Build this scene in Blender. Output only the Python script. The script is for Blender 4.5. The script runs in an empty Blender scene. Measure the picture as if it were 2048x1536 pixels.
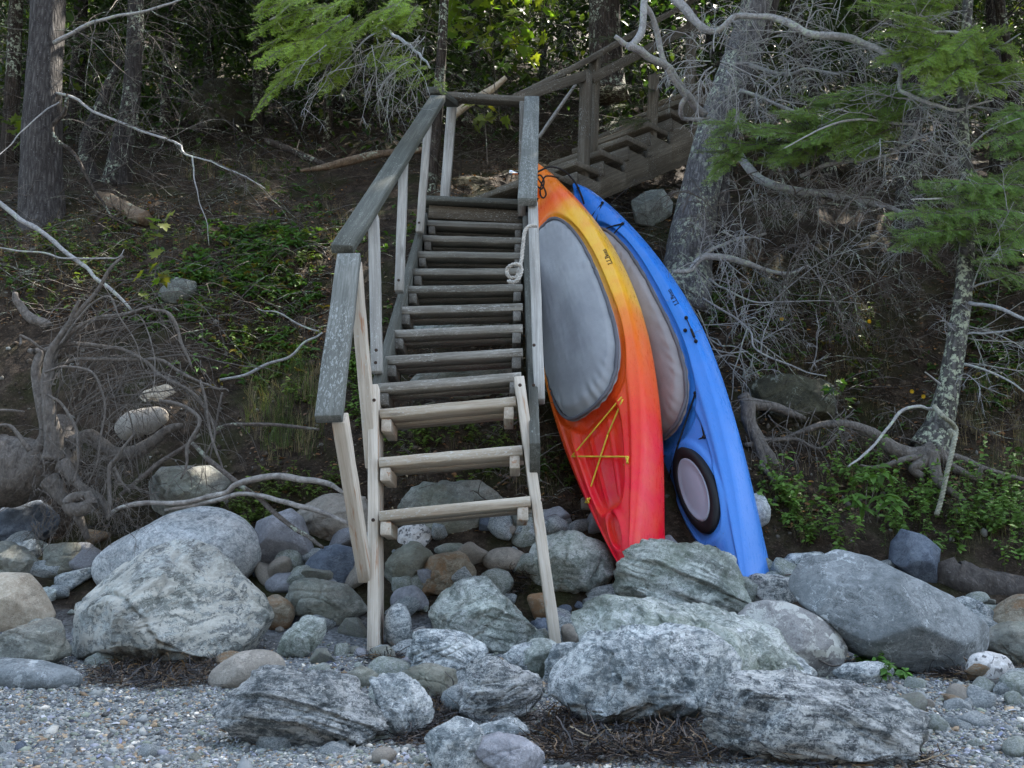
import bpy, math, random
import numpy as np
from mathutils import Vector, Matrix
R = math.radians
C = bpy.context.scene.collection
sc = bpy.context.scene

# ------------------------------------------------------------------ camera, sky, sun, exposure
F, CX, CY = 1800.0, 1024.0, 768.0                 # focal length in pixels of the 2048 x 1536 frame
PIT = math.atan2(272.0, F); cp, sp = math.cos(PIT), math.sin(PIT)
cam = bpy.data.cameras.new('Camera'); camo = bpy.data.objects.new('Camera', cam); C.objects.link(camo)
cam.sensor_width = 36.0; cam.lens = 36.0 * F / 2048.0
cam.clip_start = 0.05; cam.clip_end = 500.0
camo.location = (0, 0, 0); camo.rotation_euler = (math.pi / 2 + PIT, 0, 0)
sc.camera = camo
SUN_EL, SUN_AZ = 55.0, 36.0                        # azimuth clockwise from +Y (the way we look)
w = bpy.data.worlds.new('World'); sc.world = w; w.use_nodes = True
wn = w.node_tree; bg = wn.nodes['Background']; sky = wn.nodes.new('ShaderNodeTexSky')
sky.sky_type = 'NISHITA'; sky.sun_disc = False; sky.dust_density = 3.0; sky.air_density = 0.9; sky.ozone_density = 1.6; sky.sun_elevation = R(SUN_EL); sky.sun_rotation = R(SUN_AZ)
hs = wn.nodes.new('ShaderNodeHueSaturation'); hs.inputs['Hue'].default_value = 0.485; hs.inputs['Saturation'].default_value = 0.80
wn.links.new(sky.outputs[0], hs.inputs['Color']); wn.links.new(hs.outputs[0], bg.inputs[0]); bg.inputs[1].default_value = 0.12
sun = bpy.data.lights.new('Sun', 'SUN'); suno = bpy.data.objects.new('Sun', sun); C.objects.link(suno)
sun.energy = 4.0; sun.angle = R(0.5); sun.color = (1.0, 0.93, 0.82)
sd = Vector((math.sin(R(SUN_AZ)) * math.cos(R(SUN_EL)), math.cos(R(SUN_AZ)) * math.cos(R(SUN_EL)), math.sin(R(SUN_EL))))
suno.rotation_euler = sd.to_track_quat('Z', 'Y').to_euler()
sc.view_settings.view_transform = 'Standard'; sc.view_settings.look = 'None'
sc.view_settings.gamma = 1.0; sc.view_settings.exposure = 2.8; sc.view_settings.use_curve_mapping = False

# ------------------------------------------------------------------ helpers
def P(px, py, Y):
    """the point at distance Y (metres in front of the lens) seen at photo position px, py"""
    u = (px - CX) / F; v = (CY - py) / F; k = Y / (cp - v * sp)
    return Vector((u * k, Y, k * (sp + v * cp)))
def PA(px, py, Y):
    px, py, Y = np.broadcast_arrays(np.asarray(px, float), np.asarray(py, float), np.asarray(Y, float))
    u = (px - CX) / F; v = (CY - py) / F; k = Y / (cp - v * sp)
    return np.stack([u * k, Y, k * (sp + v * cp)], -1)
def proj(q):
    d = q[..., 1] * cp + q[..., 2] * sp; up = -q[..., 1] * sp + q[..., 2] * cp
    return np.stack([CX + F * q[..., 0] / d, CY - F * up / d], -1)

def tag(o, label=None, cat=None, group=None, kind=None):
    if label: o['label'] = label
    if cat: o['category'] = cat
    if group: o['group'] = group
    if kind: o['kind'] = kind
    return o
def thing(name, label, cat, loc=(0, 0, 0), group=None):
    o = bpy.data.objects.new(name, None); C.objects.link(o); o.location = loc; o.empty_display_size = 0.1
    return tag(o, label, cat, group)

def hash_(ix, iy, iz, seed):
    h = (ix * 374761393 + iy * 668265263 + iz * 2147483647 + seed * 144665) & 0xffffffff
    h = ((h ^ (h >> 13)) * 1274126177) & 0xffffffff
    h = (h ^ (h >> 16)) & 0xffffffff
    return (h & 0xffff) / 65535.0
def noise3(x, y, z, seed=0):
    x = np.asarray(x, float); y = np.asarray(y, float) + 0 * x; z = np.asarray(z, float) + 0 * x
    fx, fy, fz = np.floor(x), np.floor(y), np.floor(z)
    ix, iy, iz = fx.astype(np.int64), fy.astype(np.int64), fz.astype(np.int64)
    a, b, c = x - fx, y - fy, z - fz
    a = a * a * (3 - 2 * a); b = b * b * (3 - 2 * b); c = c * c * (3 - 2 * c)
    def h(i, j, k): return hash_(ix + i, iy + j, iz + k, seed)
    def l(p, q, t): return p + (q - p) * t
    return l(l(l(h(0,0,0), h(1,0,0), a), l(h(0,1,0), h(1,1,0), a), b), l(l(h(0,0,1), h(1,0,1), a), l(h(0,1,1), h(1,1,1), a), b), c) * 2 - 1
def fbm3(x, y, z, seed=0, oct=4):
    s = 0; a = 1.0; f = 1.0; t = 0
    for i in range(oct):
        s = s + a * noise3(np.asarray(x) * f, np.asarray(y) * f, np.asarray(z) * f, seed + i * 17); t += a; a *= 0.5; f *= 2.03
    return s / t

def mesh_np(name, V, faces, mat=None, smooth=True, col=None):
    """V (n,3); faces: list of (m,k) index arrays; col: (n,3) per-vertex colours"""
    me = bpy.data.meshes.new(name)
    V = np.ascontiguousarray(V, np.float32); me.vertices.add(len(V)); me.vertices.foreach_set('co', V.ravel())
    faces = [np.asarray(f, np.int32) for f in faces if len(f)]
    loops = np.concatenate([f.ravel() for f in faces]); tot = np.concatenate([np.full(len(f), f.shape[1], np.int32) for f in faces])
    st = np.concatenate([[0], np.cumsum(tot)[:-1]]).astype(np.int32)
    me.loops.add(len(loops)); me.loops.foreach_set('vertex_index', loops)
    me.polygons.add(len(tot)); me.polygons.foreach_set('loop_start', st); me.polygons.foreach_set('loop_total', tot)
    if smooth: me.polygons.foreach_set('use_smooth', np.ones(len(tot), bool))
    if col is not None:
        ca = me.color_attributes.new('Col', 'FLOAT_COLOR', 'POINT')
        c4 = np.ones((len(V), 4), np.float32); c4[:, :3] = col; ca.data.foreach_set('color', c4.ravel())
    me.update(calc_edges=True)
    if mat: me.materials.append(mat)
    return me
def place(name, me, parent=None, mw=None):
    o = bpy.data.objects.new(name, me); C.objects.link(o)
    if parent is not None:
        o.parent = parent
    if mw is not None:
        pm = Matrix.Identity(4)
        p = parent; chain = []
        while p is not None: chain.append(p); p = p.parent
        for q in reversed(chain): pm = pm @ q.matrix_parent_inverse @ Matrix.LocRotScale(q.location, q.rotation_euler, q.scale)
        loc, rot, scl = (pm.inverted() @ mw).decompose()
        o.location = loc; o.rotation_euler = rot.to_euler(); o.scale = scl
    return o
def wobj(name, V, faces, mat, parent=None, smooth=True, col=None, base=None):
    """mesh given in world coordinates, origin moved to `base`"""
    V = np.asarray(V, float)
    b = np.asarray(base if base is not None else (V[:, 0].mean(), V[:, 1].mean(), V[:, 2].min()), float)
    me = mesh_np(name, V - b, faces, mat, smooth, col)
    return place(name, me, parent, Matrix.Translation(Vector(b)))

class Tubes:
    """many tapered tubes collected into one mesh"""
    def __init__(s): s.items = []
    def add(s, pts, rad):
        pts = np.asarray([tuple(p) for p in pts], float); n = len(pts)
        r = np.asarray(rad, float)
        if r.ndim == 0: r = np.full(n, float(r))
        elif len(r) == 2 and n != 2: r = np.linspace(r[0], r[1], n)
        s.items.append((pts, r))
    def geo(s, k=5, caps=True):
        V = []; Q = []; N = []; off = 0
        by = {}
        for p, r in s.items: by.setdefault(len(p), []).append((p, r))
        ang = np.linspace(0, 2 * np.pi, k, endpoint=False)
        for n, L in by.items():
            p = np.stack([a for a, _ in L]); r = np.stack([b for _, b in L]); m = len(L)
            t = np.empty_like(p); t[:, 1:-1] = p[:, 2:] - p[:, :-2]; t[:, 0] = p[:, 1] - p[:, 0]; t[:, -1] = p[:, -1] - p[:, -2]
            t /= np.linalg.norm(t, axis=-1, keepdims=True) + 1e-12
            ax = p[:, -1] - p[:, 0]; ax /= np.linalg.norm(ax, axis=-1, keepdims=True) + 1e-12
            ref = np.where(np.abs(ax[:, 2:3]) < 0.8, np.array([[0, 0, 1.0]]), np.array([[1.0, 0.1, 0]]))
            ref = np.repeat(ref[:, None], n, 1)
            u = ref - t * (ref * t).sum(-1, keepdims=True); u /= np.linalg.norm(u, axis=-1, keepdims=True) + 1e-9
            v = np.cross(t, u)
            ring = p[:, :, None] + r[:, :, None, None] * (u[:, :, None] * np.cos(ang)[None, None, :, None] + v[:, :, None] * np.sin(ang)[None, None, :, None])
            V.append(ring.reshape(-1, 3))
            idx = off + np.arange(m * n * k).reshape(m, n, k)
            a = idx[:, :-1]; b = idx[:, 1:]
            Q.append(np.stack([a, np.roll(a, -1, 2), np.roll(b, -1, 2), b], -1).reshape(-1, 4))
            if caps:
                N.append(idx[:, 0, ::-1].reshape(-1, k)); N.append(idx[:, -1].reshape(-1, k))
            off += m * n * k
        return np.concatenate(V), [np.concatenate(Q)] + ([np.concatenate(N)] if caps else [])
    def build(s, name, mat, parent=None, k=5, base=None, caps=True):
        V, f = s.geo(k, caps)
        return wobj(name, V, f, mat, parent, True, None, base)

def spline(pts, n):
    """smooth curve through the points, n samples"""
    p = np.asarray([tuple(q) for q in pts], float)
    if len(p) < 3: 
        t = np.linspace(0, 1, n)[:, None]; return p[0] * (1 - t) + p[-1] * t
    q = np.vstack([2 * p[0] - p[1], p, 2 * p[-1] - p[-2]]); m = len(p) - 1
    s = np.linspace(0, m - 1e-9, n); i = s.astype(int); t = (s - i)[:, None]
    a, b, c, d = q[i], q[i + 1], q[i + 2], q[i + 3]
    return 0.5 * (2 * b + (c - a) * t + (2 * a - 5 * b + 4 * c - d) * t * t + (3 * b - a - 3 * c + d) * t ** 3)
def pxline(px, Y0, Y1=None, n=20):
    """a smooth curve through photo positions whose distance goes from Y0 to Y1"""
    Y1 = Y0 if Y1 is None else Y1
    Ys = np.linspace(Y0, Y1, len(px))
    return spline([P(a, b, y) for (a, b), y in zip(px, Ys)], n)

# ------------------------------------------------------------------ node helpers
def mat(name):
    m = bpy.data.materials.new(name); m.use_nodes = True; nt = m.node_tree
    return m, nt, nt.nodes['Principled BSDF']
def nd(nt, typ, ins=None, **pr):
    n = nt.nodes.new(typ)
    for k, v in pr.items(): setattr(n, k, v)
    for k, v in (ins or {}).items():
        s = n.inputs[k]
        if isinstance(v, bpy.types.NodeSocket): nt.links.new(v, s)
        else: s.default_value = v
    return n
def c4(c): return (c[0], c[1], c[2], 1.0)
def mixc(nt, f, a, b, blend='MIX'):
    n = nt.nodes.new('ShaderNodeMix'); n.data_type = 'RGBA'; n.blend_type = blend
    for i, v in ((0, f), (6, a), (7, b)):
        if isinstance(v, bpy.types.NodeSocket): nt.links.new(v, n.inputs[i])
        else: n.inputs[i].default_value = c4(v) if isinstance(v, (tuple, list)) else v
    return n.outputs[2]
def ramp(nt, f, stops, interp='LINEAR'):
    n = nt.nodes.new('ShaderNodeValToRGB'); e = n.color_ramp.elements; n.color_ramp.interpolation = interp
    while len(e) < len(stops): e.new(0.5)
    for el, (p, c) in zip(e, stops):
        el.position = p; el.color = c4(c) if isinstance(c, (tuple, list)) else (c, c, c, 1)
    nt.links.new(f, n.inputs[0]); return n.outputs[0]
def mth(nt, op, a, b=0.0, clamp=False):
    n = nt.nodes.new('ShaderNodeMath'); n.operation = op; n.use_clamp = clamp
    for i, v in ((0, a), (1, b)):
        if isinstance(v, bpy.types.NodeSocket): nt.links.new(v, n.inputs[i])
        else: n.inputs[i].default_value = v
    return n.outputs[0]
def coords(nt, scale=(1, 1, 1), rot=(0, 0, 0), rnd=True):
    tc = nd(nt, 'ShaderNodeTexCoord'); v = tc.outputs['Object']
    if rnd:
        oi = nd(nt, 'ShaderNodeObjectInfo')
        off = nd(nt, 'ShaderNodeVectorMath', {0: oi.outputs['Random'], 1: (37.0, 61.0, 83.0)}, operation='MULTIPLY')
        v = nd(nt, 'ShaderNodeVectorMath', {0: v, 1: off.outputs[0]}, operation='ADD').outputs[0]
    return nd(nt, 'ShaderNodeMapping', {'Vector': v, 'Rotation': rot, 'Scale': scale}).outputs[0]
def noise(nt, v, s, det=5.0, rough=0.55, dist=0.0):
    return nd(nt, 'ShaderNodeTexNoise', {'Vector': v, 'Scale': s, 'Detail': det, 'Roughness': rough, 'Distortion': dist}).outputs['Fac']
def vor(nt, v, s, feature='F1', out='Distance', rnd=1.0):
    return nd(nt, 'ShaderNodeTexVoronoi', {'Vector': v, 'Scale': s, 'Randomness': rnd}, feature=feature).outputs[out]
def bump(nt, b, h, strength=0.5, dist=0.01, prev=None):
    ins = {'Strength': strength, 'Distance': dist, 'Height': h}
    if prev is not None: ins['Normal'] = prev
    n = nd(nt, 'ShaderNodeBump', ins); nt.links.new(n.outputs[0], b.inputs['Normal']); return n.outputs[0]
def setc(nt, b, c, rough=0.8, spec=0.3):
    if isinstance(c, bpy.types.NodeSocket): nt.links.new(c, b.inputs['Base Color'])
    else: b.inputs['Base Color'].default_value = c4(c)
    if isinstance(rough, bpy.types.NodeSocket): nt.links.new(rough, b.inputs['Roughness'])
    else: b.inputs['Roughness'].default_value = rough
    b.inputs['Specular IOR Level'].default_value = spec
# ------------------------------------------------------------------ materials
def rock_mat(name, dark, mid, light, stretch=(1, 1, 5), rot=(0.5, 0.3, 0), sc_=4.0, lichen=0.0, lichen_col=(0.5, 0.48, 0.42), speck=0.0, rust=0.0, bmp=0.6, rough=0.75, contrast=0.16, green=0.0, crack=0.0):
    m, nt, b = mat(name)
    v0 = coords(nt); v = coords(nt, stretch, rot)
    warp = noise(nt, v0, 4.5, 6, 0.65)
    vw = nd(nt, 'ShaderNodeVectorMath', {0: v, 1: nd(nt, 'ShaderNodeVectorMath', {0: warp, 1: (1.5, 1.5, 1.5)}, operation='MULTIPLY').outputs[0]}, operation='ADD').outputs[0]
    n1 = noise(nt, vw, sc_ * 1.5, 9, 0.7, 0.35)
    n2 = noise(nt, vw, sc_ * 7.5, 8, 0.72, 0.2)
    n3 = noise(nt, v0, 38.0, 6, 0.75, 0.5); blot = noise(nt, v0, 7.0, 5, 0.7, 1.2)
    f = mth(nt, 'ADD', mth(nt, 'ADD', mth(nt, 'MULTIPLY', n1, 0.34), mth(nt, 'MULTIPLY', n2, 0.28)), mth(nt, 'ADD', mth(nt, 'MULTIPLY', n3, 0.24), mth(nt, 'MULTIPLY', blot, 0.14)))
    c = ramp(nt, f, [(0.49 - contrast * 0.42, dark), (0.49, mid), (0.49 + contrast * 0.42, light)])
    big = noise(nt, v0, 2.2, 3)
    c = mixc(nt, ramp(nt, big, [(0.35, 0.0), (0.7, 0.55)]), c, mixc(nt, 0.5, mid, dark))
    # thin dark creases along the layering
    cre = mth(nt, 'MULTIPLY', ramp(nt, noise(nt, vw, sc_ * 2.6, 6, 0.65, 0.8), [(0.478, 0.0), (0.497, 1.0), (0.503, 1.0), (0.522, 0.0)]), ramp(nt, noise(nt, v0, 8.0, 3), [(0.42, 0.0), (0.6, 1.0)]))
    vein = mth(nt, 'MULTIPLY', ramp(nt, noise(nt, vw, sc_ * 1.9, 7, 0.7, 1.0), [(0.50, 0.0), (0.52, 1.0), (0.535, 1.0), (0.56, 0.0)]), ramp(nt, blot, [(0.42, 0.0), (0.58, 1.0)]))
    c = mixc(nt, mth(nt, 'MULTIPLY', vein, 0.75), c, tuple(min(0.8, x * 1.25) for x in light))
    c = mixc(nt, mth(nt, 'MULTIPLY', cre, 0.75), c, tuple(x * 0.35 for x in dark))
    if green:
        c = mixc(nt, mth(nt, 'MULTIPLY', ramp(nt, noise(nt, v0, 3.4, 5), [(0.45, 0.0), (0.62, 1.0)]), green), c, (0.16, 0.19, 0.11))
    if rust:
        c = mixc(nt, mth(nt, 'MULTIPLY', ramp(nt, noise(nt, vw, 3.0, 6, 0.65), [(0.42, 0.0), (0.6, 1.0)]), rust), c, (0.26, 0.13, 0.05))
    if speck:
        s = vor(nt, v0, 85.0, 'F1', 'Color'); s = ramp(nt, s, [(0.25, 0.0), (0.3, 1.0), (0.75, 1.0), (0.8, 0.0)])
        c = mixc(nt, mth(nt, 'MULTIPLY', mth(nt, 'SUBTRACT', 1.0, s), speck), c, (0.03, 0.03, 0.035))
        s2 = noise(nt, v0, 60, 3, 0.7); c = mixc(nt, mth(nt, 'MULTIPLY', ramp(nt, s2, [(0.54, 0.0), (0.6, 1.0)]), speck * 0.7), c, (0.7, 0.69, 0.68))
    if lichen:
        n = nd(nt, 'ShaderNodeMapping', {'Vector': vw, 'Scale': (1, 1, 1)}).outputs[0]
        l = noise(nt, mixc(nt, 0.5, n, v0), 9.0, 7, 0.7, 0.3)
        lf = mth(nt, 'MULTIPLY', ramp(nt, l, [(0.60 - lichen * 0.2, 0.0), (0.615 - lichen * 0.2, 1.0)]), ramp(nt, big, [(0.3, 0.2), (0.5, 1.0)]))
        c = mixc(nt, mth(nt, 'MULTIPLY', lf, 0.85), c, lichen_col)
    setc(nt, b, c, ramp(nt, n2, [(0.3, rough - 0.12), (0.7, rough + 0.12)]), 0.35)
    h = mth(nt, 'ADD', mth(nt, 'MULTIPLY', f, 1.0), mth(nt, 'MULTIPLY', cre, -0.35))
    p = bump(nt, b, h, bmp, 0.035)
    bump(nt, b, noise(nt, v0, 70, 6, 0.75), 0.55, 0.008, p)
    return m
ROCK = {
 'pale':   rock_mat('schist_pale', (0.085, 0.105, 0.092), (0.265, 0.297, 0.27), (0.66, 0.70, 0.645), (1, 1.2, 4.5), (0.4, 0.9, 0.2), 4.0, green=0.35),
 'blue':   rock_mat('schist_blue', (0.055, 0.072, 0.08), (0.215, 0.247, 0.257), (0.68, 0.71, 0.69), (1, 1.3, 5), (0.9, 0.5, 0.3), 4.2, contrast=0.14),
 'streak': rock_mat('schist_streaked', (0.03, 0.037, 0.042), (0.19, 0.215, 0.222), (0.68, 0.69, 0.66), (0.8, 1.2, 6), (0.9, -0.7, 0.2), 5.0, contrast=0.11, bmp=0.85),
 'big':    rock_mat('schist_lichened', (0.095, 0.10, 0.095), (0.235, 0.243, 0.235), (0.54, 0.575, 0.55), (1, 1.2, 4), (0.5, 0.4, 0.5), 3.6, lichen=0.5, lichen_col=(0.58, 0.565, 0.50), bmp=0.75, green=0.15),
 'granite':rock_mat('granite_veined', (0.14, 0.17, 0.185), (0.42, 0.45, 0.46), (0.72, 0.74, 0.74), (1.6, 1.6, 4.0), (0.6, 0.7, 0.0), 9.0, speck=0.25, contrast=0.12, bmp=0.4),
 'white':  rock_mat('granite_white', (0.34, 0.33, 0.31), (0.55, 0.53, 0.51), (0.72, 0.70, 0.68), (1, 1, 1), (0, 0, 0), 14.0, speck=0.8, bmp=0.4),
 'lichen': rock_mat('stone_lichened', (0.13, 0.125, 0.12), (0.21, 0.205, 0.20), (0.30, 0.30, 0.29), (1, 1, 2), (0.2, 0.2, 0), 5.0, lichen=0.5, lichen_col=(0.56, 0.57, 0.52), bmp=0.3),
 'slate':  rock_mat('slate_smooth', (0.085, 0.098, 0.10), (0.15, 0.168, 0.175), (0.26, 0.28, 0.285), (1, 1.2, 2.5), (0.7, 0.35, 0.1), 2.6, lichen=0.08, lichen_col=(0.42, 0.45, 0.46), bmp=0.35, contrast=0.2),
 'dark':   rock_mat('basalt_dark', (0.045, 0.06, 0.085), (0.085, 0.105, 0.14), (0.15, 0.18, 0.22), (1, 1, 2), (0.5, 0.3, 0), 4.0, bmp=0.35),
 'tan':    rock_mat('sandstone_tan', (0.26, 0.21, 0.15), (0.39, 0.33, 0.25), (0.50, 0.44, 0.35), (1, 1, 2), (0.3, 0.3, 0), 3.0, bmp=0.3),
 'rust':   rock_mat('schist_rusty', (0.12, 0.10, 0.07), (0.24, 0.20, 0.14), (0.38, 0.35, 0.28), (1, 1.2, 4), (0.8, 0.3, 0.1), 3.5, rust=0.75),
 'green':  rock_mat('schist_green', (0.11, 0.12, 0.11), (0.20, 0.21, 0.185), (0.36, 0.37, 0.33), (1, 1.2, 4.5), (0.5, 0.7, 0.1), 4.5, green=0.25, rust=0.12),
 'purple': rock_mat('stone_purple', (0.13, 0.135, 0.15), (0.21, 0.215, 0.235), (0.31, 0.315, 0.335), (1, 1, 2), (0.2, 0.2, 0), 4.0, bmp=0.2),
 'moss':   rock_mat('earth_mossy', (0.03, 0.028, 0.018), (0.065, 0.06, 0.035), (0.13, 0.125, 0.075), (1, 1, 1), (0, 0, 0), 9.0, bmp=1.0, lichen=0.1, lichen_col=(0.3, 0.32, 0.25)),
 'bank':   rock_mat('stone_bank', (0.08, 0.085, 0.075), (0.16, 0.17, 0.15), (0.30, 0.32, 0.29), (1, 1, 2), (0.3, 0.2, 0), 8.0, lichen=0.2, lichen_col=(0.36, 0.40, 0.34), bmp=0.6),
 'brown':  rock_mat('stone_brown', (0.17, 0.15, 0.125), (0.24, 0.215, 0.18), (0.32, 0.29, 0.25), (1, 1, 2), (0.2, 0.2, 0), 4.0, bmp=0.25),
}
def wood_mat(name, base, dark, light, flake=0.0, flake_col=(0.5, 0.52, 0.5), rust=0.0, rough=0.85):
    m, nt, b = mat(name)
    v = coords(nt, (1.2, 26, 26)); vo = coords(nt); vf = coords(nt, (3, 60, 60))
    ring = noise(nt, v, 1.6, 6, 0.6, 0.8); fine = noise(nt, vf, 2.5, 5, 0.7)
    f = mth(nt, 'ADD', mth(nt, 'MULTIPLY', ring, 0.6), mth(nt, 'MULTIPLY', fine, 0.4))
    c = ramp(nt, f, [(0.33, dark), (0.5, base), (0.66, light)])
    c = mixc(nt, ramp(nt, noise(nt, vo, 3.0, 3), [(0.4, 0.0), (0.7, 0.5)]), c, dark)
    if flake:
        fl = noise(nt, coords(nt, (1, 3.0, 3.0)), 52, 6, 0.75); big = noise(nt, vo, 4.5, 3)
        ff = mth(nt, 'MULTIPLY', ramp(nt, fl, [(0.60 - flake * 0.14, 0.0), (0.63 - flake * 0.14, 1.0)]), ramp(nt, big, [(0.38, 0.1), (0.6, 1.0)]))
        c = mixc(nt, mth(nt, 'MULTIPLY', ff, 0.8), c, flake_col)
    if rust:
        rs = noise(nt, coords(nt, (2.2, 22, 22)), 1.7, 4, 0.6)
        c = mixc(nt, mth(nt, 'MULTIPLY', ramp(nt, rs, [(0.59, 0.0), (0.66, 1.0)]), rust), c, (0.33, 0.12, 0.03))
    kn = vor(nt, coords(nt, (2.0, 9, 9)), 1.0); c = mixc(nt, ramp(nt, kn, [(0.035, 0.75), (0.10, 0.0)]), c, tuple(x * 0.45 for x in dark))
    setc(nt, b, c, rough, 0.25)
    bump(nt, b, f, 0.32, 0.0025)
    return m
WOOD = {
 'grey':  wood_mat('wood_weathered_grey', (0.37, 0.36, 0.335), (0.20, 0.195, 0.18), (0.56, 0.55, 0.515), 0.1, rust=0.0),
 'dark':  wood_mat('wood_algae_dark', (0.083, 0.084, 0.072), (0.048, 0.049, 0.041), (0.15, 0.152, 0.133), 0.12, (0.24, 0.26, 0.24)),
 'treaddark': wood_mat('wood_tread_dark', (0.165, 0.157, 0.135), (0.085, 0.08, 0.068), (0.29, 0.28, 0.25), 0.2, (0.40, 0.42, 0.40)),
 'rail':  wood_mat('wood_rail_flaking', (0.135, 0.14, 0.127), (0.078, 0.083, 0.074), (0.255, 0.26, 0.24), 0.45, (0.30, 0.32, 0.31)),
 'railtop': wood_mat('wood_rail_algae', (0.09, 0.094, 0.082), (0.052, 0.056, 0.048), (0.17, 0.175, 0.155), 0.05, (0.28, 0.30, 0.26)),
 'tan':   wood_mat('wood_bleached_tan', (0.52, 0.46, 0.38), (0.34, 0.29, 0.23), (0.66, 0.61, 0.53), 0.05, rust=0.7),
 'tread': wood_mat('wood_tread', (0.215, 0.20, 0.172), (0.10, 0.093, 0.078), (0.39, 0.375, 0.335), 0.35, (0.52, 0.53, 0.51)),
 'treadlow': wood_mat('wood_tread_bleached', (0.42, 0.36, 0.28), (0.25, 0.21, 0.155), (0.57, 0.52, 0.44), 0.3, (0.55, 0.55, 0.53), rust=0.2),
 'shade': wood_mat('wood_old_brown_dimmed', (0.10, 0.085, 0.065), (0.055, 0.047, 0.037), (0.17, 0.15, 0.12), 0.1),  # old brown wood with the shade of the upper steps put into its colour
 'upper': wood_mat('wood_upper_flight', (0.115, 0.098, 0.074), (0.06, 0.051, 0.039), (0.20, 0.175, 0.138), 0.05),  # upper flight's weaker light is darkened into this wood colour
 'mid':   wood_mat('wood_old_grey', (0.14, 0.133, 0.118), (0.075, 0.07, 0.062), (0.23, 0.22, 0.20), 0.1),
}
def bark_mat(name, dark, mid, light, lichen=0.0, lcol=(0.42, 0.47, 0.36), zs=0.35, sc_=26.0, moss=0.0, white=0.25, vw=0.6):
    m, nt, b = mat(name)
    v = coords(nt, (1, 1, zs)); vo = coords(nt)
    n = noise(nt, v, sc_, 7, 0.65, 0.8); vr = vor(nt, v, sc_ * 1.3, 'DISTANCE_TO_EDGE')
    f = mth(nt, 'ADD', mth(nt, 'MULTIPLY', n, 0.7), mth(nt, 'ADD', mth(nt, 'MULTIPLY', vr, vw), (0.6 - vw) * 0.25))
    c = ramp(nt, f, [(0.32, dark), (0.52, mid), (0.75, light)])
    c = mixc(nt, mth(nt, 'MULTIPLY', ramp(nt, noise(nt, vo, 75, 4, 0.7), [(0.60, 0.0), (0.66, 1.0)]), white), c, (0.42, 0.42, 0.42))
    if lichen:
        l = mth(nt, 'MULTIPLY', ramp(nt, noise(nt, vo, 30, 7, 0.75), [(0.52, 0.0), (0.56, 1.0)]), ramp(nt, noise(nt, vo, 4.0, 3), [(0.5 - lichen * 0.2, 0.0), (0.62 - lichen * 0.2, 1.0)]))
        c = mixc(nt, mth(nt, 'MULTIPLY', l, 0.85), c, lcol)
    if moss:
        c = mixc(nt, mth(nt, 'MULTIPLY', ramp(nt, noise(nt, vo, 6, 5), [(0.5, 0.0), (0.6, 1.0)]), moss), c, (0.05, 0.055, 0.015))
    setc(nt, b, c, 0.9, 0.2); bump(nt, b, f, 0.9, 0.02)
    return m
BARK = {
 'grey':   bark_mat('bark_grey', (0.03, 0.026, 0.025), (0.07, 0.064, 0.06), (0.13, 0.122, 0.117), 0.0, zs=0.16, sc_=34),
 'lean':   bark_mat('bark_leaning', (0.06, 0.058, 0.06), (0.14, 0.138, 0.142), (0.26, 0.258, 0.262), 0.35, zs=0.16, sc_=34, white=0.5),
 'lichen': bark_mat('bark_lichened', (0.04, 0.038, 0.035), (0.10, 0.095, 0.088), (0.18, 0.172, 0.163), 1.0, (0.43, 0.47, 0.34)),
 'brown':  bark_mat('bark_brown', (0.022, 0.017, 0.013), (0.055, 0.043, 0.034), (0.10, 0.083, 0.067), 0.1, zs=0.16, sc_=34),
 'dim':    bark_mat('bark_shade_dimmed', (0.024, 0.021, 0.019), (0.052, 0.045, 0.041), (0.092, 0.083, 0.075), 0.12, zs=0.16, sc_=34),  # bark with the shade of the deep woods darkened into its colour
 'root':   bark_mat('bark_root', (0.06, 0.052, 0.046), (0.155, 0.138, 0.122), (0.29, 0.265, 0.24), 0.0, zs=0.5, sc_=55, white=0.1, vw=0.12),
 'twig':   bark_mat('bark_twig_silver', (0.17, 0.165, 0.16), (0.34, 0.335, 0.33), (0.54, 0.53, 0.52), 0.3, zs=1.0, sc_=50, white=0.4, vw=0.15),
 'twigbr': bark_mat('bark_twig_brown', (0.06, 0.05, 0.043), (0.125, 0.108, 0.095), (0.23, 0.205, 0.185), 0.1, zs=1.0, sc_=50, white=0.1, vw=0.15),
 'drift':  bark_mat('bark_driftwood', (0.10, 0.09, 0.085), (0.28, 0.26, 0.24), (0.52, 0.49, 0.45), 0.2, (0.5, 0.5, 0.47), zs=1.0, sc_=24, white=0.5, vw=0.1),
 'log':    bark_mat('bark_log_dark', (0.035, 0.03, 0.028), (0.075, 0.066, 0.06), (0.13, 0.118, 0.11), 0.0, zs=0.5, sc_=40, white=0.12, vw=0.1),
 'rot':    bark_mat('wood_rotten', (0.07, 0.05, 0.034), (0.17, 0.12, 0.08), (0.34, 0.26, 0.185), 0.1, zs=0.6, sc_=30, white=0.1, vw=0.2),
 'straw':  bark_mat('wood_barkless', (0.30, 0.24, 0.17), (0.48, 0.41, 0.31), (0.62, 0.56, 0.46), 0.0, zs=1.0, sc_=24, white=0.1, vw=0.1),
}
def leaf_mat(name, trans=0.35, rough=0.5, gain=1.0):
    m, nt, b = mat(name); out = nt.nodes['Material Output']
    a = nd(nt, 'ShaderNodeVertexColor', layer_name='Col').outputs['Color']
    nt.links.new(a, b.inputs['Base Color']); b.inputs['Roughness'].default_value = rough; b.inputs['Specular IOR Level'].default_value = 0.25
    tr = nd(nt, 'ShaderNodeBsdfTranslucent', {'Color': mixc(nt, 1.0, a, (1.0, 1.0, 0.45), 'MULTIPLY')})
    mx = nd(nt, 'ShaderNodeMixShader', {0: trans, 1: b.outputs[0], 2: tr.outputs[0]})
    nt.links.new(mx.outputs[0], out.inputs[0]); return m
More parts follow.
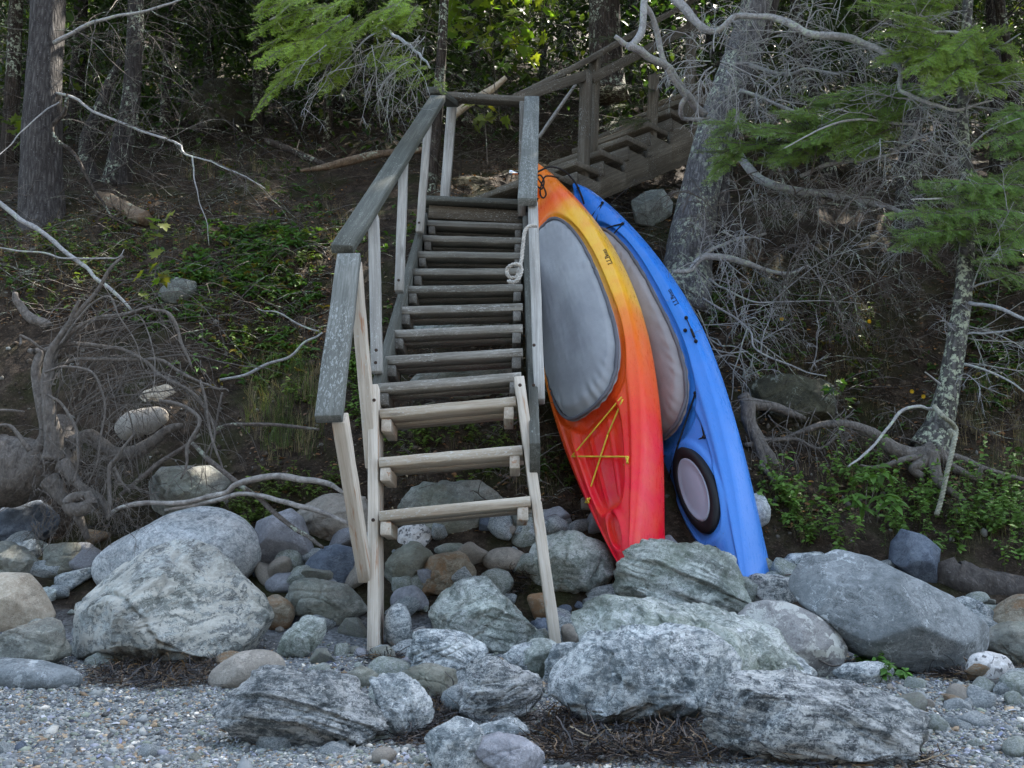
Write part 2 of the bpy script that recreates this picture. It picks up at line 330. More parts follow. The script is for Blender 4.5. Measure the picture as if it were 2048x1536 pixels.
LEAF = leaf_mat('leaf'); NEEDLE = leaf_mat('needle', 0.42, 0.55); DRY = leaf_mat('dry_leaf', 0.1, 0.8)
MAPLE = leaf_mat('leaf_thin', 0.55, 0.45)
m, nt, b = mat('pebbles'); a = nd(nt, 'ShaderNodeVertexColor', layer_name='Col').outputs['Color']
setc(nt, b, mixc(nt, 0.35, a, mixc(nt, noise(nt, coords(nt), 240, 3), (0.1, 0.1, 0.1), (0.9, 0.9, 0.9)), 'OVERLAY'), 0.7, 0.35); PEB = m
m, nt, b = mat('seaweed'); a = nd(nt, 'ShaderNodeVertexColor', layer_name='Col').outputs['Color']; setc(nt, b, a, 0.45, 0.5); WEED = m
def plain(name, c, rough=0.5, spec=0.5, metal=0.0, var=0.25, s=20):
    m, nt, b = mat(name); n = noise(nt, coords(nt), s, 4)
    setc(nt, b, mixc(nt, ramp(nt, n, [(0.3, 0.0), (0.7, 1.0)]), tuple(x * (1 - var) for x in c), tuple(min(1, x * (1 + var)) for x in c)), rough, spec)
    b.inputs['Metallic'].default_value = metal; bump(nt, b, n, 0.1, 0.003); return m
M_BLACK = plain('black_rubber', (0.009, 0.010, 0.012), 0.6, 0.25); M_CHROME = plain('chrome', (0.75, 0.75, 0.78), 0.15, 0.5, 1.0, 0.05)
M_YEL = plain('yellow_cord', (0.72, 0.52, 0.05), 0.6, 0.3); M_INK = plain('black_ink', (0.01, 0.01, 0.012), 0.5, 0.3)
M_ROPE = plain('rope_hemp', (0.42, 0.40, 0.36), 0.9, 0.2, 0.0, 0.35, 60); M_ROPEG = plain('rope_green_grey', (0.27, 0.27, 0.21), 0.9, 0.2, 0.0, 0.35, 60)
M_LID = plain('hatch_lid', (0.31, 0.36, 0.43), 0.42, 0.4, 0.0, 0.05, 8)
# terrain: gravel below, forest soil above
m, nt, b = mat('ground'); geo = nd(nt, 'ShaderNodeNewGeometry'); sep = nd(nt, 'ShaderNodeSeparateXYZ', {0: geo.outputs['Position']})
v = coords(nt, rnd=False); n = noise(nt, v, 2.5, 5); n2 = noise(nt, v, 14, 6, 0.7); n3 = noise(nt, v, 75, 4, 0.7)
soil = ramp(nt, n2, [(0.3, (0.012, 0.009, 0.006)), (0.5, (0.036, 0.026, 0.018)), (0.7, (0.09, 0.067, 0.048))])
soil = mixc(nt, ramp(nt, n3, [(0.56, 0.0), (0.68, 0.7)]), soil, (0.15, 0.105, 0.075))
soil = mixc(nt, ramp(nt, n, [(0.48, 0.0), (0.62, 0.75)]), soil, mixc(nt, n3, (0.010, 0.013, 0.004), (0.05, 0.054, 0.017)))
pv = vor(nt, v, 90, 'F1', 'Color'); grav = mixc(nt, pv, (0.06, 0.065, 0.07), (0.30, 0.31, 0.32))
f = mth(nt, 'ADD', sep.outputs['Y'], mth(nt, 'MULTIPLY', n, 0.8)); soilmask = mth(nt, 'MAXIMUM', ramp(nt, mth(nt, 'MULTIPLY', f, 0.1), [(0.405, 0.0), (0.43, 1.0)]), mth(nt, 'LESS_THAN', sep.outputs['Y'], -30.0))  # soil colour also covers the added hill behind the camera
setc(nt, b, mixc(nt, soilmask, grav, soil), 0.95, 0.15); bump(nt, b, mth(nt, 'ADD', n2, mth(nt, 'MULTIPLY', n3, 0.5)), 0.9, 0.04); GROUND = m
# ------------------------------------------------------------------ terrain
_kn = [(2.0, 1548), (2.35, 1463), (2.8, 1386), (3.3, 1326), (3.6, 1288), (4.0, 1205), (4.4, 1062), (4.8, 885), (5.4, 668), (5.9, 520), (6.4, 440), (7.0, 398), (8.0, 348), (10, 285), (15, 195), (25, 95), (45, 20)]
KY = np.array([-90, -60, -34, -14, 0, 1.2] + [k[0] for k in _kn] + [80.0])  # far slope behind the camera is added, unseen, to block low frontal sky
KZ = np.array([42, 25, -1.6, -1.6, -1.1, -0.88] + [float(P(1024, r, y).z) for y, r in _kn] + [62.0])
def ground_z(x, y):
    x = np.asarray(x, float); y = np.asarray(y, float)
    bankm = np.clip((y - 3.9) / 0.8, 0, 1) * np.clip((16 - y) / 6, 0, 1)
    wv = noise3(x * 0.7 + 5, y * 0.25, 0 * x, 3) * 0.16 + noise3(x * 2.1, y * 1.1, 0 * x, 4) * 0.07
    z = np.interp(y + wv * bankm, KY, KZ)
    z = z + bankm * (0.07 * noise3(x * 3.1, y * 3.1, 0 * x, 5) + 0.035 * noise3(x * 8, y * 8, 0 * x, 6) + 0.015 * noise3(x * 21, y * 21, 0 * x, 7))
    z = z + (1 - bankm) * (0.02 * noise3(x * 1.6, y * 1.6, 0 * x, 8) + 0.006 * noise3(x * 7, y * 7, 0 * x, 9))
    far = np.clip((y - 9) / 10, 0, 1); z = z + far * 1.1 * noise3(x * 0.22, y * 0.22, 0 * x, 10)
    # raised earth behind the kayaks
    z = z + 0.34 * np.exp(-((x - 0.55) / 0.4) ** 2 - ((y - 5.75) / 0.35) ** 2)
    # hollow under the right-hand bank
    z = z - 0.30 * np.exp(-((x - 2.05) / 0.42) ** 2 - ((y - 5.15) / 0.3) ** 2)
    return z
def axis(segs):
    out = [segs[0][0]]
    for a, b_, s in segs:
        n = max(1, int(round((b_ - a) / s))); out += list(a + (b_ - a) * np.arange(1, n + 1) / n)
    return np.array(out)
gx = axis([(-70, -20, 5), (-20, -8, 0.8), (-8, -3.6, 0.2), (-3.6, 3.6, 0.035), (3.6, 8, 0.2), (8, 20, 0.8), (20, 70, 5)])
gy = axis([(-95, -10, 4), (-10, 1.4, 0.5), (1.4, 7.5, 0.035), (7.5, 12, 0.12), (12, 25, 0.5), (25, 80, 3)])
X, Yg = np.meshgrid(gx, gy); Zg = ground_z(X, Yg)
V = np.stack([X, Yg, Zg], -1).reshape(-1, 3); idx = np.arange(len(V)).reshape(X.shape)
Q = np.stack([idx[:-1, :-1], idx[:-1, 1:], idx[1:, 1:], idx[1:, :-1]], -1).reshape(-1, 4)
tag(wobj('ground', V, [Q], GROUND, base=(0, 0, 0)), kind='structure')
# where each photo position meets the ground
_mx = np.arange(-160, 2220, 10.0); _my = np.arange(140, 1580, 10.0)
_ys = np.concatenate([np.arange(1.5, 7.5, 0.03), np.geomspace(7.5, 60, 80)])
_map = np.full((len(_my), len(_mx)), np.nan)
for j, yy in enumerate(_my):
    pts = PA(_mx[:, None], yy, _ys[None, :]); below = pts[..., 2] < ground_z(pts[..., 0], pts[..., 1])
    k = np.argmax(below, 1); _map[j] = np.where(below.any(1), _ys[k], 60.0)
def GY(px, py):
    px = np.asarray(px, float); py = np.asarray(py, float)
    a = np.clip((px - _mx[0]) / 10, 0, len(_mx) - 1.001); b_ = np.clip((py - _my[0]) / 10, 0, len(_my) - 1.001)
    i = a.astype(int); j = b_.astype(int); fa = a - i; fb = b_ - j
    return (_map[j, i] * (1 - fa) + _map[j, i + 1] * fa) * (1 - fb) + (_map[j + 1, i] * (1 - fa) + _map[j + 1, i + 1] * fa) * fb
def G(px, py):
    """points on the ground seen at the photo positions"""
    y = GY(px, py); q = PA(px, py, y); q[..., 2] = ground_z(q[..., 0], q[..., 1]); return q
def in_poly(poly, n, rng):
    p = np.asarray(poly, float); lo, hi = p.min(0), p.max(0); out = []
    while len(out) < n:
        q = lo + (hi - lo) * rng.random((n * 2, 2)); ins = np.zeros(len(q), bool); j = len(p) - 1
        for i in range(len(p)):
            c_ = ((p[i, 1] > q[:, 1]) != (p[j, 1] > q[:, 1])) & (q[:, 0] < (p[j, 0] - p[i, 0]) * (q[:, 1] - p[i, 1]) / (p[j, 1] - p[i, 1] + 1e-9) + p[i, 0]); ins ^= c_; j = i
        out += list(q[ins])
    return np.array(out[:n])
# ------------------------------------------------------------------ the wooden stairs
def beam_geo(L, wd, th, ch=0.0026, seg=10, warp=0.0006, seed=0):
    rng = np.random.default_rng(seed); ch = min(ch, wd * 0.2, th * 0.2); a, b_ = wd / 2, th / 2
    sec = np.array([(-a + ch, -b_), (a - ch, -b_), (a, -b_ + ch), (a, b_ - ch), (a - ch, b_), (-a + ch, b_), (-a, b_ - ch), (-a, -b_ + ch)])
    xs = np.concatenate([[0, min(ch, L * .1)], np.linspace(0, L, seg + 1)[1:-1], [L - min(ch, L * .1), L]]); n = len(xs)
    V = np.zeros((n, 8, 3)); V[:, :, 0] = xs[:, None]; V[:, :, 1:] = sec
    V[0, :, 1:] *= 1 - 2 * ch / max(wd, th); V[-1, :, 1:] *= 1 - 2 * ch / max(wd, th)
    V[:, :, 1:] += rng.normal(0, warp, (n, 1, 2)); V[:, :, 1:] += rng.normal(0, warp * .5, (n, 8, 2))
    V[0, :, 0] += rng.normal(0, warp, 8); V[-1, :, 0] += rng.normal(0, warp, 8)
    idx = np.arange(n * 8).reshape(n, 8); q = np.stack([idx[:-1], np.roll(idx[:-1], -1, 1), np.roll(idx[1:], -1, 1), idx[1:]], -1).reshape(-1, 4)
    return V.reshape(-1, 3), q, np.array([idx[0, ::-1], idx[-1]])
_bs = [0]
def beam(name, A, B, side, wd, th, m, parent, oy=0.0, oz=0.0, boards=None, label=None):
    """a board from A to B; `side` is the direction of its width; A and B run along the middle of the face, shifted by oy, oz"""
    A = Vector(A); B = Vector(B); x = (B - A); L = x.length; x.normalize(); s = Vector(side); y = (s - x * s.dot(x)).normalized(); z = x.cross(y)
    Vs, Qs, Ns, off = [], [], [], 0
    for (by, bw) in (boards or [(0.0, wd)]):
        _bs[0] += 1; V, q, e = beam_geo(L, bw, th, seed=_bs[0]); V[:, 1] += by
        Vs.append(V); Qs.append(q + off); Ns.append(e + off); off += len(V)
    V = np.concatenate(Vs); V[:, 1] += oy; V[:, 2] += oz
    me = mesh_np(name, V, [np.concatenate(Qs), np.concatenate(Ns)], m, False)
    mw = Matrix(((x.x, y.x, z.x, A.x), (x.y, y.y, z.y, A.y), (x.z, y.z, z.z, A.z), (0, 0, 0, 1)))
    o = place(name, me, parent, mw)
    if label: o['label'] = label
    return o
UP = Vector((0, 0, 1)); XX = Vector((1, 0, 0)); BACK = Vector((0, 1, 0))
stairs = thing('beach_stairs', 'weathered wooden stairs with handrails climbing from the rocks up the bank', 'stairs', P(900, 1312, 3.5))
TR = [((757, 1022), (1060, 992), 3.50), ((757, 915), (1044, 890), 3.58), ((759, 818), (1031, 793), 3.66),
      ((754, 767), (1042, 744), 3.74), ((770, 712), (1045, 696), 3.97), ((786, 660), (1045, 648), 4.20), ((800, 613), (1045, 606), 4.42), ((815, 572), (1045, 568), 4.65),
      ((825, 537), (1045, 536), 4.87), ((835, 502), (1045, 505), 5.09), ((846, 470), (1045, 475), 5.31), ((855, 440), (1045, 447), 5.52)]
for i, (l, r, Y) in enumerate(TR):
    A, B = P(l[0], l[1], Y), P(r[0], r[1], Y - 0.01)
    tilt = 0.10 if i < 3 else 0.05
    back = Vector((0, 1, -tilt)).normalized()
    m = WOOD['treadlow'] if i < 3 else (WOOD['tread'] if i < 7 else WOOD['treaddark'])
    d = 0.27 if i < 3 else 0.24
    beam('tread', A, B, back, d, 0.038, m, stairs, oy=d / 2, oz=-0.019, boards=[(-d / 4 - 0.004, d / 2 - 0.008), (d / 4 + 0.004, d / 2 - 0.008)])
    for s, E in ((1, A), (-1, B)):
        e = E + XX * (s * 0.028) + back * 0.0 - UP * 0.066
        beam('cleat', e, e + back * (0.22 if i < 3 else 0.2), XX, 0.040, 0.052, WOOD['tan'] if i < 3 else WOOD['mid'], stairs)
def stringer(a, Ya, b_, Yb, m, d, wd=0.040):
    A, B = P(*a, Ya), P(*b_, Yb); x = (B - A).normalized()
    dv = XX.cross(x); dv = dv if dv.y > 0 else -dv
    return beam('stringer', A, B, XX, wd, d, m, stairs, oz=(d / 2) * (1 if x.cross((XX - x * x.x).normalized()).dot(dv) > 0 else -1))
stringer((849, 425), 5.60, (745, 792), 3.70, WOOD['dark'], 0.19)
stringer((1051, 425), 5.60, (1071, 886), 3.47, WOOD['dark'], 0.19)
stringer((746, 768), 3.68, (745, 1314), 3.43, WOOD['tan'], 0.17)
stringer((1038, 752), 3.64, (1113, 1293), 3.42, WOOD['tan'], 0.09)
# handrails: two lengths on the left, one on the right
def rail(a, Ya, b_, Yb, wd, m, th=0.040):
    A, B = P(*a, Ya), P(*b_, Yb)
    return beam('handrail', A, B, XX, wd, th, m, stairs, oz=(-th / 2 if (B - A).normalized().cross(XX).z > 0 else th / 2))
def railx(a, Ya, b_, Yb, wd, m, th=0.040, side=None):
    A, B = P(*a, Ya), P(*b_, Yb); s = side or XX; x = (B - A).normalized(); y = (Vector(s) - x * Vector(s).dot(x)).normalized(); z = x.cross(y)
    return beam('handrail', A, B, s, wd, th, m, stairs, oz=-th / 2 if z.z > 0 else th / 2)
railx((876, 190), 5.22, (683, 490), 3.52, 0.092, WOOD['railtop'])
railx((697, 506), 3.50, (655, 831), 3.06, 0.092, WOOD['rail'], 0.042)
railx((1064, 192), 5.35, (1055, 396), 4.05, 0.092, WOOD['rail'])
def post(a, Ya, b_, Yb, wd, d, m, label=None, name='post'):
    A, B = P(*a, Ya), P(*b_, Yb)
    return beam(name, A, B, XX, wd, d, m, stairs, oz=(d / 2 if (B - A).normalized().cross(XX).y > 0 else -d / 2), label=label)
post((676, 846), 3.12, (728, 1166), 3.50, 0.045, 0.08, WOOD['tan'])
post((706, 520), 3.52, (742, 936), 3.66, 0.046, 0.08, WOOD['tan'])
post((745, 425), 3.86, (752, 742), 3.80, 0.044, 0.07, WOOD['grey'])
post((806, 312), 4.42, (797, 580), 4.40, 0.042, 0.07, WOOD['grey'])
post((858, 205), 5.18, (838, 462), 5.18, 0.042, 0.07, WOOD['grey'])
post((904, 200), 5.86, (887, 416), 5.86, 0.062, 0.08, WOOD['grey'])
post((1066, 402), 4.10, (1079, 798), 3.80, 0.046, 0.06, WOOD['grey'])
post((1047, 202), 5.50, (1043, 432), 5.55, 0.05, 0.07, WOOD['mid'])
# landing
for i in range(5):
    Y = 5.70 + i * 0.155
    zz = P(950, 409, 5.70).z - 0.002 * i
    xl, xr = P(848, 408, 5.70).x, P(1062, 420, 5.70).x
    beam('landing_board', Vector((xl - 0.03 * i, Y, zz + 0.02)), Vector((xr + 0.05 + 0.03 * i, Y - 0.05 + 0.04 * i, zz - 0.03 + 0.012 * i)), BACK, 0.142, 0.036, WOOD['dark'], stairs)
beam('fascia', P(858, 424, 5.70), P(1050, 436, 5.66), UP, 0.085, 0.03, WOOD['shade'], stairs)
beam('landing_rail', P(893, 194, 5.84), P(1056, 205, 5.60), BACK, 0.085, 0.042, WOOD['shade'], stairs)
beam('landing_rail', P(866, 180, 5.24), P(905, 208, 5.82), XX, 0.085, 0.04, WOOD['dark'], stairs)
# second flight, turning to the right up the hill
st2 = thing('upper_stairs', 'short dim flight of wooden steps turning uphill behind the kayaks', 'stairs', P(1170, 370, 6.1))
CN = [P(1098, 352, 5.82), P(1151, 330, 6.02), P(1203, 309, 6.22), P(1254, 280, 6.44), P(1297, 252, 6.67), P(1341, 225, 6.92), P(1386, 197, 7.18), P(1432, 168, 7.45)]
fl = (CN[-1] - CN[0]); fl.z = 0; fl.normalize(); lat = Vector((-fl.y, fl.x, 0))
for i, c_ in enumerate(CN):
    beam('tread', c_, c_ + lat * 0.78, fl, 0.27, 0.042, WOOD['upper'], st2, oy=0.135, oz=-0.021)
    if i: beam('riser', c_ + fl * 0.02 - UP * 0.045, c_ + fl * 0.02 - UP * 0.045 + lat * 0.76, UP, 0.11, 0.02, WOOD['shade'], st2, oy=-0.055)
def sawtooth(off, m):
    o = CN[0]; prof = []
    for i in range(len(CN) - 1):
        s0 = (CN[i] - o).dot(fl); s1 = (CN[i + 1] - o).dot(fl); z0 = CN[i].z - o.z - 0.044
        prof += [(s0 + 0.015, z0), (s1 + 0.012, z0)]
    s_end = prof[-1][0]; zl = prof[-1][1]
    bot = [(s_end, zl - 0.30), (prof[0][0] - 0.02, prof[0][1] - 0.28)]
    top = [(a, b_) for a, b_ in prof]
    # strip of quads between the stepped top and the straight lower edge
    V = []; Qd = []
    def low(s): t = (s - bot[1][0]) / (bot[0][0] - bot[1][0]); return bot[1][1] + t * (bot[0][1] - bot[1][1])
    for th in (0.0, 0.042):
        for s, z in top: V += [o + fl * s + UP * z + lat * (off + th), o + fl * s + UP * low(s) + lat * (off + th)]
    n = len(top)
    for i in range(n - 1):
        a = 2 * i; b_ = 2 * n + a
        Qd += [(a, a + 1, a + 3, a + 2), (b_, b_ + 2, b_ + 3, b_ + 1), (a, a + 2, b_ + 2, b_), (a + 1, b_ + 1, b_ + 3, a + 3)]
    Qd += [(0, 2 * n, 2 * n + 1, 1), (2 * n - 2, 2 * n - 1, 4 * n - 1, 4 * n - 2)]
    V = np.array([tuple(q) for q in V])
    x = fl + UP * 0.55; x.normalize(); y = lat; z = x.cross(y)
    mw = Matrix(((x.x, y.x, z.x, o.x), (x.y, y.y, z.y, o.y), (x.z, y.z, z.z, o.z), (0, 0, 0, 1)))
    Rm = np.array(mw.to_3x3()); me = mesh_np('stringer', (V - np.array(o)) @ Rm, [np.array(Qd)], m, False)
    place('stringer', me, st2, mw)
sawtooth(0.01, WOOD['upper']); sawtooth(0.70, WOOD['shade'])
def post2(a, Ya, b_, wd, m, d=0.07):
    A = P(*a, Ya); B = P(*b_, Ya); return beam('post', A, B, fl, wd, d, m, st2)
post2((1172, 148), 6.18, (1166, 372), 0.062, WOOD['shade'])
post2((1191, 116), 6.36, (1184, 312), 0.05, WOOD['upper'])
post2((1308, 150), 6.80, (1302, 304), 0.055, WOOD['upper'])
post2((1384, 20), 7.2, (1378, 240), 0.06, WOOD['shade'])
def rail2(a, Ya, b_, Yb, wd=0.09, th=0.04, m='shade', side=None):
    beam('handrail', P(*a, Ya), P(*b_, Yb), side or lat, wd, th, WOOD[m], st2)
rail2((1034, 196), 5.62, (1176, 150), 6.20, 0.07, 0.05, 'shade', UP)
rail2((1040, 190), 5.70, (1196, 110), 6.38)
rail2((1190, 112), 6.36, (1390, -2), 7.35); rail2((1182, 158), 6.25, (1385, 52), 7.25, 0.07, 0.04, 'shade', UP)
# bolts holding the posts and treads
def bolt(p, toward=(0, -1, 0), r=0.0075):
    import bmesh
    bm = bmesh.new(); bmesh.ops.create_cone(bm, cap_ends=True, segments=12, radius1=r, radius2=r * .75, depth=r * .7); me = bpy.data.meshes.new('bolt'); bm.to_mesh(me); bm.free(); me.materials.append(M_RUST)
    q = Vector(toward).to_track_quat('Z', 'Y'); place('bolt', me, stairs, Matrix.Translation(Vector(p)) @ q.to_matrix().to_4x4())
M_RUST = plain('rusty_iron', (0.06, 0.04, 0.03), 0.7, 0.4, 0.4)
for px_, py_, Y_ in [(1067, 770, 3.795), (1068, 690, 3.855), (752, 700, 3.79), (751, 725, 3.785), (797, 560, 4.39), (838, 445, 5.17), (1040, 770, 3.61), (748, 800, 3.645), (1085, 1000, 3.50), (746, 1040, 3.54)]:
    bolt(P(px_, py_, Y_ - .012))
# ------------------------------------------------------------------ kayaks
def sstep(a, b_, x): t = np.clip((x - a) / (b_ - a), 0, 1); return t * t * (3 - 2 * t)
class Kayak:
    def __init__(s, par, kind):
        bx, by, Yb, tx, ty, Yt, roll, bm, dep, rk, e1, e2, crown = par
        s.kind = kind
        A = np.array(P(bx, by, Yb)); B = np.array(P(tx, ty, Yt)); T = B - A; L = np.linalg.norm(T); T /= L
        v = np.array([0, -1, 0.0]); n0 = v - T * (v @ T); n0 /= np.linalg.norm(n0); w0 = np.cross(n0, T)
        if w0[0] < 0: w0 = -w0
        N = n0 * np.cos(roll) - w0 * np.sin(roll); W = w0 * np.cos(roll) + n0 * np.sin(roll)
        s.A, s.T, s.N, s.W, s.L = A, T, N, W, L; s.bm, s.dep, s.rk, s.e1, s.e2, s.crown = bm, dep, rk, e1, e2, crown
        hand = np.cross(T, W) @ N                       # +1 when T, W, N is right-handed
        s.hand = hand
        s.mw = Matrix(((T[0], W[0], N[0], A[0]), (T[1], W[1], N[1], A[1]), (T[2], W[2], N[2], A[2]), (0, 0, 0, 1)))
        if hand < 0:
            s.mw = Matrix(((T[0], -W[0], N[0], A[0]), (T[1], -W[1], N[1], A[1]), (T[2], -W[2], N[2], A[2]), (0, 0, 0, 1)))
    def half(s, t): k = np.abs(2 * t - 1); return s.bm * np.clip(1 - k ** s.e1, 0, 1) ** s.e2 + 0.012
    def sheer(s, t): return s.rk * np.abs(2 * t - 1) ** 2.2
    def cock(s, t, w):
        """egg-shaped distance from the middle of the cockpit, 1 on its rim"""
        x = (t - s.c0) * s.L / s.cl; wid = s.cw * (1 - s.egg * x)
        return (np.abs(x) ** 2.6 + np.abs(w / np.maximum(wid, 0.02)) ** 2.4) ** (1 / 2.5)
    def deck(s, t, a):
        """height of the deck above the chord line at station t, a = -1..1 across"""
        b_ = s.half(t); w = a * b_; k = np.abs(2 * t - 1)
        h = s.sheer(t) + s.crown * (1 - 0.5 * k ** 2) * (1 - np.abs(a) ** 2.6) * np.clip(b_ / 0.12, 0.25, 1)
        rho = s.cock(t, w)
        h = h - 0.028 * (1 - sstep(1.13, 1.19, rho)) + 0.030 * (1 - sstep(1.0, 1.04, rho))
        for f in s.feat: h = h + f(t, w, a)
        return h
    def loc(s, t, w, h): return np.stack([t * s.L + 0 * w, w * s.hand, h + 0 * w], -1)
    def world(s, l): l = np.asarray(l, float); return s.A + l[..., :1] * s.T + l[..., 1:2] * s.hand * s.W + l[..., 2:3] * s.N
    def hull_mesh(s, nt_=260, ma=121, mh=36):
        t = np.linspace(0, 1, nt_); t = 0.5 - 0.5 * np.cos(np.pi * t) * (0.35 * np.abs(np.cos(np.pi * t)) + 0.65); t = np.clip(t, 0, 1); t[0] = 0; t[-1] = 1
        a = np.linspace(-1, 1, ma); Tt, Aa = np.meshgrid(t, a, indexing='ij'); b_ = s.half(Tt)
        Dk = s.loc(Tt, Aa * b_, s.deck(Tt, Aa))
        s.grid_t, s.grid_a = Tt, Aa; s.grid_w = s.world(Dk); s.grid_px = proj(s.grid_w)
        # hull section: sheer -> side -> chine -> keel -> other side
        u = np.linspace(0, np.pi, mh + 2)[1:-1]; k = np.abs(2 * t - 1)
        d = s.dep * (1 - 0.35 * k ** 3) + 0.11 * np.exp(-t / 0.09)
        cw_ = np.sign(np.cos(u)) * np.abs(np.cos(u)) ** 0.62; ch = -np.sin(u) ** 0.72
        hb = s.half(t)
        Hw = hb[:, None] * cw_[None, :] * (1 + 0.035 * np.sin(u)[None, :] * (np.abs(cw_) > .9)); Hh = s.sheer(t)[:, None] + d[:, None] * ch[None, :]
        Hl = s.loc(np.repeat(t[:, None], len(u), 1), Hw, Hh)
        V = np.concatenate([Dk, Hl], 1); n, m_ = V.shape[:2]; idx = np.arange(n * m_).reshape(n, m_)
        q = np.stack([idx[:-1], np.roll(idx[:-1], -1, 1), np.roll(idx[1:], -1, 1), idx[1:]], -1).reshape(-1, 4)
        if s.hand > 0: pass
        else: q = q[:, ::-1]
        return V.reshape(-1, 3), [q, np.array([idx[0], idx[-1, ::-1]])]
    def at(s, px, py):
        """deck point under a photo position -> (world point, normal, t, a)"""
        d = ((s.grid_px - np.array([px, py])) ** 2).sum(-1); i, j = np.unravel_index(np.argmin(d), d.shape)
        i1, i0 = min(i + 1, d.shape[0] - 1), max(i - 1, 0); j1, j0 = min(j + 1, d.shape[1] - 1), max(j - 1, 0)
        n = np.cross(s.grid_w[i1, j] - s.grid_w[i0, j], s.grid_w[i, j1] - s.grid_w[i, j0]); n /= np.linalg.norm(n)
        if n @ s.N < 0: n = -n
        return s.grid_w[i, j], n, s.grid_t[i, j], s.grid_a[i, j]
    def row_t(s, rows):
        t = np.linspace(0, 1, 200); p = proj(s.world(s.loc(t, 0 * t, s.sheer(t) + 0.05)))[:, 1]; return np.interp(rows, p[::-1], t[::-1])
def bumpf(t0, lt, w0, lw, d, soft=0.25, p=2.6):
    def f(t, w, a, L=3.0):
        r = ((np.abs(t - t0) * L / lt) ** p + (np.abs(w - w0) / lw) ** p) ** (1 / p)
        return d * (1 - sstep(1 - soft, 1.0, r))
    return f
def kayak_material(name, stops, rot, tint, gloss=0.2):
    m, nt, b = mat(name); tc = nd(nt, 'ShaderNodeTexCoord').outputs['Object']; sx = nd(nt, 'ShaderNodeSeparateXYZ', {0: tc})
    nz = noise(nt, tc, 5.0, 4, 0.6); nf = noise(nt, nd(nt, 'ShaderNodeMapping', {'Vector': tc, 'Scale': (0.25, 1, 1)}).outputs[0], 60, 5, 0.7)
    x = mth(nt, 'ADD', mth(nt, 'DIVIDE', sx.outputs['X'], 3.0), mth(nt, 'MULTIPLY', mth(nt, 'SUBTRACT', nz, 0.5), 0.10))
    x = mth(nt, 'ADD', x, mth(nt, 'MULTIPLY', sx.outputs['Y'], rot))
    c = ramp(nt, x, stops)
    c = mixc(nt, ramp(nt, noise(nt, tc, 9, 5, 0.65), [(0.42, 0.0), (0.75, 0.35)]), c, tint)
    scr = ramp(nt, noise(nt, nd(nt, 'ShaderNodeMapping', {'Vector': tc, 'Scale': (0.4, 3, 3), 'Rotation': (0.2, 0.1, 0.5)}).outputs[0], 38, 6, 0.8), [(0.68, 0.0), (0.72, 1.0)])
    c = mixc(nt, mth(nt, 'MULTIPLY', scr, 0.2), c, (0.7, 0.7, 0.7))
    dirt = ramp(nt, noise(nt, tc, 190, 3, 0.6), [(0.665, 0.0), (0.70, 1.0)]); c = mixc(nt, mth(nt, 'MULTIPLY', dirt, 0.6), c, (0.05, 0.04, 0.03))
    setc(nt, b, c, ramp(nt, nf, [(0.3, gloss), (0.7, gloss + 0.22)]), 0.28)
    bump(nt, b, mth(nt, 'ADD', mth(nt, 'MULTIPLY', nf, 0.25), noise(nt, tc, 6, 2)), 0.12, 0.01)
    return m
def cover_material(name, c1, c2):
    m, nt, b = mat(name); tc = nd(nt, 'ShaderNodeTexCoord').outputs['Object']
    n = noise(nt, tc, 3.5, 5, 0.6); wv = noise(nt, tc, 420, 2, 0.6)
    c = mixc(nt, ramp(nt, n, [(0.35, 0.0), (0.65, 1.0)]), c1, c2); c = mixc(nt, mth(nt, 'MULTIPLY', wv, 0.25), c, (0.5, 0.5, 0.5))
    setc(nt, b, c, 0.75, 0.3); bump(nt, b, mth(nt, 'ADD', n, mth(nt, 'MULTIPLY', wv, 0.12)), 0.25, 0.02); return m
M_COVER1 = cover_material('cover_grey', (0.20, 0.21, 0.23), (0.29, 0.305, 0.32)); M_COVER2 = cover_material('cover_mauve', (0.19, 0.165, 0.165), (0.28, 0.245, 0.24))
M_TRIM = cover_material('cover_trim', (0.035, 0.035, 0.05), (0.07, 0.068, 0.085))
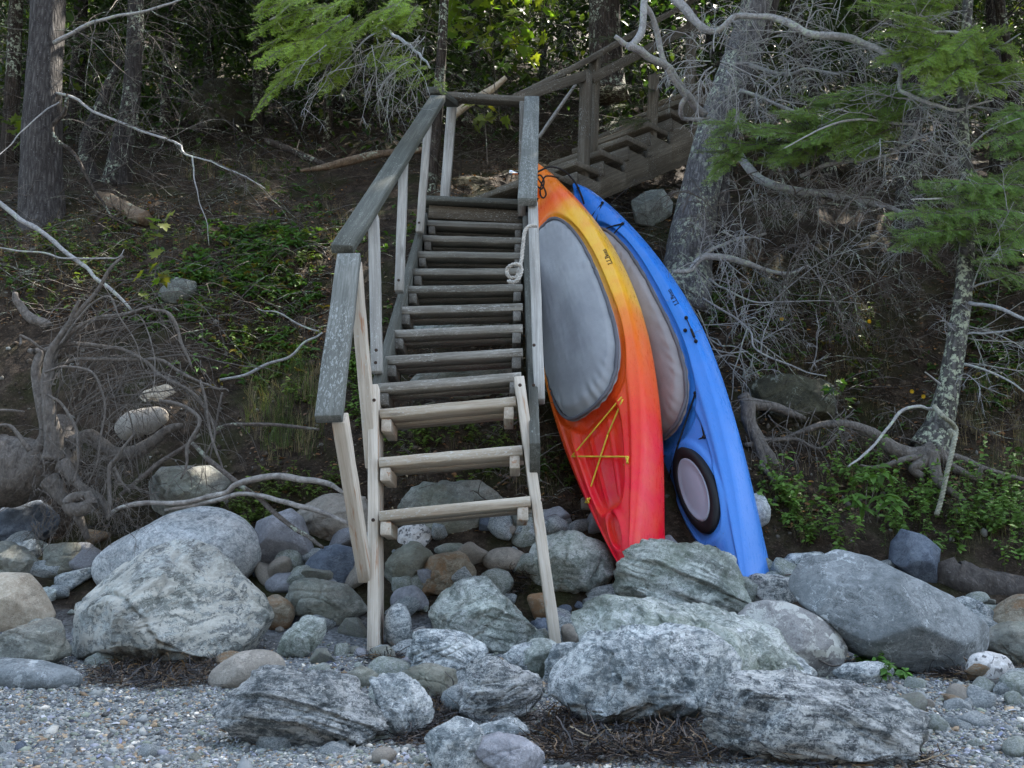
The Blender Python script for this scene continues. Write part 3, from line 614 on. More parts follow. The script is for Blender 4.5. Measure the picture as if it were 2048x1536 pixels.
def cover(k, parent, m, seed):
    nr, na = 60, 240; rho = np.linspace(0, 1.09, nr); th = np.linspace(0, 2 * np.pi, na, endpoint=False); Rr, Th = np.meshgrid(rho, th, indexing='ij')
    x = np.sign(np.cos(Th)) * np.abs(np.cos(Th)) ** (2 / 2.5); y = np.sign(np.sin(Th)) * np.abs(np.sin(Th)) ** (2 / 2.5)
    xx = Rr * x; wid = k.cw * (1 - k.egg * np.clip(xx, -1.1, 1.1)); t = k.c0 + xx * k.cl / k.L; w_ = Rr * y * wid
    a = np.clip(w_ / k.half(t), -1.05, 1.05)
    base = k.sheer(t) + k.crown * (1 - 0.5 * np.abs(2 * t - 1) ** 2) * (1 - np.abs(np.clip(a, -1, 1)) ** 2.6)
    h = base + 0.046 + 0.022 * (1 - np.clip(Rr, 0, 1) ** 2)
    sag = -0.018 * np.exp(-((xx + 0.1) / 0.5) ** 2 - ((Rr * y) / 0.45) ** 2)
    fold = 0.004 * noise3(xx * 1.6, Rr * y * 2.2, 0 * xx, seed) + 0.0008 * noise3(xx * 9, Rr * y * 14, 0 * xx, seed + 1)
    ruff = 0.006 * np.sin(Th * 38 + 3 * noise3(Th * 3, 0 * Th, 0 * Th, seed + 2)) * sstep(0.86, 1.0, Rr) * (0.5 + 0.5 * noise3(Th * 4, 0 * Th, 0 * Th, seed + 5))
    h = h + sag + fold + ruff - 0.045 * sstep(0.975, 1.09, Rr)
    V = k.loc(t, w_, h).reshape(-1, 3); idx = np.arange(nr * na).reshape(nr, na)
    q = np.stack([idx[:-1], idx[1:], np.roll(idx[1:], -1, 1), np.roll(idx[:-1], -1, 1)], -1).reshape(-1, 4)
    if k.hand < 0: q = q[:, ::-1]
    o = place('cockpit_cover', mesh_np('cockpit_cover', V, [q], m, True), parent, k.mw)
    # dark elastic edge
    th = np.linspace(0, 2 * np.pi, 160); r = 1.075
    x = r * np.sign(np.cos(th)) * np.abs(np.cos(th)) ** .8; y = r * np.sign(np.sin(th)) * np.abs(np.sin(th)) ** .8
    wid = k.cw * (1 - k.egg * np.clip(x, -1.1, 1.1)); t = k.c0 + x * k.cl / k.L; w_ = y * wid; a = np.clip(w_ / k.half(t), -1, 1)
    h = k.sheer(t) + k.crown * (1 - 0.5 * np.abs(2 * t - 1) ** 2) * (1 - np.abs(a) ** 2.6) + 0.016 + 0.004 * noise3(th * 9, 0 * th, 0 * th, seed)
    tb = Tubes(); tb.add(k.loc(t, w_, h), 0.010); Vt, ft = tb.geo(8)
    e = place('elastic_edge', mesh_np('elastic_edge', Vt, ft, M_TRIM), o, k.mw)
    return o
# serif letters as strokes in a unit box
GL = {
 'L': (0.62, [[(0.0, 0), (0.58, 0), (0.6, 0.2)], [(0.14, 0), (0.14, 1)], [(0.0, 1), (0.3, 1)]]),
 '.': (0.22, [[(0.08, 0.03), (0.10, 0.03)]]),
 'B': (0.74, [[(0, 0), (0.36, 0), (0.58, 0.08), (0.64, 0.26), (0.56, 0.44), (0.36, 0.52), (0.16, 0.52)], [(0.14, 0), (0.14, 1)], [(0, 1), (0.34, 1), (0.53, 0.92), (0.57, 0.77), (0.50, 0.60), (0.36, 0.52)]]),
 'e': (0.60, [[(0.06, 0.34), (0.50, 0.36), (0.44, 0.56), (0.28, 0.63), (0.12, 0.55), (0.04, 0.32), (0.10, 0.1), (0.28, 0.0), (0.50, 0.10)]]),
 'a': (0.62, [[(0.08, 0.54), (0.26, 0.63), (0.42, 0.54), (0.43, 0.08), (0.54, 0.02)], [(0.43, 0.38), (0.2, 0.34), (0.06, 0.2), (0.10, 0.04), (0.24, 0.0), (0.43, 0.14)]]),
 'n': (0.66, [[(0.02, 0.60), (0.13, 0.62), (0.13, 0)], [(0.04, 0), (0.24, 0)], [(0.13, 0.46), (0.30, 0.63), (0.46, 0.56), (0.48, 0.0)], [(0.38, 0), (0.58, 0)]]),
}
def lettering(k, parent, p0, p1, side, name='lettering'):
    """the maker's name written along the deck from photo position p0 to p1"""
    A, n0, *_ = k.at(*p0); B, n1, *_ = k.at(*p1); n = (n0 + n1); n /= np.linalg.norm(n); d = B - A; L = np.linalg.norm(d); d /= L
    up = np.cross(n, d); S, _, *_ = k.at(*side)
    if (S - A) @ up < 0: up = -up
    txt = 'L.L.Bean'; tot = sum(GL[c][0] for c in txt); sx = L / tot; sy = sx * 0.72
    tb = Tubes(); x = 0
    for ch in txt:
        wd, strokes = GL[ch]
        for st in strokes:
            q = spline([(a, b_, 0) for a, b_ in st], max(2, len(st) * 2)) if len(st) > 3 else np.array([(a, b_, 0) for a, b_ in st], float)
            pts = A + d * ((x + q[:, :1]) * sx) + up * (q[:, 1:2] * sy) + n * 0.0012
            tb.add(pts, 0.0019 if ch in 'LB' else 0.0016)
        x += wd
    return tb.build(name, M_INK, parent, 6)
OR_PAR = [1278.4, 1161.1, 3.942, 1088.7, 339.98, 5.506, 0.757, 0.301, 0.276, 0.079, 1.959, 1.048, 0.08]
BL_PAR = [1516.3, 1233.3, 4.016, 1167.5, 376.7, 5.654, 0.911, 0.293, 0.216, 0.078, 1.635, 0.87, 0.081]
# --- orange, yellow and red kayak
ko = Kayak(OR_PAR, 'orange'); ko.egg, ko.feat = 0.21, []
t_ = ko.row_t
ko.c0 = float(t_(462) + t_(812)) / 2; ko.cl = float(t_(462) - t_(812)) / 2 * ko.L; ko.cw = 0.216
tw0, tw1 = float(t_(1030)), float(t_(812))
def well(t, w, a, k=ko):
    tm = (tw0 + tw1) / 2; hl = (tw1 - tw0) / 2 * k.L
    r = ((np.abs(t - tm) * k.L / hl) ** 4 + (np.abs(a) / 0.66) ** 4) ** 0.25
    d = -0.042 * (1 - sstep(0.80, 1.0, r))
    ribs = 0.006 * (np.exp(-((np.abs(a) - 0.26) / 0.05) ** 2)) * (1 - sstep(0.6, 0.85, r))
    return d + ribs
def ridge(t, w, a): return 0.012 * np.exp(-((np.abs(a) - 0.86) / 0.06) ** 2) * (1 - sstep(0.38, 0.5, t)) * sstep(0.01, 0.05, t)
ko.feat = [well, ridge, bumpf(float(t_(1058)), 0.105, 0.0, 0.036, -0.035, 0.35, 2.0), bumpf(float(t_(1058)), 0.15, 0.0, 0.062, 0.014, 0.6, 2.0), bumpf(float(t_(383)), 0.06, -0.012, 0.022, -0.045, 0.3, 2.0)]
V, f = ko.hull_mesh()
okay = thing('orange_kayak', 'orange, yellow and red kayak with grey cockpit cover leaning on the stairs', 'kayak', ko.world(ko.loc(np.array(0.0), np.array(0.0), np.array(0.0))))
def rr(r): return float(t_(r))
M_OR = kayak_material('kayak_orange', [(0.0, (0.74, 0.004, 0.028)), (rr(975), (0.74, 0.006, 0.024)), (rr(885), (0.76, 0.018, 0.012)), (rr(832), (0.76, 0.062, 0.012)), (rr(752), (0.76, 0.125, 0.014)), (rr(702), (0.76, 0.20, 0.018)), (rr(662), (0.80, 0.40, 0.03)), (rr(582), (0.80, 0.47, 0.045)), (rr(470), (0.80, 0.42, 0.03)), (rr(438), (0.80, 0.17, 0.015)), (rr(420), (0.80, 0.10, 0.02)), (rr(400), (0.84, 0.20, 0.015)), (1.0, (0.84, 0.19, 0.012))], 0.04, (0.74, 0.14, 0.015))
place('hull', mesh_np('hull', V, f, M_OR, True), okay, ko.mw)
cover(ko, okay, M_COVER1, 50)
def on(k, px, py, h=0.006): q, n, *_ = k.at(px, py); return q + n * h
def cordline(k, pts, r, m, parent, name='deck_cord', h=0.006, sub=10):
    tb = Tubes()
    for a, b_ in zip(pts[:-1], pts[1:]):
        A, B = on(k, *a, h), on(k, *b_, h); t = np.linspace(0, 1, sub)[:, None]; tb.add(A * (1 - t) + B * t, r)
    return tb.build(name, m, parent, 6)
cordline(ko, [(1245, 797), (1145, 913), (1258, 915), (1254, 928)], 0.0042, M_YEL, okay)
cordline(ko, [(1246, 799), (1216, 870), (1174, 1004), (1182, 1000)], 0.0042, M_YEL, okay)
cordline(ko, [(1181, 996), (1172, 1007), (1180, 1008), (1176, 998)], 0.004, M_YEL, okay, 'cord_knot'); cordline(ko, [(1252, 917), (1257, 925), (1250, 930)], 0.004, M_YEL, okay, 'cord_knot')
lettering(ko, okay, (1224, 528), (1217, 496), (1195, 512))
# --- blue kayak
kb = Kayak(BL_PAR, 'blue'); kb.egg, kb.feat = 0.18, []
t2 = kb.row_t
kb.c0 = float(t2(480) + t2(850)) / 2; kb.cl = float(t2(480) - t2(850)) / 2 * kb.L; kb.cw = 0.205
th_ = float(t2(985))
def ridgeb(t, w, a): return 0.012 * np.exp(-((np.abs(a) - 0.84) / 0.07) ** 2) * (1 - sstep(0.4, 0.52, t)) * sstep(0.01, 0.05, t)
def plain_well(t, w, a, k=kb):
    tm = (float(t2(1085)) + float(t2(830))) / 2; hl = (float(t2(830)) - float(t2(1085))) / 2 * k.L
    r = ((np.abs(t - tm) * k.L / hl) ** 4 + (np.abs(a) / 0.70) ** 4) ** 0.25
    return -0.016 * (1 - sstep(0.9, 1.0, r))
kb.feat = [plain_well, ridgeb, bumpf(th_, 0.31, 0.0, 0.152, 0.014, 0.12, 2.0), bumpf(float(t2(392)), 0.07, 0.0, 0.03, -0.02, 0.3, 2.0)]
V, f = kb.hull_mesh()
bkay = thing('blue_kayak', 'blue kayak with round mauve hatch and covered cockpit leaning behind the orange one', 'kayak', kb.world(kb.loc(np.array(0.0), np.array(0.0), np.array(0.0))))
M_BL = kayak_material('kayak_blue', [(0.0, (0.07, 0.235, 0.66)), (0.3, (0.05, 0.215, 0.64)), (0.5, (0.03, 0.20, 0.64)), (1.0, (0.010, 0.175, 0.66))], 0.0, (0.10, 0.24, 0.66))  # paler stern end and tint carry sky sheen painted into the blue
place('hull', mesh_np('hull', V, f, M_BL, True), bkay, kb.mw)
cover(kb, bkay, M_COVER2, 70)
def hatch(k, parent, tc, lt, lw):
    na = 96; th = np.linspace(0, 2 * np.pi, na, endpoint=False)
    def ring(r, h): 
        t = tc + r * lt * np.cos(th) / k.L; w_ = r * lw * np.sin(th) + 0.018; a = w_ / k.half(t)
        base = k.sheer(np.full(na, tc)) + k.crown * 0.85 * (1 - np.abs(a) ** 2.6) * 0.6 + k.crown * 0.32
        return k.loc(t, w_, base + h)
    def loft(rings, name, m, par):
        V = np.stack([ring(r, h) for r, h in rings]); n = len(rings); idx = np.arange(n * na).reshape(n, na)
        q = np.stack([idx[:-1], idx[1:], np.roll(idx[1:], -1, 1), np.roll(idx[:-1], -1, 1)], -1).reshape(-1, 4)
        if k.hand < 0: q = q[:, ::-1]
        return place(name, mesh_np(name, V.reshape(-1, 3), [q], m, True), par, k.mw)
    o = loft([(1.08, -0.02), (1.08, 0.022), (1.05, 0.028), (0.84, 0.03), (0.80, 0.026), (0.78, 0.0)], 'hatch', M_BLACK, parent)
    loft([(0.80, 0.016), (0.785, 0.026), (0.74, 0.029), (0.70, 0.025), (0.5, 0.026), (0.25, 0.027), (0.1, 0.027), (0.001, 0.0275)], 'hatch_lid', M_LID, o)
hatch(kb, bkay, th_, 0.222, 0.099)
def ball(q, r, m, name, parent, sq=(1, 1, 1)):
    tb = Tubes(); 
    V, fc = ico(2); V = V * np.array(sq) * r + np.asarray(q); return wobj(name, V, [fc], m, parent)
def ico(n):
    import bmesh
    if n not in _ico:
        bm = bmesh.new(); bmesh.ops.create_icosphere(bm, subdivisions=n, radius=1.0)
        _ico[n] = (np.array([tuple(v.co) for v in bm.verts]), np.array([[v.index for v in f_.verts] for f_ in bm.faces])); bm.free()
    return _ico[n]
_ico = {}
for p in ((1392, 787), (1410, 873), (1333, 972), (1208, 406), (1246, 449), (1371, 662), (1378, 633), (1397, 680), (1432, 1097), (1157, 377)):
    ball(on(kb, *p, 0.006), 0.0105, M_BLACK, 'deck_fitting', bkay)
cordline(kb, [(1392, 787), (1410, 873), (1322, 915)], 0.0046, M_BLACK, bkay); cordline(kb, [(1392, 787), (1356, 890), (1333, 972), (1318, 940)], 0.0046, M_BLACK, bkay)
cordline(kb, [(1183, 434), (1208, 406), (1194, 443)], 0.0046, M_BLACK, bkay); cordline(kb, [(1206, 461), (1230, 452), (1246, 449), (1219, 478)], 0.0046, M_BLACK, bkay)
cordline(kb, [(1378, 633), (1395, 655), (1397, 680)], 0.003, M_BLACK, bkay); cordline(kb, [(1394, 655), (1407, 668)], 0.0075, M_BLACK, bkay, 'toggle', 0.01)
lettering(kb, bkay, (1361, 606), (1351, 569), (1335, 592))
# --- black cable lock looped through the orange kayak's nose
cab = thing('cable_lock', 'black cable bicycle lock with chrome end looped round the kayak noses', 'lock', P(1060, 350, 5.3))
tb = Tubes()
tb.add(pxline([(1034, 346), (1050, 349), (1072, 345), (1100, 334), (1128, 342), (1150, 365), (1163, 392), (1168, 408)], 5.20, 5.36, 40), 0.006)
tb.add(pxline([(1072, 352), (1086, 372), (1092, 388), (1086, 396), (1080, 384), (1088, 356), (1100, 352), (1118, 356)], 5.16, 5.22, 40), 0.005)
tb.add(pxline([(1074, 372), (1084, 378), (1088, 362), (1080, 350), (1071, 356)], 5.15, 5.2, 30), 0.005)
tb.add(pxline([(1062, 420), (1070, 408), (1076, 396)], 5.2, 5.2, 12), 0.005)
tb.build('cable', M_BLACK, cab, 8)
tb = Tubes(); A = P(1018, 345, 5.2); B = P(1036, 346, 5.2); tb.add([A, A.lerp(B, .05), A.lerp(B, .45), A.lerp(B, .5), B], [0.010, 0.016, 0.016, 0.011, 0.011]); tb.build('lock_barrel', M_CHROME, cab, 12)
# --- ropes
def rope(name, pts, r, m, label, cat='rope', n=160, pitch=0.045, parent=None):
    c_ = spline(pts, n); t = np.gradient(c_, axis=0); ln = np.concatenate([[0], np.cumsum(np.linalg.norm(np.diff(c_, axis=0), axis=1))]); t /= np.linalg.norm(t, axis=1, keepdims=True)
    u = np.cross(t, np.array([0.3, 0.9, 0.2])); u /= np.linalg.norm(u, axis=1, keepdims=True); v = np.cross(t, u); tb = Tubes()
    for k in range(3):
        a = ln / pitch * 2 * np.pi + k * 2 * np.pi / 3; tb.add(c_ + (u * np.cos(a)[:, None] + v * np.sin(a)[:, None]) * r * 0.52, r * 0.58)
    o = tb.build(name, m, parent, 6)
    if label: tag(o, label, cat)
    return o
rope('rope', [P(1072, 452, 3.98), P(1060, 452, 3.93), P(1050, 462, 3.93), P(1046, 490, 3.93), P(1043, 520, 3.93), P(1036, 548, 3.92), P(1030, 556, 3.90), P(1017, 552, 3.90), P(1014, 540, 3.90), P(1020, 532, 3.89), P(1034, 528, 3.88), P(1043, 536, 3.89), P(1040, 552, 3.88), P(1030, 564, 3.88), P(1018, 562, 3.9), P(1020, 566, 3.92)], 0.0085, M_ROPE, 'frayed beige rope knotted round the right-hand stair post')
# ------------------------------------------------------------------ boulders and stones
RIGHT = np.array([1.0, 0, 0]); UPC = np.array([0, -sp, cp]); TOW = np.array([0, -cp, -sp])
def radial(poly, n=360):
    p = np.asarray(poly, float); c = p.mean(0)
    lo, hi = p.min(0), p.max(0); c = 0.5 * c + 0.25 * (lo + hi)
    th = np.linspace(0, 2 * np.pi, n, endpoint=False); d = np.stack([np.cos(th), -np.sin(th)], -1); r = np.zeros(n)
    for a, b_ in zip(p, np.roll(p, -1, 0)):
        e = b_ - a; den = d[:, 0] * e[1] - d[:, 1] * e[0]; w0 = a - c
        with np.errstate(all='ignore'):
            s = (w0[0] * e[1] - w0[1] * e[0]) / den; t = (w0[0] * d[:, 1] - w0[1] * d[:, 0]) / den
        ok = (np.abs(den) > 1e-9) & (t >= -1e-6) & (t <= 1 + 1e-6) & (s > 0); r = np.where(ok, np.maximum(r, s), r)
    r = np.where(r <= 0, np.median(r[r > 0]), r)
    return c, r
def rock(label, kind, poly, style='a', sub=5, dscale=0.8, cat='boulder', lift=0.0, group=None, seed=None, Y=None, name='boulder'):
    jag = 1.9 if style == 'j' else 1.0; style = 'a' if style == 'j' else style
    seed = seed if seed is not None else int(abs(hash_(np.int64(poly[0][0] + 999), np.int64(poly[0][1] + 999), np.int64(len(poly)), 5)) * 60000)
    rng = np.random.default_rng(seed); c, r = radial(poly)
    if style == 'r':
        k = 15; r = np.convolve(np.concatenate([r[-k:], r, r[:k]]), np.ones(2 * k + 1) / (2 * k + 1), 'valid')
    else:
        k = 2; r = np.convolve(np.concatenate([r[-k:], r, r[:k]]), np.ones(2 * k + 1) / (2 * k + 1), 'valid')
    pts = np.asarray(poly, float); bot = pts[:, 1].max(); bx = pts[np.argmax(pts[:, 1]), 0]
    Yb = float(GY(np.clip(0.5 * bx + 0.5 * c[0], -140, 2200), min(bot, 1575))) if Y is None else Y
    Pc = np.array(P(c[0], c[1], Yb)); s = (Pc[1] * cp + Pc[2] * sp) / F       # metres per pixel there
    wpx = np.ptp(pts[:, 0]); hpx = np.ptp(pts[:, 1]); D = dscale * 0.5 * math.sqrt(wpx * hpx) * s
    Yc = Yb + D * (0.45 if Y is None else 0.0) + lift
    Pc = np.array(P(c[0], c[1], Yc)); s = (Pc[1] * cp + Pc[2] * sp) / F
    V, fc = ico(sub); V = V.copy(); q = np.sqrt(V[:, 0] ** 2 + V[:, 1] ** 2); th = np.arctan2(V[:, 1], V[:, 0]) % (2 * np.pi)
    rr_ = np.interp(th, np.linspace(0, 2 * np.pi, 361), np.concatenate([r, r[:1]])) * s
    e = {'r': 0.95, 'm': 0.72}.get(style, 0.55)
    rm = r.mean() * s; blend = q ** 2                                            # outline at the rim, rounder inside
    rad = (rr_ * blend + (0.55 * rr_ + 0.45 * rm) * (1 - blend)) * q ** e
    L = np.stack([rad * np.cos(th), rad * np.sin(th), np.sign(V[:, 2]) * np.abs(V[:, 2]) ** e * D], -1)   # right, up, towards
    dirs = [(0, .80, .60, .80), (-.5, .25, .83, .86), (.55, .15, .82, .86), (0, -.45, .9, .84), (.1, .45, .88, .86), (-.62, .55, .56, .9), (.62, .5, .6, .9)]
    nc = 2 if style == 'r' else len(dirs)
    for i in range(nc + ({'a': 8, 'm': 4, 'r': 0}[style])):
        if i < nc: a = np.array(dirs[i][:3]) + rng.normal(0, 0.16, 3); k = dirs[i][3] - {'a': 0.13, 'm': 0.06, 'r': 0}[style] + rng.normal(0, 0.04)
        else: a = np.array([rng.normal(0, .8), rng.normal(0.1, .6), abs(rng.normal(.6, .3)) + .25]); k = (0.78 if style == 'a' else .86) + rng.normal(0, 0.05)
        a /= np.linalg.norm(a); h = L @ a; lim = h.max() * min(k, .98); ex = np.clip(h - lim, 0, None)
        L -= a * (ex * (0.985 if style == 'a' else 0.9 if style == 'm' else 0.6))[:, None]
    R0 = rng.normal(size=(3, 3)); R0, _ = np.linalg.qr(R0)
    size = math.sqrt(wpx * hpx) * s; Ln = L / size; W_ = Ln @ R0 * np.array([1.0, 1.2, 3.6])
    dn = L / (np.linalg.norm(L, axis=1, keepdims=True) + 1e-9)
    if style == 'a':
        n1 = fbm3(*(Ln * 2.2 + seed % 97).T, 11, 3); n2 = fbm3(*(W_ * 2.6 + seed % 89).T, 12, 4)
        L += dn * (size * (0.035 * n1 + 0.03 * n2))[:, None]
        for _ in range(12 if jag == 1 else 18):                                                   # flat broken faces
            a = rng.normal(size=3) * np.array([.8, .8, .6]) + np.array([0, .15, .45]); a /= np.linalg.norm(a); h = L @ a; lim = np.percentile(h, 99.5) * rng.uniform(.80, .94)
            L -= a * (np.clip(h - lim, 0, None) * .97)[:, None]
        def saw_(x, k): f_ = x - np.floor(x); return np.where(f_ < k, f_ / k, (1 - f_) / (1 - k)) - .5
        amp = .5 + .5 * noise3(*(Ln * 2.5 + 3).T, 15)
        n3 = fbm3(*(Ln * 11 + 3).T, 13, 3); n4 = fbm3(*(W_ * 7 + 1).T, 16, 3)
        L += dn * (jag * size * (amp * (0.036 * saw_(W_[:, 2] * 1.5 + .30 * n1, .88) + .014 * saw_(W_[:, 2] * 5.2 + .5 * n1, .8)) + (1 - amp) * .026 * saw_(W_[:, 0] * 2.6 + .35 * n2, .85) + .008 * n3 + .008 * n4))[:, None]
    else:
        n1 = fbm3(*(Ln * 2.0 + seed % 97).T, 11, 2); n2 = fbm3(*(W_ * 3 + 7).T, 12, 4); n3 = fbm3(*(Ln * 9 + 4).T, 14, 3)
        L += dn * (size * (0.020 * n1 + 0.008 * n2 + 0.004 * n3))[:, None]
    if style == 'a':
        for _ in range(3):                                                    # fractures
            a = rng.normal(size=3); a /= np.linalg.norm(a); dd = Ln @ a - rng.uniform(-.25, .25) + .05 * fbm3(*(Ln * 4 + 5).T, 33, 3); L -= dn * (size * .030 * np.exp(-(dd / .012) ** 2))[:, None]
    for ax_, ext_ in ((0, wpx), (1, hpx)): L[:, ax_] *= ext_ * s / np.ptp(L[:, ax_])
    L[:, 1] += (pts[:, 1].mean() * 0 + (c[1] - pts[:, 1].min()) * s) - L[:, 1].max(); L[:, 0] += (pts[:, 0].max() - c[0]) * s - L[:, 0].max()
    Wd = Pc + L[:, :1] * RIGHT + L[:, 1:2] * UPC + L[:, 2:3] * TOW
    o = wobj(name, Wd, [fc], ROCK[kind], smooth=True)
    return tag(o, label, cat, group)
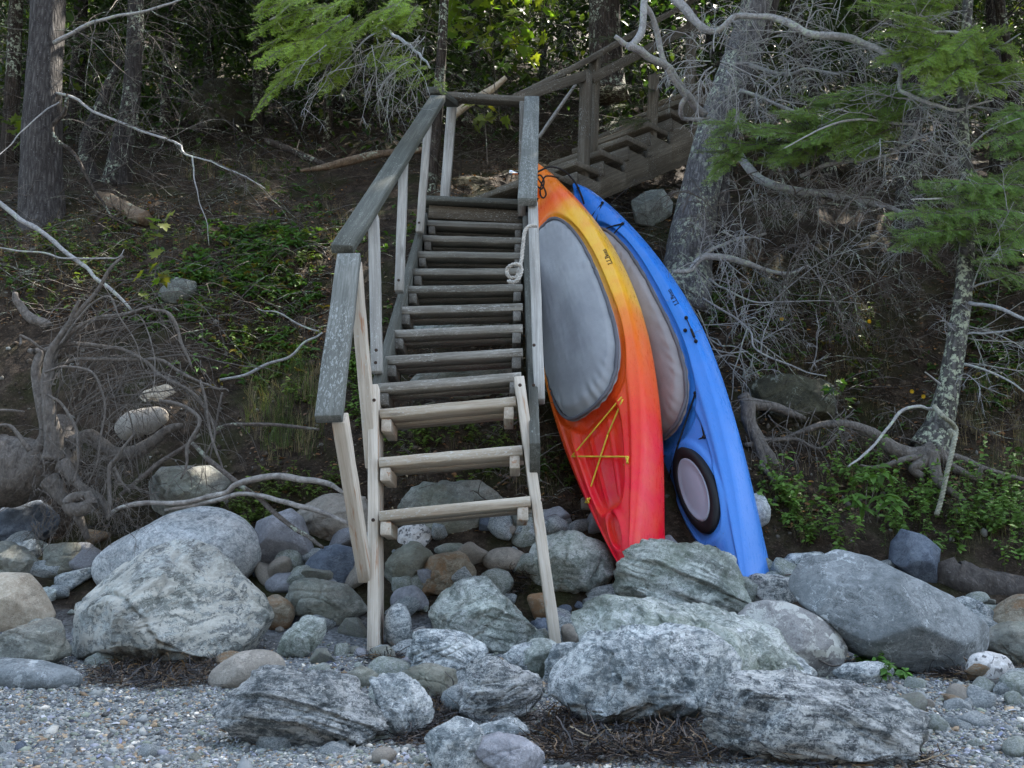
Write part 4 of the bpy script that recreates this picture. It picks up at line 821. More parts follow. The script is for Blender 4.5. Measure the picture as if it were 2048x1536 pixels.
RK = [
 ('big pale grey schist boulder blotched with cream lichen left of the stairs', 'big', [(123,1191),(191,1161),(284,1113),(345,1091),(390,1096),(427,1137),(458,1167),(492,1205),(530,1270),(526,1301),(458,1314),(410,1321),(359,1324),(239,1340),(219,1322),(154,1328),(120,1294),(116,1260)], 'a', 6, .85),
 ('large rounded blue-white veined granite boulder behind the lichened schist', 'granite', [(190,1150),(212,1109),(273,1072),(349,1031),(410,1014),(461,1027),(506,1062),(521,1103),(513,1144),(478,1171),(400,1195),(260,1195)], 'r', 5, .9),
 ('grey-purple speckled boulder right of the veined granite one', 'purple', [(510,1044),(578,1018),(602,1038),(615,1079),(628,1113),(590,1140),(523,1145),(505,1085)], 'm', 5, .9),
 ('dark blue smooth boulder with angular faces left of the front stair leg', 'dark', [(598,1154),(615,1120),(642,1096),(670,1090),(705,1098),(718,1130),(712,1165),(690,1180),(640,1182),(605,1168)], 'm', 4, .9),
 ('greenish brown schist slab just left of the front stair leg', 'green', [(567,1171),(608,1160),(650,1171),(700,1180),(725,1200),(732,1230),(670,1258),(615,1253),(575,1235)], 'a', 5, .8),
 ('tan angular sandstone block at the left frame edge', 'tan', [(-70,1150),(0,1147),(44,1150),(65,1174),(89,1212),(103,1239),(68,1253),(0,1266),(-70,1262)], 'm', 5, .8),
 ('dark grey-green schist block below the tan sandstone', 'green', [(-40,1275),(0,1273),(27,1253),(58,1241),(96,1246),(113,1267),(126,1308),(133,1331),(85,1337),(34,1330),(-40,1327)], 'a', 5, .8),
 ('low grey rounded slab half buried in gravel at far left', 'slate', [(-60,1318),(34,1321),(102,1336),(147,1350),(164,1366),(150,1378),(102,1380),(-60,1375)], 'r', 5, .7),
 ('striped grey foreground schist boulder with slanting bands in the gravel', 'streak', [(414,1454),(427,1420),(472,1386),(513,1345),(554,1352),(615,1369),(666,1380),(700,1388),(735,1402),(755,1427),(775,1440),(748,1470),(714,1494),(680,1504),(600,1506),(500,1496),(440,1477)], 'j', 6, .8),
 ('small buff layered stone behind the striped foreground boulder', 'brown', [(416,1362),(437,1335),(478,1308),(513,1301),(554,1308),(571,1342),(555,1362),(510,1366),(472,1378),(424,1374)], 'r', 5, .8),
 ('pale streaked schist chunk on gravel left of the stair foot', 'pale', [(552,1305),(560,1275),(600,1235),(640,1245),(650,1258),(628,1290),(600,1316),(570,1320)], 'a', 5, .8),
 ('small rusty brown stone under the greenish slab', 'rust', [(520,1208),(545,1190),(575,1205),(590,1225),(578,1255),(545,1264),(525,1242)], 'r', 4, .8),
 ('smooth grey cobble between purple boulder and greenish slab', 'purple', [(530,1165),(555,1145),(590,1145),(602,1165),(590,1184),(540,1186)], 'r', 4, .9),
 ('pale green triangular boulder between the two front stair legs', 'pale', [(865,1202),(892,1181),(926,1167),(970,1159),(994,1181),(1022,1215),(1059,1246),(1073,1267),(1083,1296),(1022,1310),(981,1308),(936,1292),(854,1272)], 'j', 6, .85),
 ('egg-shaped grey stone leaning against the left stair leg', 'blue', [(769,1236),(783,1212),(806,1208),(820,1232),(825,1270),(812,1298),(783,1294),(769,1272)], 'r', 4, .9),
 ('flat purple-grey stone behind the egg-shaped one', 'purple', [(780,1198),(793,1178),(827,1171),(847,1191),(858,1215),(826,1226),(785,1220)], 'r', 4, .9),
 ('dull brown slab under the lowest stair tread', 'green', [(770,1110),(783,1092),(827,1085),(861,1113),(866,1145),(824,1170),(785,1185),(766,1150)], 'a', 4, .8),
 ('flat rust-orange stained schist slab under the stairs', 'rust', [(818,1164),(871,1113),(946,1104),(952,1137),(945,1166),(890,1196),(858,1200),(826,1188)], 'a', 5, .9),
 ('white speckled granite block under the lowest tread', 'white', [(785,1072),(793,1060),(830,1046),(863,1050),(872,1079),(860,1102),(816,1096),(788,1088)], 'a', 4, .9),
 ('smooth brown round boulder under the right end of the lowest tread', 'brown', [(965,1123),(988,1099),(1022,1095),(1049,1107),(1058,1130),(1044,1148),(988,1146)], 'r', 4, 1.0),
 ('small flat olive stone behind the rust-stained slab', 'green', [(868,1101),(892,1087),(925,1086),(930,1102),(900,1112)], 'r', 4, 1.0),
 ('grey-green schist boulder behind the right stair leg', 'pale', [(1060,1089),(1107,1067),(1152,1066),(1210,1090),(1236,1107),(1225,1154),(1208,1204),(1158,1208),(1114,1200),(1059,1182),(1050,1137)], 'a', 5, .85),
 ('bluish rock below the red kayak stern left side', 'blue', [(1026,1051),(1060,1036),(1100,1045),(1120,1065),(1075,1090),(1036,1090)], 'a', 4, .9),
 ('whitish angular schist boulder in front of both kayak sterns', 'pale', [(1236,1086),(1262,1089),(1348,1099),(1420,1098),(1457,1102),(1480,1135),(1497,1160),(1504,1180),(1502,1236),(1470,1260),(1420,1258),(1345,1246),(1285,1220),(1240,1196),(1227,1145)], 'j', 6, .75),
 ('long pale ledge sloping right beneath the whitish schist boulder', 'pale', [(1148,1218),(1200,1204),(1300,1208),(1370,1238),(1460,1260),(1560,1294),(1622,1342),(1640,1385),(1520,1420),(1400,1400),(1250,1340),(1160,1300)], 'j', 6, 1.0),
 ('huge pale blue-grey schist boulder in the right foreground centre', 'blue', [(1097,1350),(1114,1340),(1150,1297),(1203,1268),(1260,1270),(1330,1262),(1400,1285),(1450,1318),(1500,1366),(1470,1410),(1430,1440),(1395,1450),(1300,1444),(1240,1458),(1200,1466),(1165,1443),(1118,1398)], 'j', 6, .8),
 ('long dark and white banded schist ledge at the lower right', 'streak', [(1409,1384),(1461,1364),(1512,1361),(1587,1364),(1690,1395),(1775,1433),(1856,1457),(1876,1489),(1873,1519),(1832,1548),(1600,1546),(1450,1526),(1411,1507),(1423,1450)], 'j', 6, .7),
 ('rounded grey-brown boulder with white lichen spots on its top', 'lichen', [(1480,1236),(1505,1211),(1539,1204),(1580,1207),(1632,1228),(1675,1258),(1690,1291),(1678,1327),(1637,1356),(1600,1350),(1540,1326),(1474,1274)], 'm', 6, .9),
 ('biggest smooth slate-grey boulder sloping down at the right', 'slate', [(1590,1182),(1599,1155),(1618,1125),(1662,1121),(1690,1108),(1758,1125),(1826,1159),(1881,1187),(1929,1228),(1979,1262),(2006,1308),(1949,1336),(1912,1343),(1854,1352),(1820,1334),(1690,1296),(1613,1217)], 'm', 6, .8),
 ('white pitted granite cobble on gravel at the lower right', 'white', [(1934,1341),(1947,1312),(1980,1304),(2014,1313),(2029,1339),(2027,1368),(1963,1370),(1938,1357)], 'r', 5, .9),
 ('upright dark slate block among the green plants at right', 'dark', [(1783,1126),(1787,1088),(1807,1060),(1846,1071),(1880,1098),(1878,1158),(1861,1170),(1820,1154)], 'm', 5, .8),
 ('reddish brown round boulder at the right frame edge', 'rust', [(1978,1256),(2004,1226),(2048,1192),(2100,1190),(2100,1266),(2030,1260)], 'm', 4, .9),
 ('grey-green block beneath the reddish boulder at right', 'green', [(1972,1262),(2010,1250),(2070,1248),(2100,1338),(2030,1322),(1993,1300)], 'a', 4, .8),
 ('small bluish layered stone behind the biggest slate boulder', 'blue', [(1900,1197),(1960,1205),(1999,1230),(1985,1262),(1925,1240)], 'a', 4, .9),
 ('pale bluish stone just right of the blue kayak stern', 'blue', [(1545,1137),(1587,1108),(1638,1105),(1675,1120),(1640,1150),(1600,1170),(1552,1166)], 'a', 5, .9),
 ('dark grey-blue rock wedged right of the whitish schist boulder', 'streak', [(1490,1160),(1520,1150),(1560,1153),(1594,1163),(1606,1208),(1540,1214),(1500,1216)], 'a', 4, .9),
 ('pale granite boulder peeking out behind the blue kayak', 'granite', [(1490,992),(1525,986),(1540,1015),(1537,1044),(1510,1060),(1490,1056)], 'r', 4, .9),
 ('blue and white streaked boulder in front of the pale green one', 'blue', [(811,1337),(844,1301),(851,1265),(902,1268),(940,1288),(976,1308),(976,1330),(921,1366),(871,1360)], 'j', 6, .85),
 ('small purplish white boulder below the right stair foot', 'blue', [(1003,1313),(1039,1288),(1066,1285),(1092,1302),(1097,1342),(1089,1359),(1020,1348)], 'a', 5, .85),
 ('dark blue-grey jagged boulder at the lower centre', 'streak', [(917,1379),(953,1340),(1005,1326),(1035,1347),(1083,1360),(1092,1386),(1089,1424),(1022,1448),(964,1452),(938,1417)], 'j', 6, .85),
 ('brownish layered schist stone left of the dark jagged boulder', 'green', [(797,1352),(851,1333),(912,1353),(918,1396),(865,1406),(828,1380)], 'a', 5, .85),
 ('grey schist boulder right of the striped foreground one', 'blue', [(733,1369),(789,1357),(834,1374),(863,1415),(868,1443),(796,1486),(769,1441),(746,1405)], 'j', 5, .85),
 ('grey pointed stone at the bottom edge amid seaweed', 'blue', [(845,1495),(880,1453),(906,1443),(948,1466),(962,1500),(990,1548),(880,1556)], 'a', 5, .8),
 ('small blue stone with a white corner amid dark seaweed', 'blue', [(948,1474),(1022,1442),(1048,1442),(1061,1478),(1037,1496),(988,1484)], 'a', 5, .8),
 ('pale grey flat slab at the bottom centre edge', 'purple', [(938,1480),(988,1473),(1044,1490),(1085,1523),(1092,1556),(1000,1560),(958,1510)], 'a', 5, .8),
 ('bluish wedge of rock between right stair foot and huge schist boulder', 'blue', [(1086,1357),(1106,1300),(1155,1288),(1126,1340),(1104,1366)], 'a', 4, .8),
 ('small blue-grey block on gravel above the banded ledge', 'blue', [(1753,1423),(1775,1405),(1823,1400),(1832,1421),(1828,1440),(1782,1441)], 'a', 4, .9),
 ('low greenish slab by small plants under the slate boulder', 'blue', [(1668,1362),(1707,1330),(1758,1327),(1794,1350),(1758,1367),(1690,1371)], 'a', 4, .8),
 ('flat oval blue-green cobble in front of the stair foot', 'green', [(678,1359),(720,1333),(747,1343),(760,1362),(735,1376),(690,1374)], 'r', 4, .8),
 ('brown-grey schist slab on the far left below the roots', 'green', [(-40,1100),(0,1083),(40,1108),(65,1128),(77,1157),(50,1170),(-40,1162)], 'a', 5, .8),
 ('brown angular block left of the veined granite boulder', 'green', [(73,1095),(137,1087),(169,1126),(139,1151),(92,1158)], 'a', 4, .9),
 ('small blue schist stone left of the brown angular block', 'blue', [(28,1090),(62,1080),(77,1110),(62,1128),(35,1118)], 'a', 4, .9),
 ('grey rectangular cobble tilted against the brown block', 'purple', [(138,1099),(160,1087),(200,1120),(186,1140),(165,1134)], 'a', 4, .9),
 ('flat bluish stone below the rectangular cobble', 'blue', [(108,1159),(178,1138),(183,1152),(139,1186),(113,1180)], 'a', 4, .9),
 ('small pale speckled stone right of the tan sandstone', 'pale', [(73,1175),(116,1176),(105,1209),(85,1200)], 'a', 4, .9),
 ('dark shaded rock under the root mass at left', 'dark', [(-20,1005),(60,1003),(112,1050),(92,1090),(40,1092),(-20,1085)], 'a', 4, .9),
 ('brown flat slab behind the leaning front rail post', 'brown', [(586,1010),(630,990),(720,998),(748,1040),(743,1085),(660,1092),(596,1065)], 'a', 5, .8),
 ('large dim grey-brown slab behind the lower stair treads', 'green', [(786,1010),(860,968),(960,963),(1012,1000),(1004,1055),(900,1082),(816,1065)], 'a', 5, .8),
 ('mossy grey stone in the soil behind the blue kayak and leaning trunk', 'bank', [(1263,400),(1290,381),(1325,378),(1345,405),(1342,432),(1310,456),(1273,450)], 'm', 5, .9),
 ('small pale stone set in the leafy bank at left', 'bank', [(318,575),(345,553),(390,563),(394,590),(362,612),(323,608)], 'm', 4, .9),
 ('rounded brownish stone held in the curved roots', 'brown', [(230,850),(260,823),(320,813),(337,835),(312,874),(250,886)], 'r', 4, .8),
 ('flat tan stone above the curved root', 'tan', [(268,790),(340,768),(352,795),(302,810)], 'a', 4, .8),
 ('dim greenish rock face beneath the root tangle', 'green', [(285,985),(330,943),(430,933),(455,975),(444,1020),(350,1050),(296,1030)], 'a', 5, .8),
 ('large dark mossy boulder in the shade of the woods', 'moss', [(362,225),(400,158),(480,163),(522,200),(512,250),(420,266)], 'm', 5, .9),
 ('tiny white stone beside the egg-shaped one', 'white', [(825,1262),(850,1253),(855,1275),(836,1286)], 'a', 3, .9),
 ('white flat pebble stone at the left stair foot', 'white', [(759,1335),(785,1326),(803,1338),(787,1350),(764,1348)], 'r', 3, .9),
 ('olive pebble stone under the white flat one', 'green', [(754,1352),(800,1336),(811,1347),(791,1368),(757,1364)], 'r', 3, .9),
 ('rusty brown stone touching the right stair leg', 'rust', [(1054,1193),(1090,1187),(1099,1232),(1072,1242)], 'r', 4, .9),
 ('dark grey pitted stone left of the right stair leg', 'dark', [(1060,1247),(1097,1238),(1102,1275),(1076,1284)], 'a', 4, .9),
 ('brown cobble right of the right stair leg', 'brown', [(1122,1252),(1140,1248),(1160,1268),(1152,1292),(1127,1289)], 'r', 4, .9),
 ('grey boulder under the middle of the blue kayak', 'purple', [(1320,1080),(1340,1070),(1358,1090),(1358,1110),(1330,1112)], 'r', 4, .9),
 ('brown mossy earth lump right of the blue kayak', 'moss', [(1500,770),(1560,745),(1640,760),(1690,800),(1680,850),(1600,860),(1520,840)], 'a', 5, .7),
 ('grey schist rock in the bank beneath the upper treads', 'pale', [(820,640),(900,622),(1000,630),(1035,655),(1020,690),(900,690),(830,672)], 'a', 5, .7),
 ('dark earthy rock in the bank beneath the middle treads', 'green', [(800,740),(880,715),(1000,712),(1040,740),(1030,800),(900,805),(810,790)], 'a', 5, .7),
 ('jagged grey slab bridging the huge schist boulder and the banded ledge', 'blue', [(1385,1300),(1450,1288),(1560,1318),(1650,1360),(1610,1410),(1480,1412),(1400,1380)], 'j', 5, .9),
 ('flat tilted schist slab at the right end of the banded ledge', 'streak', [(1640,1366),(1720,1378),(1800,1420),(1880,1452),(1860,1480),(1740,1450),(1650,1410)], 'j', 5, .8),
 ('low broken slab at the foot of the right stair leg', 'pale', [(1020,1300),(1080,1280),(1130,1300),(1140,1340),(1080,1360),(1025,1340)], 'j', 4, .8),
]
for r_ in RK: rock(*r_)
# small stones that fill the gaps, each its own object
rng = np.random.default_rng(77)
def stone_shape(V, k):
    rg_ = np.random.default_rng(900 + k); L = V * np.array([1, .85, .7])
    for _ in range(11):
        a = rg_.normal(size=3); a /= np.linalg.norm(a); h = L @ a; L = L - a * (np.clip(h - h.max() * rg_.uniform(.6, .82), 0, None) * .95)[:, None]
    return L * (1 + 0.07 * fbm3(*(V * 2.3 + k * 9).T, 20 + k, 3))[:, None] * 1.15
_pm = [mesh_np('beach_stone', *(lambda V, f_: (stone_shape(V, k), [f_]))(*ico(3)), ROCK[kd]) for k, kd in enumerate(['blue', 'pale', 'green', 'purple', 'brown', 'rust', 'dark', 'white'])]
MID = [([(0, 1070), (240, 1080), (200, 1170), (0, 1170)], 7), ([(520, 1110), (740, 1080), (740, 1280), (540, 1260)], 10), ([(760, 1050), (1060, 1040), (1060, 1190), (780, 1190)], 14), ([(1060, 1180), (1240, 1190), (1230, 1290), (1060, 1300)], 7), ([(1480, 1130), (1600, 1140), (1600, 1210), (1480, 1210)], 5), ([(760, 1290), (1000, 1300), (930, 1440), (760, 1360)], 8), ([(1900, 1180), (2048, 1180), (2048, 1300), (1960, 1300)], 5), ([(1020, 1040), (1240, 1010), (1340, 1080), (1240, 1090), (1060, 1090)], 10)]
for poly, n in MID:
    q = in_poly(poly, n, rng)
    for (px, py), g in zip(q, G(q[:, 0], q[:, 1])):
        s = float(rng.uniform(.05, .10)); me = _pm[int(rng.choice(8, p=[.32, .26, .16, .08, .08, .05, .05, .0]))]
        o = bpy.data.objects.new('beach_rock', me); C.objects.link(o); o.location = (g[0], g[1], g[2] + s * 0.15)
        o.scale = (s * rng.uniform(.9, 1.4), s * rng.uniform(.8, 1.2), s * rng.uniform(.7, 1)); o.rotation_euler = (rng.normal(0, .4), rng.normal(0, .4), rng.uniform(0, 6.28))
        tag(o, 'angular fist-sized rock packed in between the big boulders', 'rock', 'angular rocks packed between the boulders')
FILL = [([(0, 1090), (720, 1090), (730, 1340), (180, 1390), (0, 1380)], 44), ([(720, 1100), (1240, 1090), (1240, 1290), (1100, 1400), (720, 1380)], 60), ([(1480, 1130), (2048, 1150), (2048, 1380), (1700, 1380), (1500, 1300)], 36), ([(560, 1300), (900, 1300), (960, 1480), (560, 1400)], 34), ([(1560, 1380), (2048, 1380), (2048, 1530), (1880, 1530)], 26), ([(0, 1390), (900, 1480), (900, 1536), (0, 1536)], 14)]
for poly, n in FILL:
    q = in_poly(poly, n, rng)
    for (px, py), g in zip(q, G(q[:, 0], q[:, 1])):
        s = float(np.clip(rng.lognormal(-3.6, 0.5), 0.012, 0.07)); me = _pm[int(rng.choice(8, p=[.34, .24, .12, .09, .08, .03, .08, .02]))]
        o = bpy.data.objects.new('beach_stone', me); C.objects.link(o); o.location = (g[0], g[1], g[2] + s * 0.28)
        o.scale = (s * rng.uniform(.8, 1.3), s * rng.uniform(.8, 1.2), s); o.rotation_euler = (rng.normal(0, .3), rng.normal(0, .3), rng.uniform(0, 6.28))
        tag(o, 'small loose beach stone among the boulders and gravel', 'stone', 'small stones filling gaps in the rocks')
# gravel: far too many to count
rng = np.random.default_rng(5); N = 96000
py = 1280 + 275 * rng.random(N) ** 0.62; px = rng.uniform(-60, 2110, N)
g = G(px, py); keep = g[:, 1] < 4.3; g = g[keep]; N = len(g)
V0, f0 = ico(1); r = np.clip(rng.lognormal(-5.58, 0.36, N), 0.0026, 0.014) * np.where(rng.random(N) < .03, 1.9, 1.0)
sc3 = r[:, None] * np.stack([rng.uniform(.8, 1.4, N), rng.uniform(.7, 1.1, N), rng.uniform(.4, .8, N)], -1); a = rng.uniform(0, 6.28, N)
L = V0[None] * sc3[:, None] * (1 + rng.normal(0, .12, (N, 12, 1))); ca, sa = np.cos(a)[:, None], np.sin(a)[:, None]; tl = rng.normal(0, .35, N)[:, None]
x = L[..., 0] * ca - L[..., 1] * sa; y = L[..., 0] * sa + L[..., 1] * ca; z = L[..., 2] + tl * L[..., 0]
V = np.stack([x + g[:, 0:1], y + g[:, 1:2], z + g[:, 2:3] + r[:, None] * .25], -1).reshape(-1, 3)
pal = np.array([(.19, .21, .23), (.26, .28, .29), (.13, .145, .165), (.36, .36, .35), (.60, .58, .55), (.36, .28, .20), (.22, .16, .11), (.21, .24, .21), (.28, .30, .38), (.08, .085, .09)])
ci = rng.choice(10, N, p=[.25, .22, .17, .06, .03, .05, .04, .09, .04, .05]); col = np.array([1.0, .955, .87]) * pal[ci] * rng.uniform(.75, 1.25, (N, 1))
fc = (f0[None] + (np.arange(N) * 12)[:, None, None]).reshape(-1, 3)
tag(wobj('gravel', V, [fc], PEB, col=np.repeat(col, 12, 0), base=(0, 3, -.7)), 'grey shingle of small pebbles covering the beach', 'gravel', kind='stuff')
# bits of broken mussel shell on the gravel
rng = np.random.default_rng(8); q = np.concatenate([in_poly([(0, 1390), (420, 1400), (500, 1500), (900, 1536), (0, 1536)], 46, rng), in_poly([(1700, 1390), (2048, 1380), (2048, 1530), (1880, 1530)], 26, rng), in_poly([(600, 1310), (760, 1310), (700, 1370)], 10, rng)])
gp = G(q[:, 0], q[:, 1]); V = []; fcs = []; cols = []
u = np.linspace(-1, 1, 5); A_, B_ = np.meshgrid(u, u, indexing='ij'); sh = np.stack([A_, B_ * (1 - .5 * A_ ** 2) * .5, .25 * (1 - A_ ** 2 * .6 - B_ ** 2 * .4)], -1).reshape(-1, 3); ii = np.arange(25).reshape(5, 5); qq = np.stack([ii[:-1, :-1], ii[1:, :-1], ii[1:, 1:], ii[:-1, 1:]], -1).reshape(-1, 4)
for k, p in enumerate(gp):
    s = rng.uniform(.005, .011); a = rng.uniform(0, 6.28); M = np.array([[math.cos(a), -math.sin(a), 0], [math.sin(a), math.cos(a), 0], [rng.normal(0, .4), rng.normal(0, .4), 1]])
    V.append(sh * s @ M.T + p + np.array([0, 0, .008])); fcs.append(qq + 25 * k); cols.append(np.repeat([[.45, .45, .47] if rng.random() < .6 else [.20, .22, .32]], 25, 0))
tag(wobj('shell_litter', np.concatenate(V), [np.concatenate(fcs)], PEB, col=np.concatenate(cols), base=(0, 3, -.7)), 'broken white and violet mussel shell bits strewn on the gravel', 'shells', kind='stuff')
# ------------------------------------------------------------------ trees
def trunk_obj(name, pts, rad, m, parent, k=20, n=70, flare=0.0, lump=0.06, seed=0):
    c_ = spline(pts, n); p = np.linspace(0, 1, n); r = np.interp(p, np.linspace(0, 1, len(rad)), rad)
    t = np.gradient(c_, axis=0); t /= np.linalg.norm(t, axis=1, keepdims=True); u = np.cross(t, np.array([0.1, 1.0, 0.05])); u /= np.linalg.norm(u, axis=1, keepdims=True); v = np.cross(t, u)
    ang = np.linspace(0, 2 * np.pi, k, endpoint=False); Pn, An = np.meshgrid(p, ang, indexing='ij')
    rr_ = r[:, None] * (1 + .03 * noise3(np.cos(An) * 12, np.sin(An) * 12, Pn * 40, seed + 8) + lump * noise3(np.cos(An) * 1.6 + seed, np.sin(An) * 1.6, Pn * 5, seed) + lump * .5 * noise3(np.cos(An) * 5, np.sin(An) * 5, Pn * 14, seed + 3))
    if flare: rr_ = rr_ * (1 + flare * np.exp(-Pn / 0.06) * (1 + .6 * np.sin(An * 5 + seed)))
    V = c_[:, None] + rr_[..., None] * (u[:, None] * np.cos(An)[..., None] + v[:, None] * np.sin(An)[..., None]); idx = np.arange(n * k).reshape(n, k)
    q = np.stack([idx[:-1], np.roll(idx[:-1], -1, 1), np.roll(idx[1:], -1, 1), idx[1:]], -1).reshape(-1, 4)
    return wobj(name, V.reshape(-1, 3), [q, np.array([idx[0, ::-1], idx[-1]])], m, parent)
def limb(parent, pts, rad, m, name='limb', k=8, n=28, seed=1, rough=0.008):
    """a bare limb with small crooks"""
    c_ = spline(pts, n); L = np.linalg.norm(np.diff(c_, axis=0), axis=1).sum(); x = np.linspace(0, L, n)
    rng = np.random.default_rng(seed); c_ = c_ + rough * np.stack([noise3(x * 9, 0 * x + j, 0 * x, seed + j) for j in range(3)], -1) * np.minimum(1, x / (L * .15 + 1e-6))[:, None]
    r = np.interp(np.linspace(0, 1, n), np.linspace(0, 1, len(rad)), rad) * (1 + 0.10 * noise3(x * 22, 0 * x, 0 * x, seed + 9))
    tb = Tubes(); tb.add(c_, r); return tb.build(name, m, parent, k), c_
def rand_dir(rng): 
    v = rng.normal(size=3); return v / np.linalg.norm(v)
def grow(tb, p, d, L, r, lvl, rng, droop=0.15, wig=0.28, kids=(3, 6), ang=0.8, n=8, up=0.0):
    pts = [p]; d = d / np.linalg.norm(d); st = L / (n - 1)
    for i in range(n - 1):
        d = d + rng.normal(0, wig, 3) * 0.5 + np.array([0, 0, -droop * i / n + up]); d /= np.linalg.norm(d); pts.append(pts[-1] + d * st)
    pts = np.array(pts); tb.add(pts, np.linspace(r, r * 0.35, n))
    if lvl <= 0: return
    for k in range(rng.integers(*kids)):
        i = int(rng.integers(1, n - 1)); t = pts[i + 1] - pts[i]; t /= np.linalg.norm(t); s = np.cross(t, rand_dir(rng)); s /= np.linalg.norm(s) + 1e-9
        grow(tb, pts[i], t * math.cos(ang) + s * math.sin(ang), L * rng.uniform(.3, .65) * (1 - .4 * i / n), r * .55, lvl - 1, rng, droop, wig, kids, ang, max(5, n - 1), up)
class Leaves:
    """flat or folded leaves collected into one mesh"""
    def __init__(s): s.V = []; s.T = []; s.Q = []; s.c = []; s.off = 0
    def add(s, pos, d, nrm, L, W, col, droop=0.25, fold=0.15):
        pos = np.atleast_2d(pos); n = len(pos); d = np.broadcast_to(d, (n, 3)); nrm = np.broadcast_to(nrm, (n, 3)); L = np.broadcast_to(L, n)[:, None]; W = np.broadcast_to(W, n)[:, None]
        d = d / (np.linalg.norm(d, axis=1, keepdims=True) + 1e-9); sd = np.cross(d, nrm); sd /= np.linalg.norm(sd, axis=1, keepdims=True) + 1e-9; nn = np.cross(sd, d); dz = np.array([0, 0, -1.0])
        def pt(x, y, up): return pos + d * L * x + sd * W * y + nn * L * up + dz * L * droop * x * x
        vs = [pt(0, 0, 0), pt(.35, 0, -.02), pt(.7, 0, -.02), pt(1, 0, 0), pt(.3, .46, fold * .5), pt(.68, .38, fold * .4), pt(.3, -.46, fold * .5), pt(.68, -.38, fold * .4)]
        s.V.append(np.stack(vs, 1).reshape(-1, 3)); o = s.off + np.arange(n)[:, None] * 8
        s.T.append(np.concatenate([o + np.array([[0, 4, 1]]), o + np.array([[4 + 1, 3, 2]]), o + np.array([[0, 1, 6]]), o + np.array([[2, 3, 7]])]))
        s.Q.append(np.concatenate([o + np.array([[4, 5, 2, 1]]), o + np.array([[1, 2, 7, 6]])])); s.c.append(np.repeat(np.broadcast_to(col, (n, 3)), 8, 0)); s.off += n * 8
    def build(s, name, m, parent=None, base=None):
        return wobj(name, np.concatenate(s.V), [np.concatenate(s.T), np.concatenate(s.Q)], m, parent, True, np.concatenate(s.c), base)
class Needles:
    def __init__(s): s.V = []; s.c = []
    def add(s, pos, d, sd, L, W, col):
        L = np.broadcast_to(L, len(pos))[:, None]
        s.V.append(np.stack([pos - sd * W * .5, pos + sd * W * .5, pos + d * L], 1).reshape(-1, 3)); s.c.append(np.repeat(np.broadcast_to(col, (len(pos), 3)), 3, 0))
    def build(s, name, m, parent, base=None):
        V = np.concatenate(s.V); return wobj(name, V, [np.arange(len(V)).reshape(-1, 3)], m, parent, False, np.concatenate(s.c), base)
def spray(nd_, tb, B, T, nrm, width, rng, hue=(0.10, 0.17, 0.03), dens=1.0):
    """a flat drooping hemlock spray from B to T"""
    B = np.array(B); T = np.array(T); ax = T - B; L = np.linalg.norm(ax); ax /= L; nrm = np.array(nrm, float); nrm -= ax * (nrm @ ax); nrm /= np.linalg.norm(nrm); sd = np.cross(ax, nrm)
    n = 9; t = np.linspace(0, 1, n); bow = rng.normal(0, .05) * L
    main = B + ax * (t * L)[:, None] + sd * (np.sin(t * np.pi) * bow)[:, None] + nrm * (0.05 * L * np.sin(t * np.pi) - 0.02 * L * t)[:, None]; tb.add(main, np.linspace(.0045, .0012, n))
    nb = max(8, int(L / .0105)); base_col = np.array(hue)
    for i in range(nb):
        s = (i + rng.random()) / nb; s = min(.999, s); p = np.array([np.interp(s, t, main[:, j]) for j in range(3)]); side = 1 if i % 2 else -1
        prof = (0.25 + 0.75 * min(1, s / .25)) * (1 - s) ** .75 + .10; bl = width * prof * rng.uniform(.6, 1.2)
        ca = rng.normal(.95, .16); d0 = ax * math.cos(ca) + sd * side * math.sin(ca) + nrm * rng.normal(-.05, .22); d0 /= np.linalg.norm(d0)
        m_ = 6; tt = np.linspace(0, 1, m_); br = p + d0 * (tt * bl)[:, None] + ax * (.18 * bl * tt ** 2)[:, None] + np.array([0, 0, -1.0]) * (.16 * bl * tt ** 2)[:, None]; tb.add(br, np.linspace(.0018, .0006, m_))
        tips = [br]
        ns = max(1, int(bl / .008))
        for j in range(ns):
            u = (j + .5) / ns; q = np.array([np.interp(u, tt, br[:, c_]) for c_ in range(3)]); sl = (.35 * bl * (1 - u) + .012) * rng.uniform(.6, 1.2); sgn = 1 if j % 2 else -1
            d1 = d0 * math.cos(.8) + np.cross(nrm, d0) * sgn * math.sin(.8) + nrm * rng.normal(0, .2); tips.append(np.linspace(q, q + d1 * sl + np.array([0, 0, -.12 * sl]), 4))
        shade = rng.uniform(.7, 1.25); yel = rng.random() ** 3
        for tp in tips:
            seg = np.linalg.norm(np.diff(tp, axis=0), axis=1).sum(); k = max(4, int(seg / .0022 * dens)); u = np.linspace(0, 1, k); x = np.linspace(0, 1, len(tp)); pos = np.stack([np.interp(u, x, tp[:, c_]) for c_ in range(3)], -1)
            dd = (tp[-1] - tp[0]) / (np.linalg.norm(tp[-1] - tp[0]) + 1e-9); ss = np.cross(nrm, dd); ss /= np.linalg.norm(ss) + 1e-9
            sg = np.where(np.arange(k) % 2, 1, -1)[:, None]; dv = ss * sg * .85 + dd * .5 + nrm * rng.normal(.1, .3, (k, 1)); dv /= np.linalg.norm(dv, axis=1, keepdims=True)
            tipf = u[:, None] ** 2 * .35; col = base_col * shade * rng.uniform(.75, 1.2, (k, 1)) * (1 - tipf) + (base_col * np.array([1.9, 1.5, 1.1])) * (tipf + 0) ; col = col * (1 - .5 * yel) + np.array([.19, .20, .03]) * .5 * yel
            nd_.add(pos, dv, np.cross(dv, nrm), rng.uniform(.008, .014, k), .0029, np.clip(col, 0, 1))
